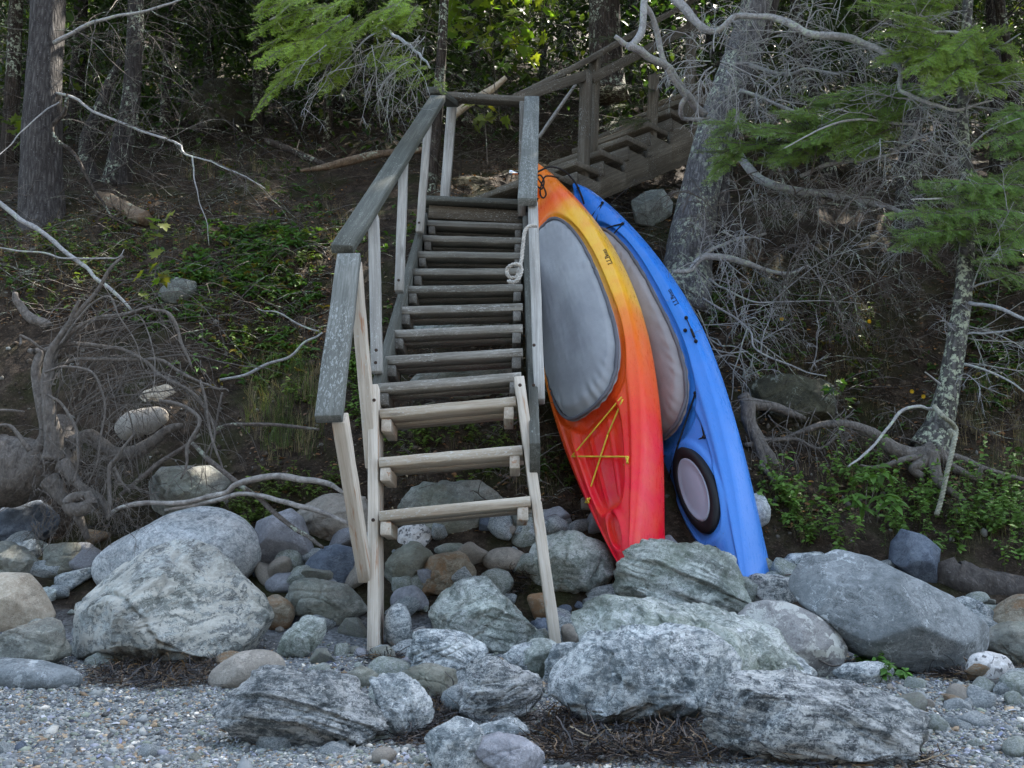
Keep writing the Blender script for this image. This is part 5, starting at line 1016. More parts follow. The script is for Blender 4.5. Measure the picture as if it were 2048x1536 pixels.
def crown(name, parent, center, R0, H, rng, n=5200, size=.16, m=None, hue=(0.035, 0.065, 0.018), cone=True):
    """a mass of leaf-sized faces on whorls of boughs round the upper trunk"""
    lv = Leaves(); nb = 46
    for b_ in range(nb):
        f = (b_ + rng.random()) / nb; z = f * H; rad = R0 * ((1 - f) ** .8 if cone else math.sin(math.pi * (f * .85 + .12)) ** .7) + .25; a = rng.uniform(0, 6.283); k = n // nb
        u = rng.random(k) ** .6; ang = a + rng.normal(0, .22, k) * (1.2 - u); rr_ = u * rad * rng.uniform(.75, 1.15)
        pos = np.stack([np.cos(ang) * rr_, np.sin(ang) * rr_, z - .25 * rr_ * u + rng.normal(0, .12, k)], -1) + center
        d = np.stack([np.cos(ang + rng.normal(0, .9, k)), np.sin(ang + rng.normal(0, .9, k)), rng.normal(-.25, .3, k)], -1)
        lv.add(pos, d, np.stack([rng.normal(0, .5, k), rng.normal(0, .5, k), np.ones(k)], -1), rng.uniform(.6, 1.3, k) * size, rng.uniform(.35, .6, k) * size, np.array(hue) * rng.uniform(.6, 1.5, (k, 1)))
    return lv.build(name, m or LEAF, parent)

_cr = {}
def shared_crown(root, base, seed, R0, H, n, size, m=None):
    k = (seed % 6, n > 5000)
    if k not in _cr: _cr[k] = crown('crown', root, base, 1.75, 6.5, np.random.default_rng(seed), n, size); o = _cr[k]; _cr[k] = o.data; o.location = Vector(base) + o.location - Vector(base) if False else o.location; _cr[(k, 'o')] = Vector(o.location) + Vector(root.location) - Vector(tuple(base)); return
    o = bpy.data.objects.new('crown', _cr[k]); C.objects.link(o); o.parent = root; o.location = Vector(tuple(base)) + _cr[(k, 'o')] - Vector(root.location); f = R0 / 1.75; o.scale = (f, f, H / 6.5); o.rotation_euler = (0, 0, (seed * 2.399) % 6.283)
def tree(label, pts, rad, m, crown_at=None, crown_r=1.6, crown_h=6.0, seed=0, name='tree', cat='tree', flare=0.3, ext=6.0, group=None, ncrown=4200, k=20, n=70, csize=.16, share=False):
    """trunk along the points and on above the frame, with its crown"""
    rng = np.random.default_rng(seed); pts = [np.array(tuple(q)) for q in pts]
    root = thing(name, label, cat, tuple(pts[0]), group)
    d = pts[-1] - pts[-2]; d /= np.linalg.norm(d); d = d * .35 + np.array([0, 0, 1.0]) * .65; d /= np.linalg.norm(d)
    top = pts[-1] + d * ext; trunk_obj('trunk', pts + [pts[-1] + d * ext * .3, top], list(rad) + [rad[-1] * .9, rad[-1] * .25], m, root, k, n, flare, seed=seed)
    base = pts[-1] + d * (ext * .12) if crown_at is None else np.array(crown_at)
    if share: shared_crown(root, base, seed, crown_r, crown_h, ncrown, csize)
    elif ncrown: crown('crown', root, base, crown_r, crown_h, rng, ncrown, csize)
    return root
# --- the named trees of the photograph
def deadwood(parent, spots, rng, m, L=(.5, 1.2), r=.008, lvl=2, droop=.25, name='dead_twigs', kids=(3, 6), up=0.0, wig=.28, k=4):
    tb = Tubes()
    for p, d in spots: grow(tb, np.array(p), np.array(d, float), rng.uniform(*L), r * rng.uniform(.7, 1.2), lvl, rng, droop, wig, kids, up=up)
    o = tb.build(name, m, parent, k); o['kind'] = 'stuff'; return o
rng = np.random.default_rng(21)
Yl = float(GY(85, 432))
t_left = tree('stout grey conifer trunk standing at the far left on the bank', [P(88, 500, Yl - .02), P(86, 436, Yl), P(83, 330, Yl), P(88, 180, Yl), P(95, 0, Yl + .05), P(99, -160, Yl + .1)], [.20, .168, .150, .128, .125, .115], BARK['grey'], crown_r=1.7, crown_h=6, seed=31, flare=.15, ext=7)
limb(t_left, pxline([(112, 186), (150, 196), (185, 222), (240, 245), (300, 266), (357, 286), (366, 305), (385, 314), (420, 322), (455, 338), (500, 358), (530, 378)], Yl - .05, Yl - .9), [.011, .009, .006, .003], BARK['twig'], seed=41)
limb(t_left, pxline([(385, 314), (388, 350), (395, 392), (412, 440), (420, 490)], Yl - .6, Yl - .75), [.006, .004, .002], BARK['twig'], seed=42)
limb(t_left, pxline([(108, 86), (160, 58), (222, 36), (300, 20), (365, -2)], Yl - .1, Yl - .5), [.016, .013, .010, .008], BARK['twig'], seed=43)
limb(t_left, pxline([(135, 190), (128, 225), (105, 255), (118, 285), (150, 310), (175, 355), (200, 395), (225, 440)], Yl - .1, Yl - .4), [.015, .016, .013, .007], BARK['brown'], seed=44)
limb(t_left, pxline([(118, 205), (80, 230), (40, 268), (5, 305), (-20, 330)], Yl - .1, Yl - .6), [.006, .005, .002], BARK['twig'], seed=45)
deadwood(t_left, [(P(x, y, Yl - .1 * k_), (dx, dy, dz)) for x, y, k_, dx, dy, dz in [(110, 60, 1, .9, -.4, -.1), (112, 140, 2, .8, -.5, -.2), (60, 110, 1, -.7, -.5, -.1), (150, 60, 3, .8, -.2, -.5), (210, 40, 4, .7, -.2, -.7), (260, 30, 4, .7, -.1, -.7), (300, 20, 5, .6, -.3, -.6), (170, 310, 2, .7, -.3, .4), (250, 248, 5, .8, -.2, -.4), (330, 280, 7, .7, 0, .3), (420, 320, 8, .8, -.1, -.4), (470, 345, 9, .6, 0, -.4), (55, 60, 1, -.8, -.4, .1), (120, 240, 1, .9, -.2, -.1), (190, 40, 3, .3, -.3, -.9)]], rng, BARK['twigbr'], (.35, .8), .0042)
Y2 = float(GY(250, 372))
t_2 = tree('dim twin-stemmed trunk behind the stout left conifer', [P(232, 380, Y2), P(245, 290, Y2), P(262, 200, Y2), P(268, 100, Y2), P(272, 0, Y2), P(275, -150, Y2)], [.10, .09, .075, .07, .065, .06], BARK['dim'], crown_r=1.6, seed=32)
limb(t_2, pxline([(200, 382), (170, 300), (205, 200), (240, 120)], Y2 + .1, Y2 + .1), [.07, .055, .045, .03], BARK['dim'], name='stem', k=12)
deadwood(t_2, [(P(rng.uniform(240, 290), rng.uniform(-20, 330), Y2 - .1), (rng.normal(.3, .8), rng.uniform(-.7, .1), rng.normal(-.2, .35))) for _ in range(26)], rng, BARK['twigbr'], (.4, 1.0), .005)
Yt = float(GY(862, 405)) + .5
t_3 = tree('thin straight spruce stem rising behind the left handrail top', [P(852, 420, Yt), P(868, 300, Yt), P(880, 150, Yt), P(888, 0, Yt), P(892, -180, Yt)], [.062, .055, .045, .04, .035], BARK['brown'], crown_r=1.6, seed=33, ncrown=7000)
deadwood(t_3, [(P(rng.uniform(862, 886), rng.uniform(-60, 330), Yt - .03), (rng.normal(0, .8), rng.uniform(-.8, .3), rng.normal(-.15, .4))) for _ in range(16)], rng, BARK['twigbr'], (.3, .8), .004)
Y4 = 7.6
t_4 = tree('thick brown trunk rising behind the upper steps', [P(1215, 190, Y4), P(1212, 100, Y4), P(1208, 0, Y4), P(1205, -170, Y4)], [.16, .145, .14, .135], BARK['brown'], crown_r=2.2, seed=34, flare=.25, ext=7, ncrown=8000)
# leaning lichened tree on the right, its dead limbs
Ya = 5.75
t_5 = tree('leaning grey trunk with pale lichen right of the blue kayak', [P(1362, 640, Ya - .1), P(1378, 520, Ya), P(1402, 380, Ya + .08), P(1436, 240, Ya + .12), P(1480, 110, Ya + .15), P(1522, -20, Ya + .18), P(1560, -150, Ya + .2)], [.185, .155, .135, .118, .11, .10, .095], BARK['lean'], crown_r=1.9, crown_h=5.5, seed=35, flare=.25, ext=6)
trunk_obj('trunk', [P(1470, 520, Ya + .12), P(1432, 420, Ya + .1), P(1440, 300, Ya + .2), P(1490, 150, Ya + .25), P(1540, 0, Ya + .3), P(1580, -150, Ya + .3)], [.09, .10, .09, .08, .07, .06], BARK['grey'], t_5, seed=36)
LB = [
 ([(1290, -60), (1286, 0), (1282, 66), (1258, 92), (1228, 74)], 4.9, 4.75, [.022, .022, .021, .018, .011], 1),
 ([(1258, 92), (1290, 108), (1330, 130), (1356, 160), (1372, 195), (1405, 230)], 4.76, 5.5, [.021, .021, .023, .024, .026], 2),
 ([(1275, -30), (1292, 12), (1308, 45), (1322, 105), (1345, 160), (1372, 186), (1364, 218), (1368, 236), (1396, 238), (1422, 235)], 4.8, 5.55, [.016, .017, .018, .017, .016, .014, .012, .014], 3),
 ([(1340, -10), (1375, 22), (1423, 65), (1461, 38), (1495, 31), (1553, 34), (1587, 51), (1628, 72), (1690, 77), (1741, 92), (1792, 123), (1803, 150), (1809, 185), (1861, 212), (1929, 215), (1990, 200)], 5.2, 4.7, [.028, .028, .020, .018, .02, .022, .023, .022, .020, .016, .013, .012, .009, .005], 4),
 ([(1470, 300), (1519, 355), (1587, 379), (1656, 386), (1703, 396), (1780, 414), (1830, 430)], 5.7, 5.0, [.03, .026, .023, .018, .010], 5),
 ([(1345, 543), (1375, 541), (1392, 528), (1410, 517), (1451, 514), (1492, 524), (1539, 541), (1584, 544), (1618, 531)], 5.15, 5.3, [.012, .014, .020, .022, .020, .015, .011, .006], 6),
 ([(1380, 540), (1420, 500), (1470, 480), (1530, 470)], 5.3, 5.5, [.014, .011, .008], 7),
 ([(1600, 352), (1640, 338), (1673, 328), (1758, 314), (1806, 297), (1835, 260)], 5.2, 5.0, [.011, .015, .014, .008], 8),
 ([(1418, 558), (1450, 575), (1495, 599), (1560, 603), (1640, 602), (1724, 610)], 5.3, 5.0, [.007, .006, .004, .002], 9),
 ([(1405, 596), (1461, 630), (1502, 664), (1519, 702), (1597, 736), (1650, 749)], 5.2, 4.9, [.006, .006, .005, .003], 10),
 ([(1500, 130), (1560, 150), (1620, 140), (1680, 150)], 5.8, 5.3, [.014, .011, .006], 11),
 ([(1480, 180), (1560, 210), (1600, 225), (1660, 240), (1720, 242)], 5.7, 5.2, [.012, .009, .004], 12),
 ([(1400, 660), (1440, 690), (1480, 695), (1540, 730)], 5.2, 5.0, [.005, .004, .002], 13),
 ([(1395, 620), (1420, 680), (1470, 740), (1500, 760)], 5.2, 5.0, [.004, .003, .002], 14),
]
for pl, ya, yb, rd, sd_ in LB: limb(t_5, pxline(pl, ya, yb), rd, BARK['twig'], seed=50 + sd_, n=len(pl) * 5, rough=.012)
rng = np.random.default_rng(90); spots = []
for pl, ya, yb, rd, sd_ in LB[3:]:
    c_ = pxline(pl, ya, yb, n=60)
    for _ in range(9 if sd_ < 9 else 5):
        i = rng.integers(8, 58); spots.append((c_[i], rng.normal(0, .8, 3) + np.array([.35, -.25, -.1])))
deadwood(t_5, spots, rng, BARK['twig'], (.25, .75), .0042, 2, .3, kids=(4, 8))
# dense brushes of fine dead twigs
def brush(parent, center, Y, n, spread, L, rng, dirc=(0, 0), lvl=2, m=None, droop=.5, r=.0046, kids=(4, 8)):
    sp_ = []
    for _ in range(n):
        a = rng.uniform(0, 6.283); q = rng.random() ** .5; sp_.append((P(center[0] + math.cos(a) * spread[0] * q, center[1] + math.sin(a) * spread[1] * q, Y + rng.normal(0, .16)), (math.cos(a) + dirc[0] + rng.normal(0, .4), rng.uniform(-.8, .4), -math.sin(a) + dirc[1] + rng.normal(0, .4))))
    return deadwood(parent, sp_, rng, m or BARK['twig'], L, r, lvl, droop, kids=kids)
brush(t_5, (1440, 120), 5.1, 15, (40, 30), (.25, .5), rng, (0, .2), m=BARK['twig'])
brush(t_5, (1530, 170), 5.5, 12, (90, 90), (.3, .6), rng, (.2, 0))
brush(t_5, (1620, 130), 5.4, 22, (130, 110), (.3, .7), rng, (.3, -.1))
brush(t_5, (1600, 430), 5.1, 24, (120, 90), (.25, .6), rng, (.4, -.5), m=BARK['twigbr'])
brush(t_5, (1700, 500), 5.0, 17, (120, 60), (.25, .55), rng, (.4, -.7), m=BARK['twigbr'])
brush(t_5, (1500, 330), 5.5, 9, (60, 90), (.25, .5), rng, (.2, -.3))
brush(t_5, (1450, 420), 5.4, 5, (70, 60), (.2, .45), rng, (.6, -.3), m=BARK['twigbr'])
brush(t_5, (1760, 210), 5.4, 16, (140, 90), (.3, .7), rng, (.3, -.2))
# the smaller lichened tree with exposed roots
Yb_ = float(GY(1850, 905)) - .08
t_6 = tree('slim lichen-crusted tree with exposed roots at the right', [P(1858, 900, Yb_), P(1878, 850, Yb_), P(1896, 780, Yb_ - .02), P(1912, 690, Yb_ - .02), P(1926, 590, Yb_), P(1934, 480, Yb_ + .03), P(1934, 400, Yb_ + .05), P(1928, 300, Yb_ + .1), P(1926, 180, Yb_ + .15), P(1934, 40, Yb_ + .2), P(1940, -120, Yb_ + .2)], [.095, .070, .058, .052, .047, .042, .036, .034, .03, .028, .026], BARK['lichen'], crown_r=1.6, crown_h=4.5, seed=37, flare=.2, ext=4, n=90)
for i, (pl, ya, yb, rd) in enumerate([
 ([(1868, 900), (1830, 912), (1790, 898), (1750, 868), (1700, 850), (1650, 848), (1610, 862), (1570, 880)], 4.65, 4.75, [.05, .045, .036, .027, .022, .016, .010]),
 ([(1862, 905), (1845, 925), (1830, 940), (1845, 955)], 4.62, 4.6, [.04, .03, .02]), ([(1866, 905), (1868, 940), (1880, 965), (1910, 990), (1960, 1030), (1985, 1060)], 4.62, 4.5, [.04, .028, .02, .014, .01]),
 ([(1872, 900), (1900, 930), (1930, 945), (1955, 955), (1965, 935)], 4.65, 4.6, [.035, .022, .016, .012]), ([(1880, 905), (1940, 925), (2000, 945), (2060, 965)], 4.66, 4.6, [.02, .014, .010]),
 ([(1860, 905), (1800, 925), (1760, 935), (1720, 930)], 4.62, 4.6, [.02, .012, .006])]): limb(t_6, pxline(pl, ya, yb), rd, BARK['root'], name='root', seed=70 + i, k=10)
for i, (pl, ya, yb, rd) in enumerate([
 ([(1875, 818), (1850, 815), (1810, 822), (1770, 860), (1730, 905), (1698, 936)], 4.55, 4.2, [.009, .008, .007, .005]), ([(1940, 606), (1990, 615), (2060, 642)], 4.7, 4.4, [.012, .010, .008]),
 ([(1936, 668), (1990, 662), (2060, 652)], 4.7, 4.4, [.006, .005, .003]), ([(1928, 728), (1970, 738), (2020, 760), (2060, 790)], 4.7, 4.5, [.007, .006, .004]), ([(1880, 768), (1862, 752), (1852, 744)], 4.6, 4.5, [.006, .004, .003]),
 ([(1945, 575), (1985, 560), (2030, 548), (2060, 545)], 4.8, 4.6, [.006, .004, .002])]): limb(t_6, pxline(pl, ya, yb), rd, BARK['twig'], seed=80 + i)
deadwood(t_6, [(P(1930 + rng.uniform(-8, 8), y, Yb_), (rng.normal(0, .9), rng.uniform(-.6, .3), rng.normal(-.1, .4))) for y in rng.uniform(60, 760, 34)], rng, BARK['twig'], (.25, .65), .004, kids=(3, 7))
t_7 = tree('dark half-hidden trunk left of the slim lichened tree', [P(1822, 470, 6.3), P(1818, 380, 6.3), P(1822, 260, 6.35), P(1830, 120, 6.4), P(1836, -60, 6.4)], [.11, .09, .075, .065, .055], BARK['dim'], crown_r=1.6, seed=38)
deadwood(t_7, [(P(1822 + rng.uniform(-8, 8), y, 6.2), (rng.normal(0, .9), rng.uniform(-.7, .1), rng.normal(-.1, .4))) for y in rng.uniform(-40, 420, 30)], rng, BARK['twig'], (.3, .8), .004)
# roots of the undercut bank beside the blue kayak
rt = thing('bank_roots', 'bare brown roots hanging out of the undercut bank beside the blue kayak', 'roots', P(1510, 900, 4.75))
for i, (pl, ya, yb, rd) in enumerate([([(1486, 790), (1500, 806), (1545, 815), (1590, 832), (1610, 838)], 4.75, 4.85, [.036, .032, .022, .012]), ([(1495, 800), (1502, 850), (1530, 905), (1560, 942), (1610, 975), (1660, 1010)], 4.75, 4.6, [.04, .034, .026, .02, .014]), ([(1500, 830), (1510, 880), (1525, 930), (1520, 990), (1535, 1030)], 4.73, 4.6, [.03, .024, .018, .012]), ([(1490, 890), (1540, 882), (1590, 880), (1640, 895), (1690, 860)], 4.7, 4.7, [.012, .010, .006]), ([(1520, 930), (1560, 985), (1585, 1030)], 4.6, 4.5, [.016, .012, .008])]): limb(rt, pxline(pl, ya, yb), rd, BARK['root'], name='root', seed=120 + i, k=10)
tb = Tubes()
for _ in range(46): grow(tb, np.array(P(rng.uniform(1480, 1800), rng.uniform(805, 900), 4.72)), np.array([rng.normal(0, .6), rng.uniform(-.6, 0), -rng.uniform(.1, 1)]), rng.uniform(.12, .4), .003, 1, rng, .4, .3)
o = tb.build('rootlets', BARK['root'], rt, 4); o['kind'] = 'stuff'
rope('rope', [P(1868, 812, 4.5), P(1885, 832, 4.42), P(1905, 848, 4.48), P(1912, 862, 4.5), P(1908, 880, 4.44), P(1900, 862, 4.43), P(1910, 872, 4.42), P(1908, 884, 4.41), P(1903, 908, 4.40), P(1893, 950, 4.39), P(1882, 1000, 4.38), P(1873, 1030, 4.37)], .012, M_ROPEG, 'old grey-green rope tied round the slim lichened tree and hanging down', pitch=.05)
# --- woods behind: each tree its own object; unseen ones at far right added to block the sun
BT = [(20, 330, 8.2, .07), (150, 250, 10.5, .09), (330, 250, 9.6, .05), (420, 200, 12, .08), (520, 230, 10.2, .06), (590, 190, 13, .1), (660, 240, 9.8, .05), (740, 180, 12.5, .07), (800, 150, 15, .09), (960, 130, 11.5, .07), (1000, 100, 15, .09), (1085, 140, 13, .06), (1140, 90, 17, .11), (1270, 120, 12, .08), (1340, 60, 14, .10), (1590, 200, 8.6, .06), (1660, 260, 7.8, .05), (1720, 160, 10, .08), (1780, 90, 11.5, .07), (1880, 150, 9, .06), (1985, 200, 8.3, .07), (2040, 250, 7.6, .05), (-120, 300, 9, .1), (2180, 250, 8.5, .1), (-300, 280, 11, .12), (2350, 240, 10, .12), (480, 60, 20, .12), (900, 50, 22, .12), (1500, 80, 18, .12), (1900, 60, 19, .12), (200, 60, 19, .12), (1250, 30, 24, .13), (2230, 700, 5.3, .1), (2420, 600, 5.6, .1), (2700, 900, 4.6, .1), (2500, 300, 7.5, .1), (2750, 300, 8.5, .1), (2900, 500, 6.0, .1), (3100, 300, 8, .1), (2650, 500, 6.2, .09), (1420, 100, 13, .09), (1620, 80, 15, .1), (1800, 60, 14, .1), (2150, 100, 12, .1), (2350, 60, 14, .1), (700, 80, 17, .1), (1120, 60, 20, .1), (60, 150, 13, .1), (400, 100, 16, .1), (-500, 330, 8.5, .12), (-800, 340, 8, .13), (-250, 350, 7.4, .1), (-650, 300, 11, .12), (-1000, 330, 10, .12), (-420, 250, 13, .12)] + [(float(rng.uniform(-300, 3000)), float(rng.uniform(40, 120)), float(rng.uniform(12, 26)), float(rng.uniform(.08, .13))) for _ in range(44)]
for i, (px_, py_, Y_, r_) in enumerate(BT):
    g_ = P(px_, py_, Y_); z = float(ground_z(g_.x, g_.y)); b_ = Vector((g_.x, g_.y, z - .1)); rg = np.random.default_rng(300 + i); lean = rg.normal(0, .05, 2)
    h = rg.uniform(3.0, 4.2); p1 = b_ + Vector((lean[0] * h, lean[1] * h, h))
    where = 'at the left' if px_ < 350 else 'left of the stairs' if px_ < 800 else 'behind the stair top' if px_ < 1180 else 'behind the leaning trunk' if px_ < 1750 else 'at the right'
    t = tree('dim slender forest tree in the shade %s' % where, [b_, b_.lerp(p1, .5), p1], [r_, r_ * .9, r_ * .8], BARK['dim'] if i % 3 else BARK['brown'], crown_r=rg.uniform(1.4, 2.1), crown_h=rg.uniform(5, 7.5), seed=300 + i, name='forest_tree', group='forest trees %s' % where, ext=rg.uniform(6, 8), ncrown=6500 if Y_ > 9 else 3400, k=10, n=24, csize=.10 if Y_ > 9 else .16, share=True, crown_at=(b_ + Vector((0, 0, rg.uniform(.7, 1.6)))) if Y_ > 9 else None)
    if Y_ < 16: deadwood(t, [(np.array(b_.lerp(p1, rg.uniform(.15, 1.0))), (rg.normal(0, 1), rg.normal(-.3, .7), rg.normal(-.1, .35))) for _ in range(20)], rg, BARK['dim'] if i % 2 else BARK['twigbr'], (.5, 1.3), .0055, 2, .2, kids=(3, 6), k=3)
# --- hemlock foliage
def hemlock(label, limbs, sprays, Yd, seed, parent=None, extra=1, hue=(.22, .36, .075)):
    rg = np.random.default_rng(seed); root = parent or thing('hemlock_bough', label, 'branch', P(limbs[0][0][0][0], limbs[0][0][0][1], limbs[0][1]))
    for j, (pl, ya, yb, rd) in enumerate(limbs): limb(root, pxline(pl, ya, yb), rd, BARK['twig'], seed=seed + j)
    nd_ = Needles(); tb = Tubes()
    more = [(bx + rg.normal(0, 30), by + rg.normal(0, 22), tx + rg.normal(0, 30), ty + rg.normal(0, 22), dy + rg.uniform(.0, .25), wpx * rg.uniform(.6, .95)) for bx, by, tx, ty, dy, wpx in sprays for _ in range(extra)]
    for bx, by, tx, ty, dy, wpx in list(sprays) + more:
        Yq = Yd + dy; B = P(bx, by, Yq + .06); T = P(tx, ty, Yq - .10); s = Yq / F
        spray(nd_, tb, B, T, (rg.normal(0, .25), -.72 + rg.normal(0, .15), .7), wpx * s, rg, hue)
    nd_.build('needles', NEEDLE, root); tb.build('twigs', BARK['twigbr'], root, 4)
    return root
hc = hemlock('bright green hemlock bough hanging in from above left of the stair top', [([(905, -420), (850, -160), (800, -20), (764, 40), (782, 66), (815, 88), (838, 108), (856, 134)], 8.0, 4.55, [.05, .03, .02, .013, .011, .009, .006]), ([(775, 55), (740, 70), (700, 110), (660, 150)], 4.6, 4.4, [.006, .004, .002]), ([(800, -20), (700, -40), (600, 0), (540, 40)], 4.7, 4.4, [.012, .009, .004])],
 [(640, -10, 510, 34, 0, 62), (660, 10, 498, 72, .05, 62), (670, 40, 500, 110, 0, 60), (660, 70, 512, 132, -.05, 52), (700, 30, 560, 150, 0, 56), (720, 60, 590, 168, .05, 52), (580, 150, 503, 236, 0, 30), (610, 130, 545, 190, .1, 34), (740, -20, 620, 40, -.1, 66), (790, 10, 690, 84, -.1, 58), (815, -10, 760, 70, -.05, 60), (828, 20, 740, 60, -.1, 50), (835, 10, 806, 62, -.1, 40), (770, 84, 740, 132, 0, 34), (800, 92, 745, 138, 0, 32), (830, 110, 765, 138, -.05, 30), (850, 132, 790, 160, -.05, 28), (862, 150, 812, 184, -.05, 26), (872, 160, 886, 186, -.05, 18), (700, 120, 640, 190, .1, 34), (560, -20, 520, 20, 0, 40), (690, 90, 640, 140, .1, 40)], 4.45, 400, extra=0, hue=(.24, .38, .05))
tb = Tubes(); rg = np.random.default_rng(5)
for _ in range(46):
    q = P(rg.uniform(640, 850), rg.uniform(70, 140), 4.5 + rg.normal(0, .1)); grow(tb, np.array(q), np.array([rg.normal(-.5, .5), rg.uniform(-.5, .3), rg.normal(-.6, .3)]), rg.uniform(.15, .42), .0028, 2, rg, .3, .25, (2, 5))
o = tb.build('dead_twigs', BARK['twig'], hc, 4); o['kind'] = 'stuff'
hemlock('', [([(1930, 70), (1860, 60), (1790, 40)], 4.9, 4.5, [.010, .007, .003]), ([(1930, 130), (1990, 100), (2040, 70)], 4.9, 4.6, [.008, .006, .003])],
 [(1870, 50, 1745, 24, 0, 60), (1890, 70, 1738, 70, 0, 62), (1900, 100, 1750, 120, .05, 60), (1880, 80, 1810, 150, 0, 58), (1960, 60, 1890, 130, .05, 60), (1960, 90, 2016, 60, 0, 50), (1980, 90, 2022, 98, 0, 44), (1930, 120, 1860, 185, 0, 56), (1970, 130, 2040, 140, 0, 50), (1940, 150, 2000, 190, .05, 50), (1900, 20, 1830, -10, .1, 50), (2040, 130, 2000, 170, .1, 44), (1900, 130, 1840, 140, 0, 40)], 4.6, 420, t_6, extra=2)
hemlock('', [([(1930, 420), (1880, 400), (1820, 400)], 4.75, 4.5, [.008, .006, .003]), ([(1935, 300), (1980, 260), (2040, 240)], 4.8, 4.5, [.007, .005, .003])],
 [(2060, 215, 1985, 250, 0, 56), (2070, 250, 1950, 290, 0, 48), (2070, 290, 2000, 318, 0, 44), (2050, 370, 1835, 360, .05, 54), (2060, 400, 1850, 400, .05, 56), (2060, 430, 1900, 430, 0, 54), (1960, 440, 1770, 430, 0, 50), (1940, 460, 1790, 470, 0, 48), (1900, 470, 1780, 500, 0, 40), (2060, 460, 1950, 480, .05, 50), (2060, 520, 1950, 520, 0, 44), (2060, 560, 1960, 545, 0, 36), (1870, 380, 1830, 372, 0, 30), (2070, 330, 2010, 350, .1, 40)], 4.65, 440, t_6, hue=(.165, .30, .08))
hemlock('', [([(1830, 250), (1740, 240), (1660, 250), (1570, 300)], 5.0, 4.7, [.009, .007, .003]), ([(1820, 200), (1760, 190), (1700, 200)], 5.0, 4.8, [.006, .004, .002])],
 [(1680, 250, 1550, 222, 0, 42), (1700, 240, 1556, 232, 0, 40), (1760, 200, 1620, 200, .05, 44), (1820, 190, 1680, 186, .05, 46), (1820, 210, 1650, 262, 0, 48), (1780, 230, 1620, 280, 0, 48), (1700, 260, 1560, 296, 0, 50), (1660, 280, 1500, 270, 0, 46), (1640, 290, 1480, 260, 0, 40), (1650, 290, 1540, 330, .05, 46), (1560, 290, 1420, 320, .1, 44), (1520, 260, 1390, 244, .1, 30), (1500, 290, 1405, 290, .1, 36), (1480, 310, 1420, 338, .1, 30), (1760, 290, 1660, 310, 0, 44), (1800, 250, 1700, 300, 0, 44), (1830, 200, 1770, 240, 0, 40)], 4.95, 460, t_5, extra=2, hue=(.19, .33, .085))
hemlock('', [([(1290, 60), (1250, 80), (1200, 100)], 6.9, 6.6, [.006, .004, .002])],
 [(1290, 80, 1180, 78, 0, 30), (1300, 120, 1205, 130, 0, 30), (1310, 180, 1200, 175, 0, 28), (1290, 210, 1196, 222, 0, 26), (1300, 240, 1215, 255, 0, 26)], 6.7, 480, t_4, extra=0, hue=(.03, .07, .018))
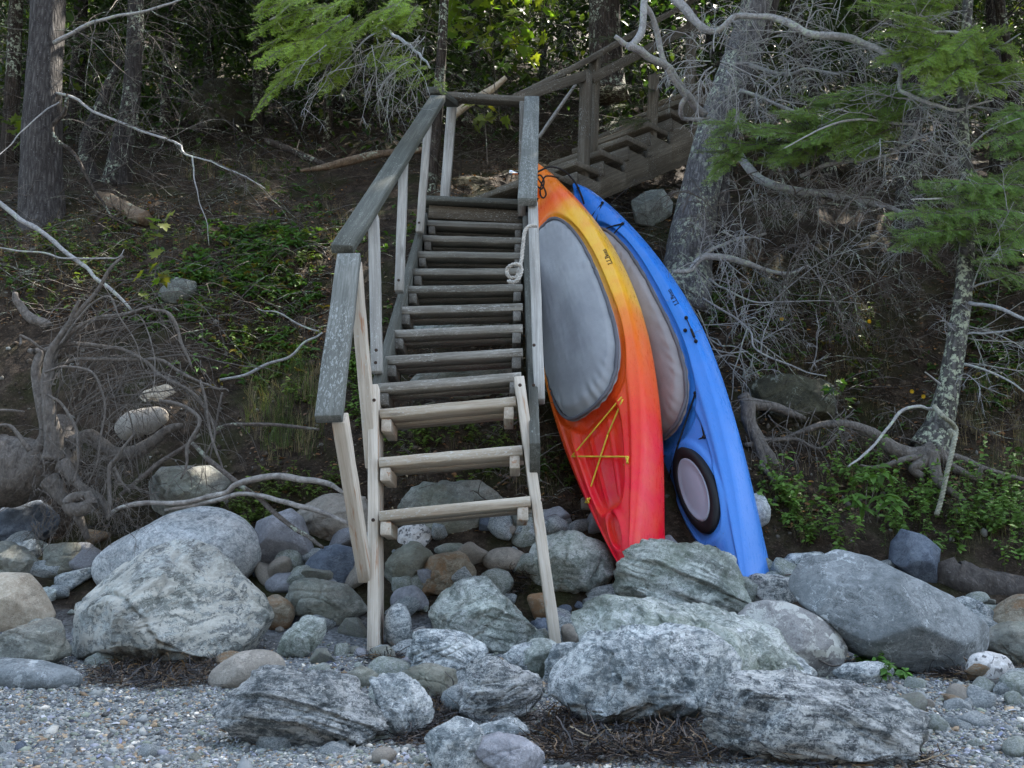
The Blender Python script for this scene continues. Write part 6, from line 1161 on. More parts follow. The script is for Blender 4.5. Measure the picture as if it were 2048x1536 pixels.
# ------------------------------------------------------------------ uprooted root mass at the left
rng = np.random.default_rng(61)
rm = thing('uprooted_stump', 'uprooted grey tree stump with a tangle of arching roots at the left', 'stump', P(60, 990, 4.35))
trunk_obj('trunk', [P(-140, 930, 4.2), P(-60, 935, 4.25), P(20, 940, 4.3), P(90, 925, 4.35), P(125, 890, 4.4), P(118, 840, 4.45)], [.16, .165, .165, .135, .085, .05], BARK['root'], rm, 40, 120, 0, .13, 5)
RT = [
 ([(60, 925), (90, 870), (82, 800), (72, 740), (78, 705), (62, 700)], 4.25, 4.3, [.05, .035, .027, .022, .018, .012]),
 ([(105, 920), (110, 870), (100, 820), (88, 780), (95, 735), (112, 690), (130, 655), (175, 600), (215, 550), (250, 508)], 4.2, 4.1, [.05, .042, .030, .024, .02, .018, .015, .010, .008, .005]),
 ([(88, 790), (96, 745), (92, 712), (110, 680), (140, 640), (160, 598)], 4.18, 4.1, [.024, .02, .017, .013, .01, .006]),
 ([(95, 760), (115, 700), (170, 650), (230, 630), (310, 612)], 4.2, 4.1, [.016, .012, .010, .009, .005]), ([(300, 617), (335, 625), (355, 660), (365, 700), (382, 738)], 4.1, 4.1, [.007, .009, .008, .005]),
 ([(90, 700), (140, 688), (190, 690), (240, 702), (290, 728), (340, 760), (400, 800), (428, 860), (415, 905)], 4.2, 4.05, [.013, .011, .010, .009, .008, .008, .007, .006, .004]),
 ([(100, 735), (160, 722), (220, 718), (300, 720), (350, 735), (390, 760), (430, 775), (455, 785)], 4.2, 4.1, [.012, .010, .010, .009, .008, .007, .005, .003]),
 ([(400, 760), (412, 800), (418, 850), (440, 900), (452, 945)], 4.08, 4.05, [.006, .007, .006, .004]), ([(445, 785), (436, 830), (430, 880), (420, 935)], 4.1, 4.1, [.005, .005, .003]),
 ([(110, 900), (150, 880), (180, 870), (205, 890), (235, 905), (275, 902), (305, 880), (330, 858), (360, 850)], 4.35, 4.35, [.05, .034, .032, .035, .036, .034, .030, .022, .014]),
 ([(100, 960), (120, 985), (140, 1010), (160, 1040), (175, 1075)], 4.15, 4.1, [.05, .036, .026, .02, .012]), ([(125, 930), (150, 960), (175, 985), (200, 1000), (215, 1030)], 4.15, 4.05, [.04, .024, .018, .018, .01]),
 ([(170, 990), (140, 1005), (150, 1020), (180, 1010), (172, 985)], 4.0, 4.0, [.02, .028, .03, .028, .018]), ([(60, 900), (40, 870), (20, 850), (-20, 856)], 4.1, 4.1, [.014, .009, .006]),
 ([(-20, 822), (20, 820), (45, 822)], 4.2, 4.2, [.007, .006, .004]), ([(40, 690), (38, 672), (60, 680), (85, 695), (110, 700)], 4.15, 4.2, [.005, .006, .006, .006]),
 ([(95, 790), (120, 810), (145, 845), (158, 880), (160, 920), (148, 965)], 4.05, 4.0, [.006, .007, .006, .004]), ([(90, 745), (130, 735), (185, 750), (205, 790), (205, 850), (195, 910), (172, 970)], 4.05, 4.0, [.006, .006, .006, .005, .005, .004, .002]),
 ([(215, 1040), (220, 990), (218, 935), (240, 915), (268, 870)], 4.0, 4.0, [.008, .010, .010, .008, .005]), ([(228, 935), (240, 965), (258, 985)], 4.0, 4.0, [.007, .006, .004]), ([(320, 800), (330, 805), (365, 815), (390, 830), (398, 850), (380, 890), (372, 920), (358, 955)], 4.0, 3.95, [.007, .009, .009, .008, .008, .006, .004]),
 ([(30, 585), (42, 610), (62, 640), (92, 655)], 4.4, 4.4, [.012, .02, .028, .024]), ([(120, 690), (150, 650), (180, 610), (220, 590), (245, 640), (275, 690), (285, 740)], 4.1, 4.05, [.006, .005, .005, .004, .004, .003, .002])]
for i, (pl, ya, yb, rd) in enumerate(RT): limb(rm, pxline(pl, ya, yb), rd, BARK['root'], name='root', seed=200 + i, k=10, n=len(pl) * 6, rough=.012)
tb = Tubes()
for _ in range(90):
    x0, y0 = rng.uniform(75, 240), rng.uniform(640, 880); dx = 60 + 350 * rng.random() ** 2; top = rng.uniform(10, 110); fall = rng.uniform(-20, 200)
    pl = [(x0, y0), (x0 + dx * .3, y0 - top * .8), (x0 + dx * .6, y0 - top), (x0 + dx * .85, y0 - top + fall * .5), (x0 + dx + rng.normal(0, 15), y0 - top + fall)]
    Y0 = 4.2 + rng.normal(0, .12); c_ = pxline(pl, Y0, Y0 + rng.normal(0, .15), 16); c_ += np.cumsum(np.cumsum(rng.normal(0, .0028, c_.shape), 0), 0) + rng.normal(0, .0012, c_.shape); r = rng.uniform(.0011, .0026) if rng.random() < .85 else rng.uniform(.003, .006); c_ = c_ + np.array([rng.normal(0, .03), 0, rng.normal(0, .04)]) * np.linspace(0, 1, 16)[:, None] ** 2; tb.add(c_, np.linspace(r, r * .4, 16))
    if rng.random() < .6: grow(tb, c_[9], np.array([rng.normal(.3, .5), rng.normal(0, .4), -.8]), rng.uniform(.08, .25), r * .6, 1, rng, .4, .3, (2, 4))
for _ in range(80): grow(tb, np.array(P(rng.uniform(120, 430), rng.uniform(700, 1000), 4.2 + rng.normal(0, .15))), np.array([rng.normal(.2, .7), rng.normal(-.1, .5), rng.normal(-.5, .5)]), rng.uniform(.08, .32), .0022, 1, rng, .4, .3, (2, 5))
for _ in range(260): grow(tb, np.array(P(rng.uniform(60, 260), rng.uniform(860, 1060), 4.1 + rng.normal(0, .12))), np.array([rng.normal(.1, .8), rng.normal(-.2, .5), rng.normal(-.6, .5)]), rng.uniform(.05, .22), .0016, 1, rng, .5, .45, (2, 5))
o = tb.build('rootlets', BARK['root'], rm, 4); o['kind'] = 'stuff'
# ------------------------------------------------------------------ logs and driftwood, each its own thing
def log(name, label, cat, pl, ya, yb, rd, m, k=16, seed=0, lump=.1, n=50):
    o = trunk_obj(name, [P(a, b_, y) for (a, b_), y in zip(pl, np.linspace(ya, yb, len(pl)))], rd, m, None, k, n, 0, lump, seed); return tag(o, label, cat)
def gp(px, py, d=0.0): return float(GY(px, py)) + d
log('fallen_log', 'short broken log with orange rotten end below the stout left trunk', 'log', [(196, 392), (225, 405), (258, 422), (290, 437)], gp(196, 400) - .05, gp(285, 445) - .1, [.04, .055, .055, .05], BARK['rot'], 24, 1, .26, 70)
log('fallen_log', 'brown rotting log lying in the woods behind the left handrail', 'log', [(600, 342), (650, 334), (700, 322), (760, 308), (850, 300)], 7.2, 7.3, [.012, .03, .036, .034, .025], BARK['rot'], seed=2, lump=.12)
log('fallen_plank', 'old grey split plank lying in the woods left of the stairs', 'plank', [(532, 282), (575, 298), (620, 318), (655, 332)], 7.6, 7.3, [.03, .034, .032, .02], BARK['brown'], 6, 3, .1)
log('fallen_branch', 'broken pale branch leaning behind the stair top rail', 'branch', [(905, 232), (950, 198), (985, 178), (1012, 155)], 7.3, 7.1, [.035, .03, .028, .02], BARK['straw'], seed=4)
log('fallen_branch', 'thin grey pole leaning in the woods right of the stair top', 'branch', [(1078, 275), (1110, 228), (1152, 168)], 7.2, 7.0, [.016, .016, .012], BARK['twig'], seed=5)
log('driftwood_log', 'dark weathered log lying at the right frame edge under the plants', 'log', [(1885, 1122), (1900, 1150), (1945, 1168), (2000, 1178), (2080, 1195)], 4.15, 4.1, [.05, .075, .08, .075, .075], BARK['log'], 20, 6, .2, 70)
DW = [
 ('long bleached branch lying from the root mass to the front rail post', [(220, 1030), (250, 1010), (330, 1008), (400, 1000), (450, 985), (480, 962), (560, 955), (625, 958), (660, 968), (692, 990)], 4.05, 3.75, [.008, .010, .011, .011, .012, .013, .014, .013, .011, .008], 'drift'),
 ('dark purple-brown stick slanting down over the rocks left of the stairs', [(384, 886), (420, 920), (450, 945), (500, 985), (540, 1012), (580, 1050), (620, 1078), (648, 1094)], 4.1, 3.7, [.010, .012, .012, .012, .011, .010, .009, .006], 'twigbr'),
 ('grey branch crossing below the bleached one towards the stairs', [(330, 1020), (420, 1000), (500, 990), (560, 998), (620, 1020), (700, 1052)], 4.0, 3.7, [.006, .009, .010, .011, .011, .008], 'drift'),
 ('thin dark branch running right from the roots with hanging twigs', [(425, 862), (460, 850), (540, 850), (600, 856), (640, 860)], 4.3, 4.1, [.009, .009, .008, .006], 'twigbr'),
 ('dark stick rising from the root mass towards the right', [(240, 990), (300, 940), (350, 905), (400, 870)], 4.1, 4.25, [.008, .012, .011, .007], 'twigbr'),
 ('long grey fallen branch slanting down across the bank at far left', [(-30, 385), (30, 430), (90, 470), (150, 520), (200, 560), (262, 618)], 4.9, 4.6, [.013, .014, .013, .012, .010, .007], 'twig'),
 ('thin forked pale twig on the left bank above the roots', [(-20, 494), (60, 502), (120, 514), (180, 515), (228, 518), (250, 502)], 4.7, 4.7, [.004, .005, .005, .004, .002], 'twig'),
 ('pale stick leaning on the bank left of the leaning front rail', [(440, 760), (500, 748), (560, 720), (610, 690), (645, 662)], 4.5, 4.6, [.007, .008, .007, .005], 'twig'),
 ('thin pale twig on the bank left of the lower handrail', [(515, 617), (560, 630), (600, 652), (640, 662)], 4.6, 4.6, [.002, .004, .005, .004], 'twig'),
 ('thin pale twig lying along the ledge behind the huge schist boulder', [(1178, 1207), (1240, 1207), (1305, 1206), (1330, 1222), (1380, 1245), (1450, 1272), (1530, 1295)], 3.25, 3.1, [.003, .004, .004, .004, .003, .002], 'twig'),
 ('short stick poking from seaweed below the huge schist boulder', [(1296, 1440), (1320, 1462), (1345, 1480), (1355, 1486)], 2.38, 2.3, [.004, .005, .005, .003], 'twigbr'),
 ('bare twig lying over the lichen spotted boulder base', [(1565, 1302), (1620, 1310), (1660, 1330), (1684, 1334)], 2.95, 2.9, [.002, .003, .003, .002], 'twigbr'),
 ('reddish chip of wood on the gravel at the right', [(1750, 1379), (1765, 1388), (1782, 1404)], 2.78, 2.72, [.006, .008, .006], 'rot'),
 ('bent dark twig standing on rocks right of the blue kayak', [(1570, 1150), (1600, 1142), (1632, 1134), (1650, 1138)], 3.9, 3.9, [.003, .004, .003], 'twigbr'),
]
for i, (lb, pl, ya, yb, rd, mk) in enumerate(DW):
    o, _ = limb(None, pxline(pl, ya, yb), rd, BARK[mk], name='driftwood_branch' if i < 5 else 'fallen_branch', seed=230 + i, k=8, n=len(pl) * 6, rough=.010); tag(o, lb, 'branch')
# ------------------------------------------------------------------ plants
GREENS = np.array([(.075, .16, .035), (.095, .19, .04), (.06, .135, .032), (.125, .21, .045), (.15, .21, .04)])
def upv(n, rg, s=.35): return np.stack([rg.normal(0, s, n), rg.normal(-.45, s, n), np.ones(n)], -1)
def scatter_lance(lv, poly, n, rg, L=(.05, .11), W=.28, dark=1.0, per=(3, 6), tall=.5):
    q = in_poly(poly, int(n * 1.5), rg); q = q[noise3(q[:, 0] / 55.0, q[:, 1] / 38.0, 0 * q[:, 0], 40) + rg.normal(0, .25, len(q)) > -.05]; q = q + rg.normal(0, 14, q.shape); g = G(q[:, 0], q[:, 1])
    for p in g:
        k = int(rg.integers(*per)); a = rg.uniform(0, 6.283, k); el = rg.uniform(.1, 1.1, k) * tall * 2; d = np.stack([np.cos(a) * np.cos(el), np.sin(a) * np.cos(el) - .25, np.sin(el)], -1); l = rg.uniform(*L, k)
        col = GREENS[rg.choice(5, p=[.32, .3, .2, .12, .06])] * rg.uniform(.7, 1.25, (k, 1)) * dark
        if rg.random() < .05: col = np.array([.22, .17, .03]) * rg.uniform(.7, 1.1, (k, 1))
        lv.add(p + np.array([0, 0, .01]) + rg.normal(0, .008, (k, 3)), d, upv(k, rg), l, l * W, col, .55, .2)
rg = np.random.default_rng(801); lv = Leaves()
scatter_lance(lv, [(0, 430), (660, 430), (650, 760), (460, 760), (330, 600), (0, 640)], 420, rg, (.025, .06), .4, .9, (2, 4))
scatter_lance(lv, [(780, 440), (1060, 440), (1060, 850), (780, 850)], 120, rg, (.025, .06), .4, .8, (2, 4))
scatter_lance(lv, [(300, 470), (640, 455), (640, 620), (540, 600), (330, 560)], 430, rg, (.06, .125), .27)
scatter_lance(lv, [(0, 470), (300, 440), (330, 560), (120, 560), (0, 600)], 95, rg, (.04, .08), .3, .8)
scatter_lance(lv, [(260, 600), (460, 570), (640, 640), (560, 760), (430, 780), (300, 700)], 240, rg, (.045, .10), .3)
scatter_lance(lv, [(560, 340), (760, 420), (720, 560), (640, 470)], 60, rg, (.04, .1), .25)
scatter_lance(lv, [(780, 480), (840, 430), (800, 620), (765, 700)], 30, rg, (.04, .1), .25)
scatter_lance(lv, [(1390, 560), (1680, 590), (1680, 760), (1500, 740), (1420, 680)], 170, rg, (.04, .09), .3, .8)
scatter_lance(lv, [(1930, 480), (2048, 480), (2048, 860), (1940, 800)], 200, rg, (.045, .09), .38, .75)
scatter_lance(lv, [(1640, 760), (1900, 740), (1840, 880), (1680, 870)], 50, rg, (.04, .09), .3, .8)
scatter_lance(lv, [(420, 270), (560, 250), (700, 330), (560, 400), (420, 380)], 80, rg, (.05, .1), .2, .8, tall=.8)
tag(lv.build('lance_leaves', LEAF, base=(0, 5, 1)), 'low green lance-shaped leaves covering parts of the bank', 'ground cover', kind='stuff')
# small round-leaved weeds
lv = Leaves(); tb = Tubes()
def weeds(poly, n, rg, h=(.05, .16), L=(.014, .03), hue=(.09, .16, .03), per=(8, 18)):
    q = in_poly(poly, int(n * 1.3), rg); q = q[noise3(q[:, 0] / 60.0, q[:, 1] / 40.0, 0 * q[:, 0], 44) + rg.normal(0, .2, len(q)) > -.02]; q = q + rg.normal(0, 12, q.shape); g = G(q[:, 0], q[:, 1])
    for p in g:
        H = rg.uniform(*h) * (1.7 if rg.random() < .15 else 1); d = np.array([rg.normal(0, .35), rg.normal(-.3, .3), 1.0]); d /= np.linalg.norm(d); m_ = 5; tt = np.linspace(0, 1, m_)[:, None]; st = p + d * H * tt + np.array([rg.normal(0, .2), -.12, -.12]) * H * tt ** 2; tb.add(st, np.linspace(.0014, .0006, m_))
        k = int(rg.integers(*per)); u = rg.uniform(.2, 1, k); pos = np.stack([np.interp(u, tt[:, 0], st[:, c_]) for c_ in range(3)], -1); a = rg.uniform(0, 6.283, k); dd = np.stack([np.cos(a), np.sin(a) - .2, rg.normal(.15, .3, k)], -1); l = rg.uniform(*L, k) * rg.uniform(.7, 1.5)
        lv.add(pos, dd, upv(k, rg), l, l * rg.uniform(.45, .75), np.array(hue) * rg.uniform(.65, 1.3, (k, 1)) * rg.uniform(.8, 1.2), .3, .15)
rg = np.random.default_rng(802)
weeds([(1540, 960), (1680, 930), (1800, 980), (1800, 1120), (1620, 1110), (1545, 1060)], 185, rg, (.06, .24), (.016, .036), (.12, .22, .045))
weeds([(1800, 1000), (1980, 980), (2060, 960), (2060, 1180), (1900, 1120), (1800, 1110)], 195, rg, (.06, .26), (.016, .034), (.115, .21, .045))
weeds([(1680, 1310), (1760, 1330), (1845, 1352), (1740, 1348)], 75, rg, (.03, .09), (.012, .026), (.10, .22, .045))
weeds([(0, 450), (640, 430), (640, 740), (300, 640), (0, 640)], 110, rg, (.04, .14), (.016, .034), (.15, .21, .045))
weeds([(1400, 600), (1780, 640), (1760, 900), (1520, 780)], 70, rg, (.04, .13), (.014, .03), (.11, .17, .04))
weeds([(780, 860), (1040, 840), (1040, 960), (900, 985), (790, 980)], 150, rg, (.03, .11), (.012, .026), (.12, .18, .035))
weeds([(690, 720), (745, 740), (740, 860), (700, 830)], 60, rg, (.04, .12), (.016, .032), (.13, .23, .04))
weeds([(480, 980), (640, 960), (700, 990), (600, 1010), (470, 1050)], 75, rg, (.04, .12), (.012, .025), (.11, .17, .03))
weeds([(430, 1010), (520, 1020), (560, 1110), (500, 1060)], 30, rg, (.03, .09), (.01, .02), (.12, .18, .04))
weeds([(420, 660), (640, 700), (620, 820), (500, 780)], 80, rg, (.03, .12), (.014, .028), (.14, .21, .04))
weeds([(1060, 880), (1140, 920), (1170, 1000), (1080, 980)], 25, rg, (.03, .08), (.012, .024), (.06, .11, .02))
tag(lv.build('weed_leaves', LEAF, base=(0, 4.5, .3)), 'small leafy weeds growing at the foot of the bank', 'ground cover', kind='stuff')
tag(tb.build('weed_stems', plain('stem_green', (.09, .12, .03), .6, .3), None, 3, base=(0, 4.5, .3)), 'thin green stems of the small weeds at the foot of the bank', 'ground cover', kind='stuff')
# grasses, green and dry
def grass(poly, n, rg, h, green, nd_, dens=14, w_=.0022):
    q = in_poly(poly, n, rg); g = G(q[:, 0], q[:, 1])
    for p in g:
        k = int(rg.integers(dens // 2, dens)); a = rg.uniform(0, 6.283, k); H = rg.uniform(*h, k) ; lean = rg.uniform(.2, 1.1, k); m_ = 5
        col = (np.array([.085, .13, .03]) if rg.random() < green else np.array([.27, .22, .135])) * rg.uniform(.6, 1.3)
        for i in range(k):
            t = np.linspace(0, 1, m_)[:, None]; pts = p + np.array([rg.normal(0, .018), rg.normal(0, .018), 0]) + np.array([0, 0, 1.0]) * H[i] * t * (1 - .35 * lean[i] * t) + np.array([math.cos(a[i]), math.sin(a[i]) - .45, -.25]) * H[i] * lean[i] * .7 * t ** 2
            s = np.array([-math.sin(a[i]), math.cos(a[i]), 0]) * w_ * .5; wt = (1 - t * .9); V = np.stack([pts - s * wt, pts + s * wt], 1).reshape(-1, 3); o_ = nd_['n']; nd_['V'].append(V); ii = o_ + np.arange(m_) * 2
            nd_['Q'].append(np.stack([ii[:-1], ii[:-1] + 1, ii[1:] + 1, ii[1:]], -1)); nd_['c'].append(np.repeat([col * rg.uniform(.8, 1.2)], m_ * 2, 0)); nd_['n'] += m_ * 2
rg = np.random.default_rng(803); gr = dict(V=[], Q=[], c=[], n=0)
grass([(490, 740), (640, 740), (650, 940), (560, 950), (480, 880)], 95, rg, (.12, .3), .55, gr)
grass([(340, 300), (560, 330), (560, 400), (400, 400)], 60, rg, (.08, .2), .75, gr)
grass([(0, 420), (640, 420), (640, 700), (300, 620), (0, 640)], 320, rg, (.04, .15), .3, gr, 9, .0016)
grass([(640, 400), (760, 420), (700, 620), (650, 500)], 60, rg, (.08, .22), .2, gr, 12, .0014)
grass([(1400, 560), (1780, 600), (1780, 900), (1600, 880), (1480, 760)], 240, rg, (.05, .16), .15, gr, 9, .0016)
grass([(1940, 760), (2060, 760), (2060, 960), (1920, 900)], 60, rg, (.1, .24), .3, gr, 12, .0018)
grass([(1540, 930), (2060, 930), (2060, 1120), (1600, 1100)], 90, rg, (.08, .2), .4, gr, 8, .0016)
grass([(780, 840), (1050, 840), (1180, 1080), (800, 1060)], 110, rg, (.04, .14), .25, gr, 8, .0014)
tag(wobj('grass', np.concatenate(gr['V']), [np.concatenate(gr['Q'])], LEAF, col=np.concatenate(gr['c']), base=(0, 5, 1)), 'tufts of green and straw grass on the bank', 'grass', kind='stuff')
# fallen leaves and needles, and twigs on the forest floor
rg = np.random.default_rng(804); lv = Leaves(); q = np.concatenate([in_poly([(0, 400), (700, 380), (640, 760), (300, 640), (0, 660)], 5200, rg), in_poly([(880, 330), (1200, 330), (1340, 380), (1340, 560), (1050, 400), (880, 400)], 1400, rg), in_poly([(1350, 500), (2048, 560), (2048, 1000), (1500, 1080)], 4200, rg), in_poly([(440, 600), (760, 560), (1180, 600), (1200, 1080), (500, 1080)], 2600, rg), in_poly([(0, 250), (2048, 250), (2048, 400), (0, 400)], 2600, rg), in_poly([(760, 480), (1060, 480), (1060, 850), (780, 850)], 300, rg)])
g = G(q[:, 0], q[:, 1]); k = len(g); a = rg.uniform(0, 6.283, k); l = rg.uniform(.008, .035, k)
cc = np.array([(.22, .11, .05), (.16, .095, .06), (.28, .21, .13), (.30, .15, .045), (.10, .065, .04)])[rg.choice(5, k, p=[.28, .3, .2, .06, .16])] * rg.uniform(.6, 1.2, (k, 1))
lv.add(g + np.array([0, 0, .008]), np.stack([np.cos(a), np.sin(a), rg.normal(.1, .3, k)], -1), upv(k, rg, .5), l, l * rg.uniform(.3, .7, k), cc, .2, .2)
tag(lv.build('fallen_leaves', DRY, base=(0, 6, 2)), 'brown fallen leaves strewn over the forest floor', 'fallen leaves', kind='stuff')
rg = np.random.default_rng(811); q = np.concatenate([in_poly([(0, 400), (1340, 400), (1340, 1060), (0, 1060)], 2600, rg), in_poly([(1340, 450), (2048, 480), (2048, 1100), (1500, 1100)], 1500, rg)]); g = G(q[:, 0], q[:, 1]); N = len(g); V0, f0 = ico(1)
r = np.clip(rg.lognormal(-4.9, .5, N), .003, .028)[:, None, None]; L = V0[None] * r * (1 + rg.normal(0, .22, (N, 12, 1))) * rg.uniform(.6, 1.3, (N, 1, 3)); cc2 = np.array([(.05, .037, .026), (.09, .07, .052), (.14, .13, .11), (.035, .027, .02), (.20, .20, .18)])[rg.choice(5, N, p=[.34, .28, .14, .18, .06])] * rg.uniform(.7, 1.2, (N, 1))
tag(wobj('soil_clods', (L + g[:, None] ).reshape(-1, 3), [(f0[None] + (np.arange(N) * 12)[:, None, None]).reshape(-1, 3)], DRY, None, False, np.repeat(cc2, 12, 0), (0, 5, 1)), 'crumbs of earth and pebbles on the bank', 'soil', kind='stuff')
tb = Tubes(); rg = np.random.default_rng(805)
q = np.concatenate([in_poly([(0, 330), (700, 330), (640, 700), (0, 640)], 800, rg), in_poly([(880, 230), (1200, 230), (1340, 380), (1340, 520), (1050, 400), (880, 400)], 360, rg), in_poly([(1350, 480), (2048, 500), (2048, 900), (1500, 820)], 520, rg), in_poly([(0, 200), (2048, 200), (2048, 330), (0, 330)], 700, rg), in_poly([(770, 450), (1150, 500), (1170, 1060), (780, 1000)], 260, rg)])
for p in G(q[:, 0], q[:, 1]):
    a = rg.uniform(0, 6.283); grow(tb, p + np.array([0, 0, .012]), np.array([math.cos(a), math.sin(a), rg.normal(.25, .25)]), rg.uniform(.08, .55), rg.uniform(.0016, .005), 1 if rg.random() < .5 else 0, rg, .25, .22, (1, 4))
tag(tb.build('twig_litter', BARK['twigbr'], None, 3, base=(0, 6, 2)), 'dead sticks and twigs littering the forest floor', 'twigs', kind='stuff')
tb = Tubes()
for _ in range(1500):
    px_, py_, Y_ = rg.uniform(-60, 2110), rg.uniform(-60, 330), rg.uniform(6.9, 12); p = P(px_, py_, Y_)
    if p.z < float(ground_z(p.x, p.y)): continue
    grow(tb, np.array(p), np.array([rg.normal(0, 1), rg.normal(0, .4), rg.normal(-.15, .45)]), rg.uniform(.3, 1.0), rg.uniform(.0022, .0048), 1, rg, .3, .22, (2, 5))
tag(tb.build('dead_brush', BARK['dim'], None, 3, base=(0, 9, 4)), 'tangle of fine dead branches filling the shaded woods', 'brush', kind='stuff')
# understory leaves far back in the woods
rg = np.random.default_rng(806); lv = Leaves()
for _ in range(900):
    px_, py_, Y_ = rg.uniform(-100, 2150), rg.uniform(-80, 300), rg.uniform(8.5, 19); p = np.array(P(px_, py_, Y_)); gz = float(ground_z(p[0], p[1]))
    if p[2] < gz: p[2] = gz + rg.uniform(.05, .6)
    k = 34; R_ = rg.uniform(.15, .5); pos = p + rg.normal(0, R_, (k, 3)) * np.array([1.2, 1, .6]); a = rg.uniform(0, 6.283, k); l = rg.uniform(.05, .13, k)
    lv.add(pos, np.stack([np.cos(a), np.sin(a), rg.normal(-.3, .3, k)], -1), upv(k, rg, .5), l, l * .55, GREENS[rg.integers(0, 5)] * rg.uniform(.25, .7, (k, 1)), .3, .15)  # greens darkened so the woods' shade sits in the leaf colour
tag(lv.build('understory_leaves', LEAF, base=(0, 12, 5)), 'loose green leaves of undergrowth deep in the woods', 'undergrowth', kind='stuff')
# maple saplings with lobed leaves
MO = np.array([(0, -.02), (.10, .10), (.42, -.02), (.36, .16), (.62, .34), (.38, .40), (.44, .66), (.20, .56), (.16, .74), (0, 1.0), (-.16, .74), (-.20, .56), (-.44, .66), (-.38, .40), (-.62, .34), (-.36, .16), (-.42, -.02), (-.10, .10)])
def maple(label, stems, leaves_at, size, rg, hue, name='maple_sapling', cat='sapling'):
    root = thing(name, label, cat, stems[0][0]); tb = Tubes()
    for pts, r in [(s, .006) for s in stems]: c_ = spline(pts, 16); tb.add(c_, np.linspace(r, r * .4, 16))
    V = []; Fc = []; cl = []; off = 0
    for p in leaves_at:
        p = np.array(p); s = size * rg.uniform(.6, 1.2); a = rg.uniform(0, 6.283); d = np.array([math.cos(a) * .8, -.25 + math.sin(a) * .6, rg.normal(-.45, .35)]); d /= np.linalg.norm(d); nn = np.array([rg.normal(0, .4), -.5 + rg.normal(0, .35), .8]); sd_ = np.cross(d, nn); sd_ /= np.linalg.norm(sd_); nn = np.cross(sd_, d)
        M = np.vstack([[(0, .3)], MO]); q = p + d * s * M[:, 1:2] + sd_ * s * M[:, :1] + nn * s * (.12 * np.abs(M[:, :1]) - .10 * M[:, 1:2] ** 2 + rg.normal(0, .02, (len(M), 1))); V.append(q); n = len(MO); i = np.arange(n); Fc.append(np.stack([np.full(n, off), off + 1 + i, off + 1 + (i + 1) % n], -1)); cl.append(np.repeat([np.array(hue) * rg.uniform(.6, 1.3) * np.array([rg.uniform(.8, 1.4), 1, 1])], n + 1, 0)); off += n + 1
        near = min((np.linalg.norm(np.array(c_) - p), tuple(c_)) for st in stems for c_ in spline(st, 12))[1]; tb.add(np.linspace(near, p, 4), [.0018, .0014, .0012, .001])
    tb.build('stem', BARK['twigbr'], root, 5); wobj('leaves', np.concatenate(V), [np.concatenate(Fc)], MAPLE, root, False, np.concatenate(cl)); return root
rg = np.random.default_rng(807)
def cloud(poly, n, Y, dy): q = in_poly(poly, n, rg); return [P(a, b_, Y + rg.normal(0, dy)) for a, b_ in q]
maple('sunlit yellow-green maple sapling in the gap above the stair top', [[P(1000, 240, 8.3), P(985, 100, 8.2), P(975, 0, 8.2), P(960, -60, 8.2)], [P(985, 100, 8.2), P(1040, 50, 8.0), P(1090, 20, 8.0)], [P(985, 120, 8.2), P(930, 60, 8.1), P(880, 30, 8.1)]],
      cloud([(890, -20), (1110, -20), (1100, 110), (1000, 125), (980, 90), (900, 90)], 120, 8.1, .25), .15, rg, (.16, .27, .03))
maple('small maple shoot with yellowing leaves behind the stair top rail', [[P(975, 330, 6.9), P(972, 270, 6.8), P(968, 222, 6.8)]], cloud([(935, 205), (1015, 205), (1010, 235), (950, 240)], 12, 6.75, .06), .11, rg, (.14, .17, .03))
maple('yellow-green maple seedling on the left bank below the broken log', [[P(310, 590, gp(310, 590)), P(312, 520, gp(310, 590) - .1), P(318, 430, gp(310, 590) - .1)]], cloud([(300, 415), (345, 420), (335, 480), (300, 480)], 8, 5.15, .04) + cloud([(275, 545), (330, 540), (330, 590), (280, 595)], 8, 5.0, .03) + cloud([(300, 480), (340, 490), (310, 540)], 3, 5.1, .03), .085, rg, (.13, .19, .03))
maple('green seedling with a few leaves at the far left behind the trunk', [[P(10, 340, 7.2), P(12, 280, 7.1), P(15, 230, 7.1)]], cloud([(-20, 210), (50, 225), (50, 290), (-10, 260)], 12, 7.1, .08), .13, rg, (.09, .16, .025))
maple('leafy green seedling on the dark bank between the two right trees', [[P(1672, 830, 4.85), P(1676, 790, 4.8), P(1680, 760, 4.78)]], cloud([(1655, 752), (1700, 765), (1690, 800), (1658, 790)], 9, 4.76, .03), .06, rg, (.08, .16, .03))
# broad-leaved plant low on the right
rg = np.random.default_rng(808); bp = thing('broadleaf_plant', 'bright broad-leaved plant below the slim lichened tree', 'plant', P(1745, 1040, 4.3)); lv = Leaves(); tb = Tubes()
for sx, sy in [(1700, 1000), (1735, 960), (1770, 990), (1725, 1015), (1790, 1010), (1762, 945)]:
    t_ = np.array(P(sx, sy, 4.02)); b_ = np.array(P(1745 + rg.uniform(-20, 20), 1045, 4.12)); tb.add(spline([b_, (b_ + t_) / 2 + np.array([0, 0, .02]), t_], 8), np.linspace(.003, .0015, 8)); k = 8; a = np.linspace(0, 6.283, k, endpoint=False) + rg.uniform(0, 1)
    lv.add(np.repeat([t_], k, 0) + rg.normal(0, .012, (k, 3)), np.stack([np.cos(a), np.sin(a) * .8 - .3, rg.normal(.1, .25, k)], -1), upv(k, rg, .2), rg.uniform(.05, .085, k), rg.uniform(.026, .04, k), np.array((.085, .17, .035)) * rg.uniform(.75, 1.25, (k, 1)), .45, .2)
lv.build('leaves', LEAF, bp); tb.build('stem', BARK['twigbr'], bp, 4)
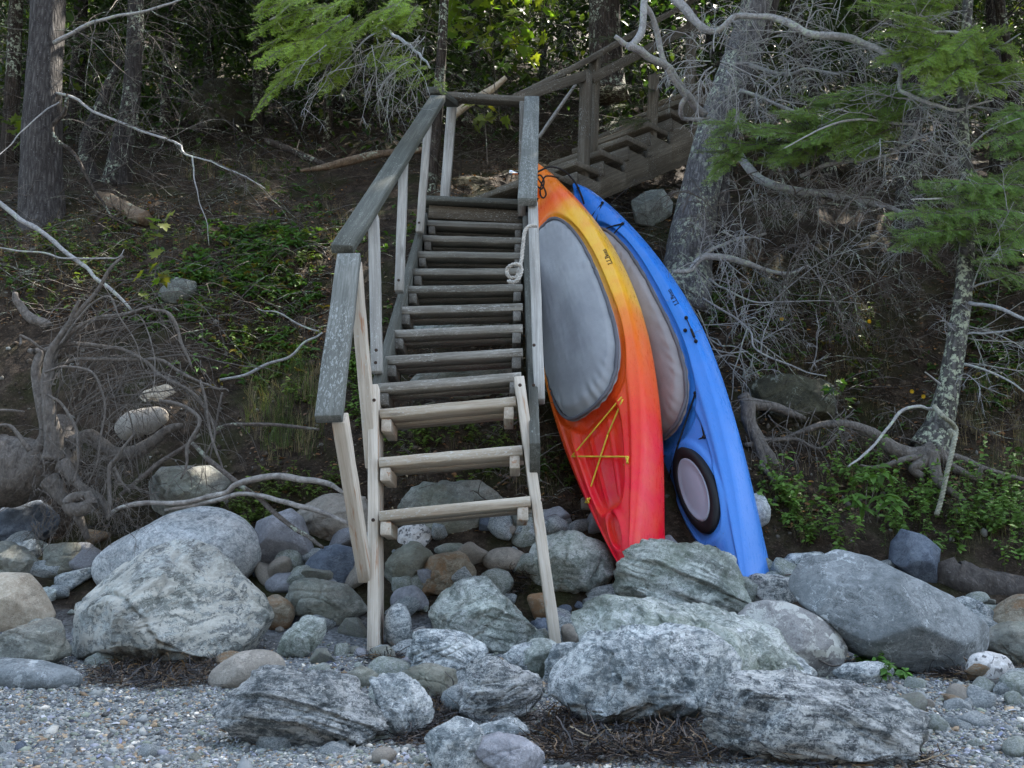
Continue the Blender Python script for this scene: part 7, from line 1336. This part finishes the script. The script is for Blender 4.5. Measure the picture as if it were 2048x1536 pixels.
# yellow hawkweed flowers
rg = np.random.default_rng(809)
for i, (fx, fy, lb) in enumerate([(1563, 638, 'tiny yellow flower on the bank nearest the blue kayak'), (1738, 643, 'tiny yellow flower high on the dark bank under the dead brush'), (1823, 783, 'tiny yellow flower left of the slim lichened tree'), (1846, 793, 'tiny yellow flower touching the slim lichened tree')]):
    p = np.array(P(fx, fy, float(GY(fx, fy + 40)) - .12)); fl_ = thing('yellow_flower', lb, 'flower', tuple(np.array(P(fx + 4, fy + 60, p[1] + .1))), 'yellow flowers on the right bank'); lv = Leaves(); k = 11; a = np.linspace(0, 6.283, k, endpoint=False)
    lv.add(np.repeat([p], k, 0), np.stack([np.cos(a), -.4 + 0 * a, np.sin(a)], -1), np.repeat([[0, -1.0, .3]], k, 0), .016, .006, np.array((.72, .46, .02)) * rg.uniform(.8, 1.1, (k, 1)), .05, .1); lv.build('petals', LEAF, fl_); tb = Tubes(); tb.add(spline([P(fx + 4, fy + 60, p[1] + .1), p + np.array([.004, .01, -.06]), p], 8), .001); tb.build('stem', BARK['twigbr'], fl_, 4)
# a dry weed sprig on a tread
# ------------------------------------------------------------------ seaweed wrack
rg = np.random.default_rng(810); V = []; Q = []; cl = []; off = 0
WZ = [([(165, 1345), (260, 1335), (440, 1330), (420, 1375), (300, 1385), (180, 1372)], 900), ([(830, 1405), (930, 1400), (980, 1455), (900, 1452), (860, 1490), (790, 1500)], 620), ([(1060, 1450), (1150, 1420), (1200, 1470), (1400, 1450), (1430, 1536), (1080, 1536)], 1500), ([(1860, 1345), (1935, 1352), (1990, 1372), (1880, 1362)], 260), ([(740, 1318), (800, 1312), (800, 1335), (750, 1338)], 160), ([(1010, 1150), (1065, 1150), (1060, 1200), (1010, 1200)], 200), ([(1400, 1500), (1900, 1530), (1900, 1545), (1400, 1545)], 300), ([(2000, 1330), (2048, 1320), (2048, 1360), (2010, 1360)], 120), ([(430, 1090), (200, 1080), (160, 1040), (260, 1040)], 260), ([(1210, 1190), (1240, 1150), (1240, 1210)], 80)]
for poly, n in WZ:
    q = in_poly(poly, n, rg); g = G(q[:, 0], q[:, 1])
    for p in np.repeat(g, 2, 0) + rg.normal(0, .012, (len(g) * 2, 3)) * np.array([1, 1, .2]):
        m_ = 7; d = rg.normal(0, 1, 3) * np.array([1, 1, .12]); d /= np.linalg.norm(d); st = rg.uniform(.006, .016); pts = [p + np.array([0, 0, rg.uniform(.003, .02)])]
        for i in range(m_ - 1): d = d + rg.normal(0, .45, 3) * np.array([1, 1, .3]); d /= np.linalg.norm(d); pts.append(pts[-1] + d * st)
        pts = np.array(pts); s = np.cross(d, np.array([0, 0, 1.0]) + rg.normal(0, .5, 3)); s /= np.linalg.norm(s) + 1e-9; w_ = rg.uniform(.0005, .0019); V.append(np.stack([pts - s * w_, pts + s * w_], 1).reshape(-1, 3)); ii = off + np.arange(m_) * 2; Q.append(np.stack([ii[:-1], ii[:-1] + 1, ii[1:] + 1, ii[1:]], -1))
        c_ = np.array([(.012, .010, .012), (.03, .018, .010), (.10, .055, .018), (.22, .17, .10)])[rg.choice(4, p=[.56, .28, .145, .015])]; cl.append(np.repeat([c_ * rg.uniform(.7, 1.3)], m_ * 2, 0)); off += m_ * 2
tag(wobj('seaweed', np.concatenate(V), [np.concatenate(Q)], WEED, col=np.concatenate(cl), base=(0, 3, -.6)), 'dark brown dried seaweed wrack lying between the rocks', 'seaweed', kind='stuff')
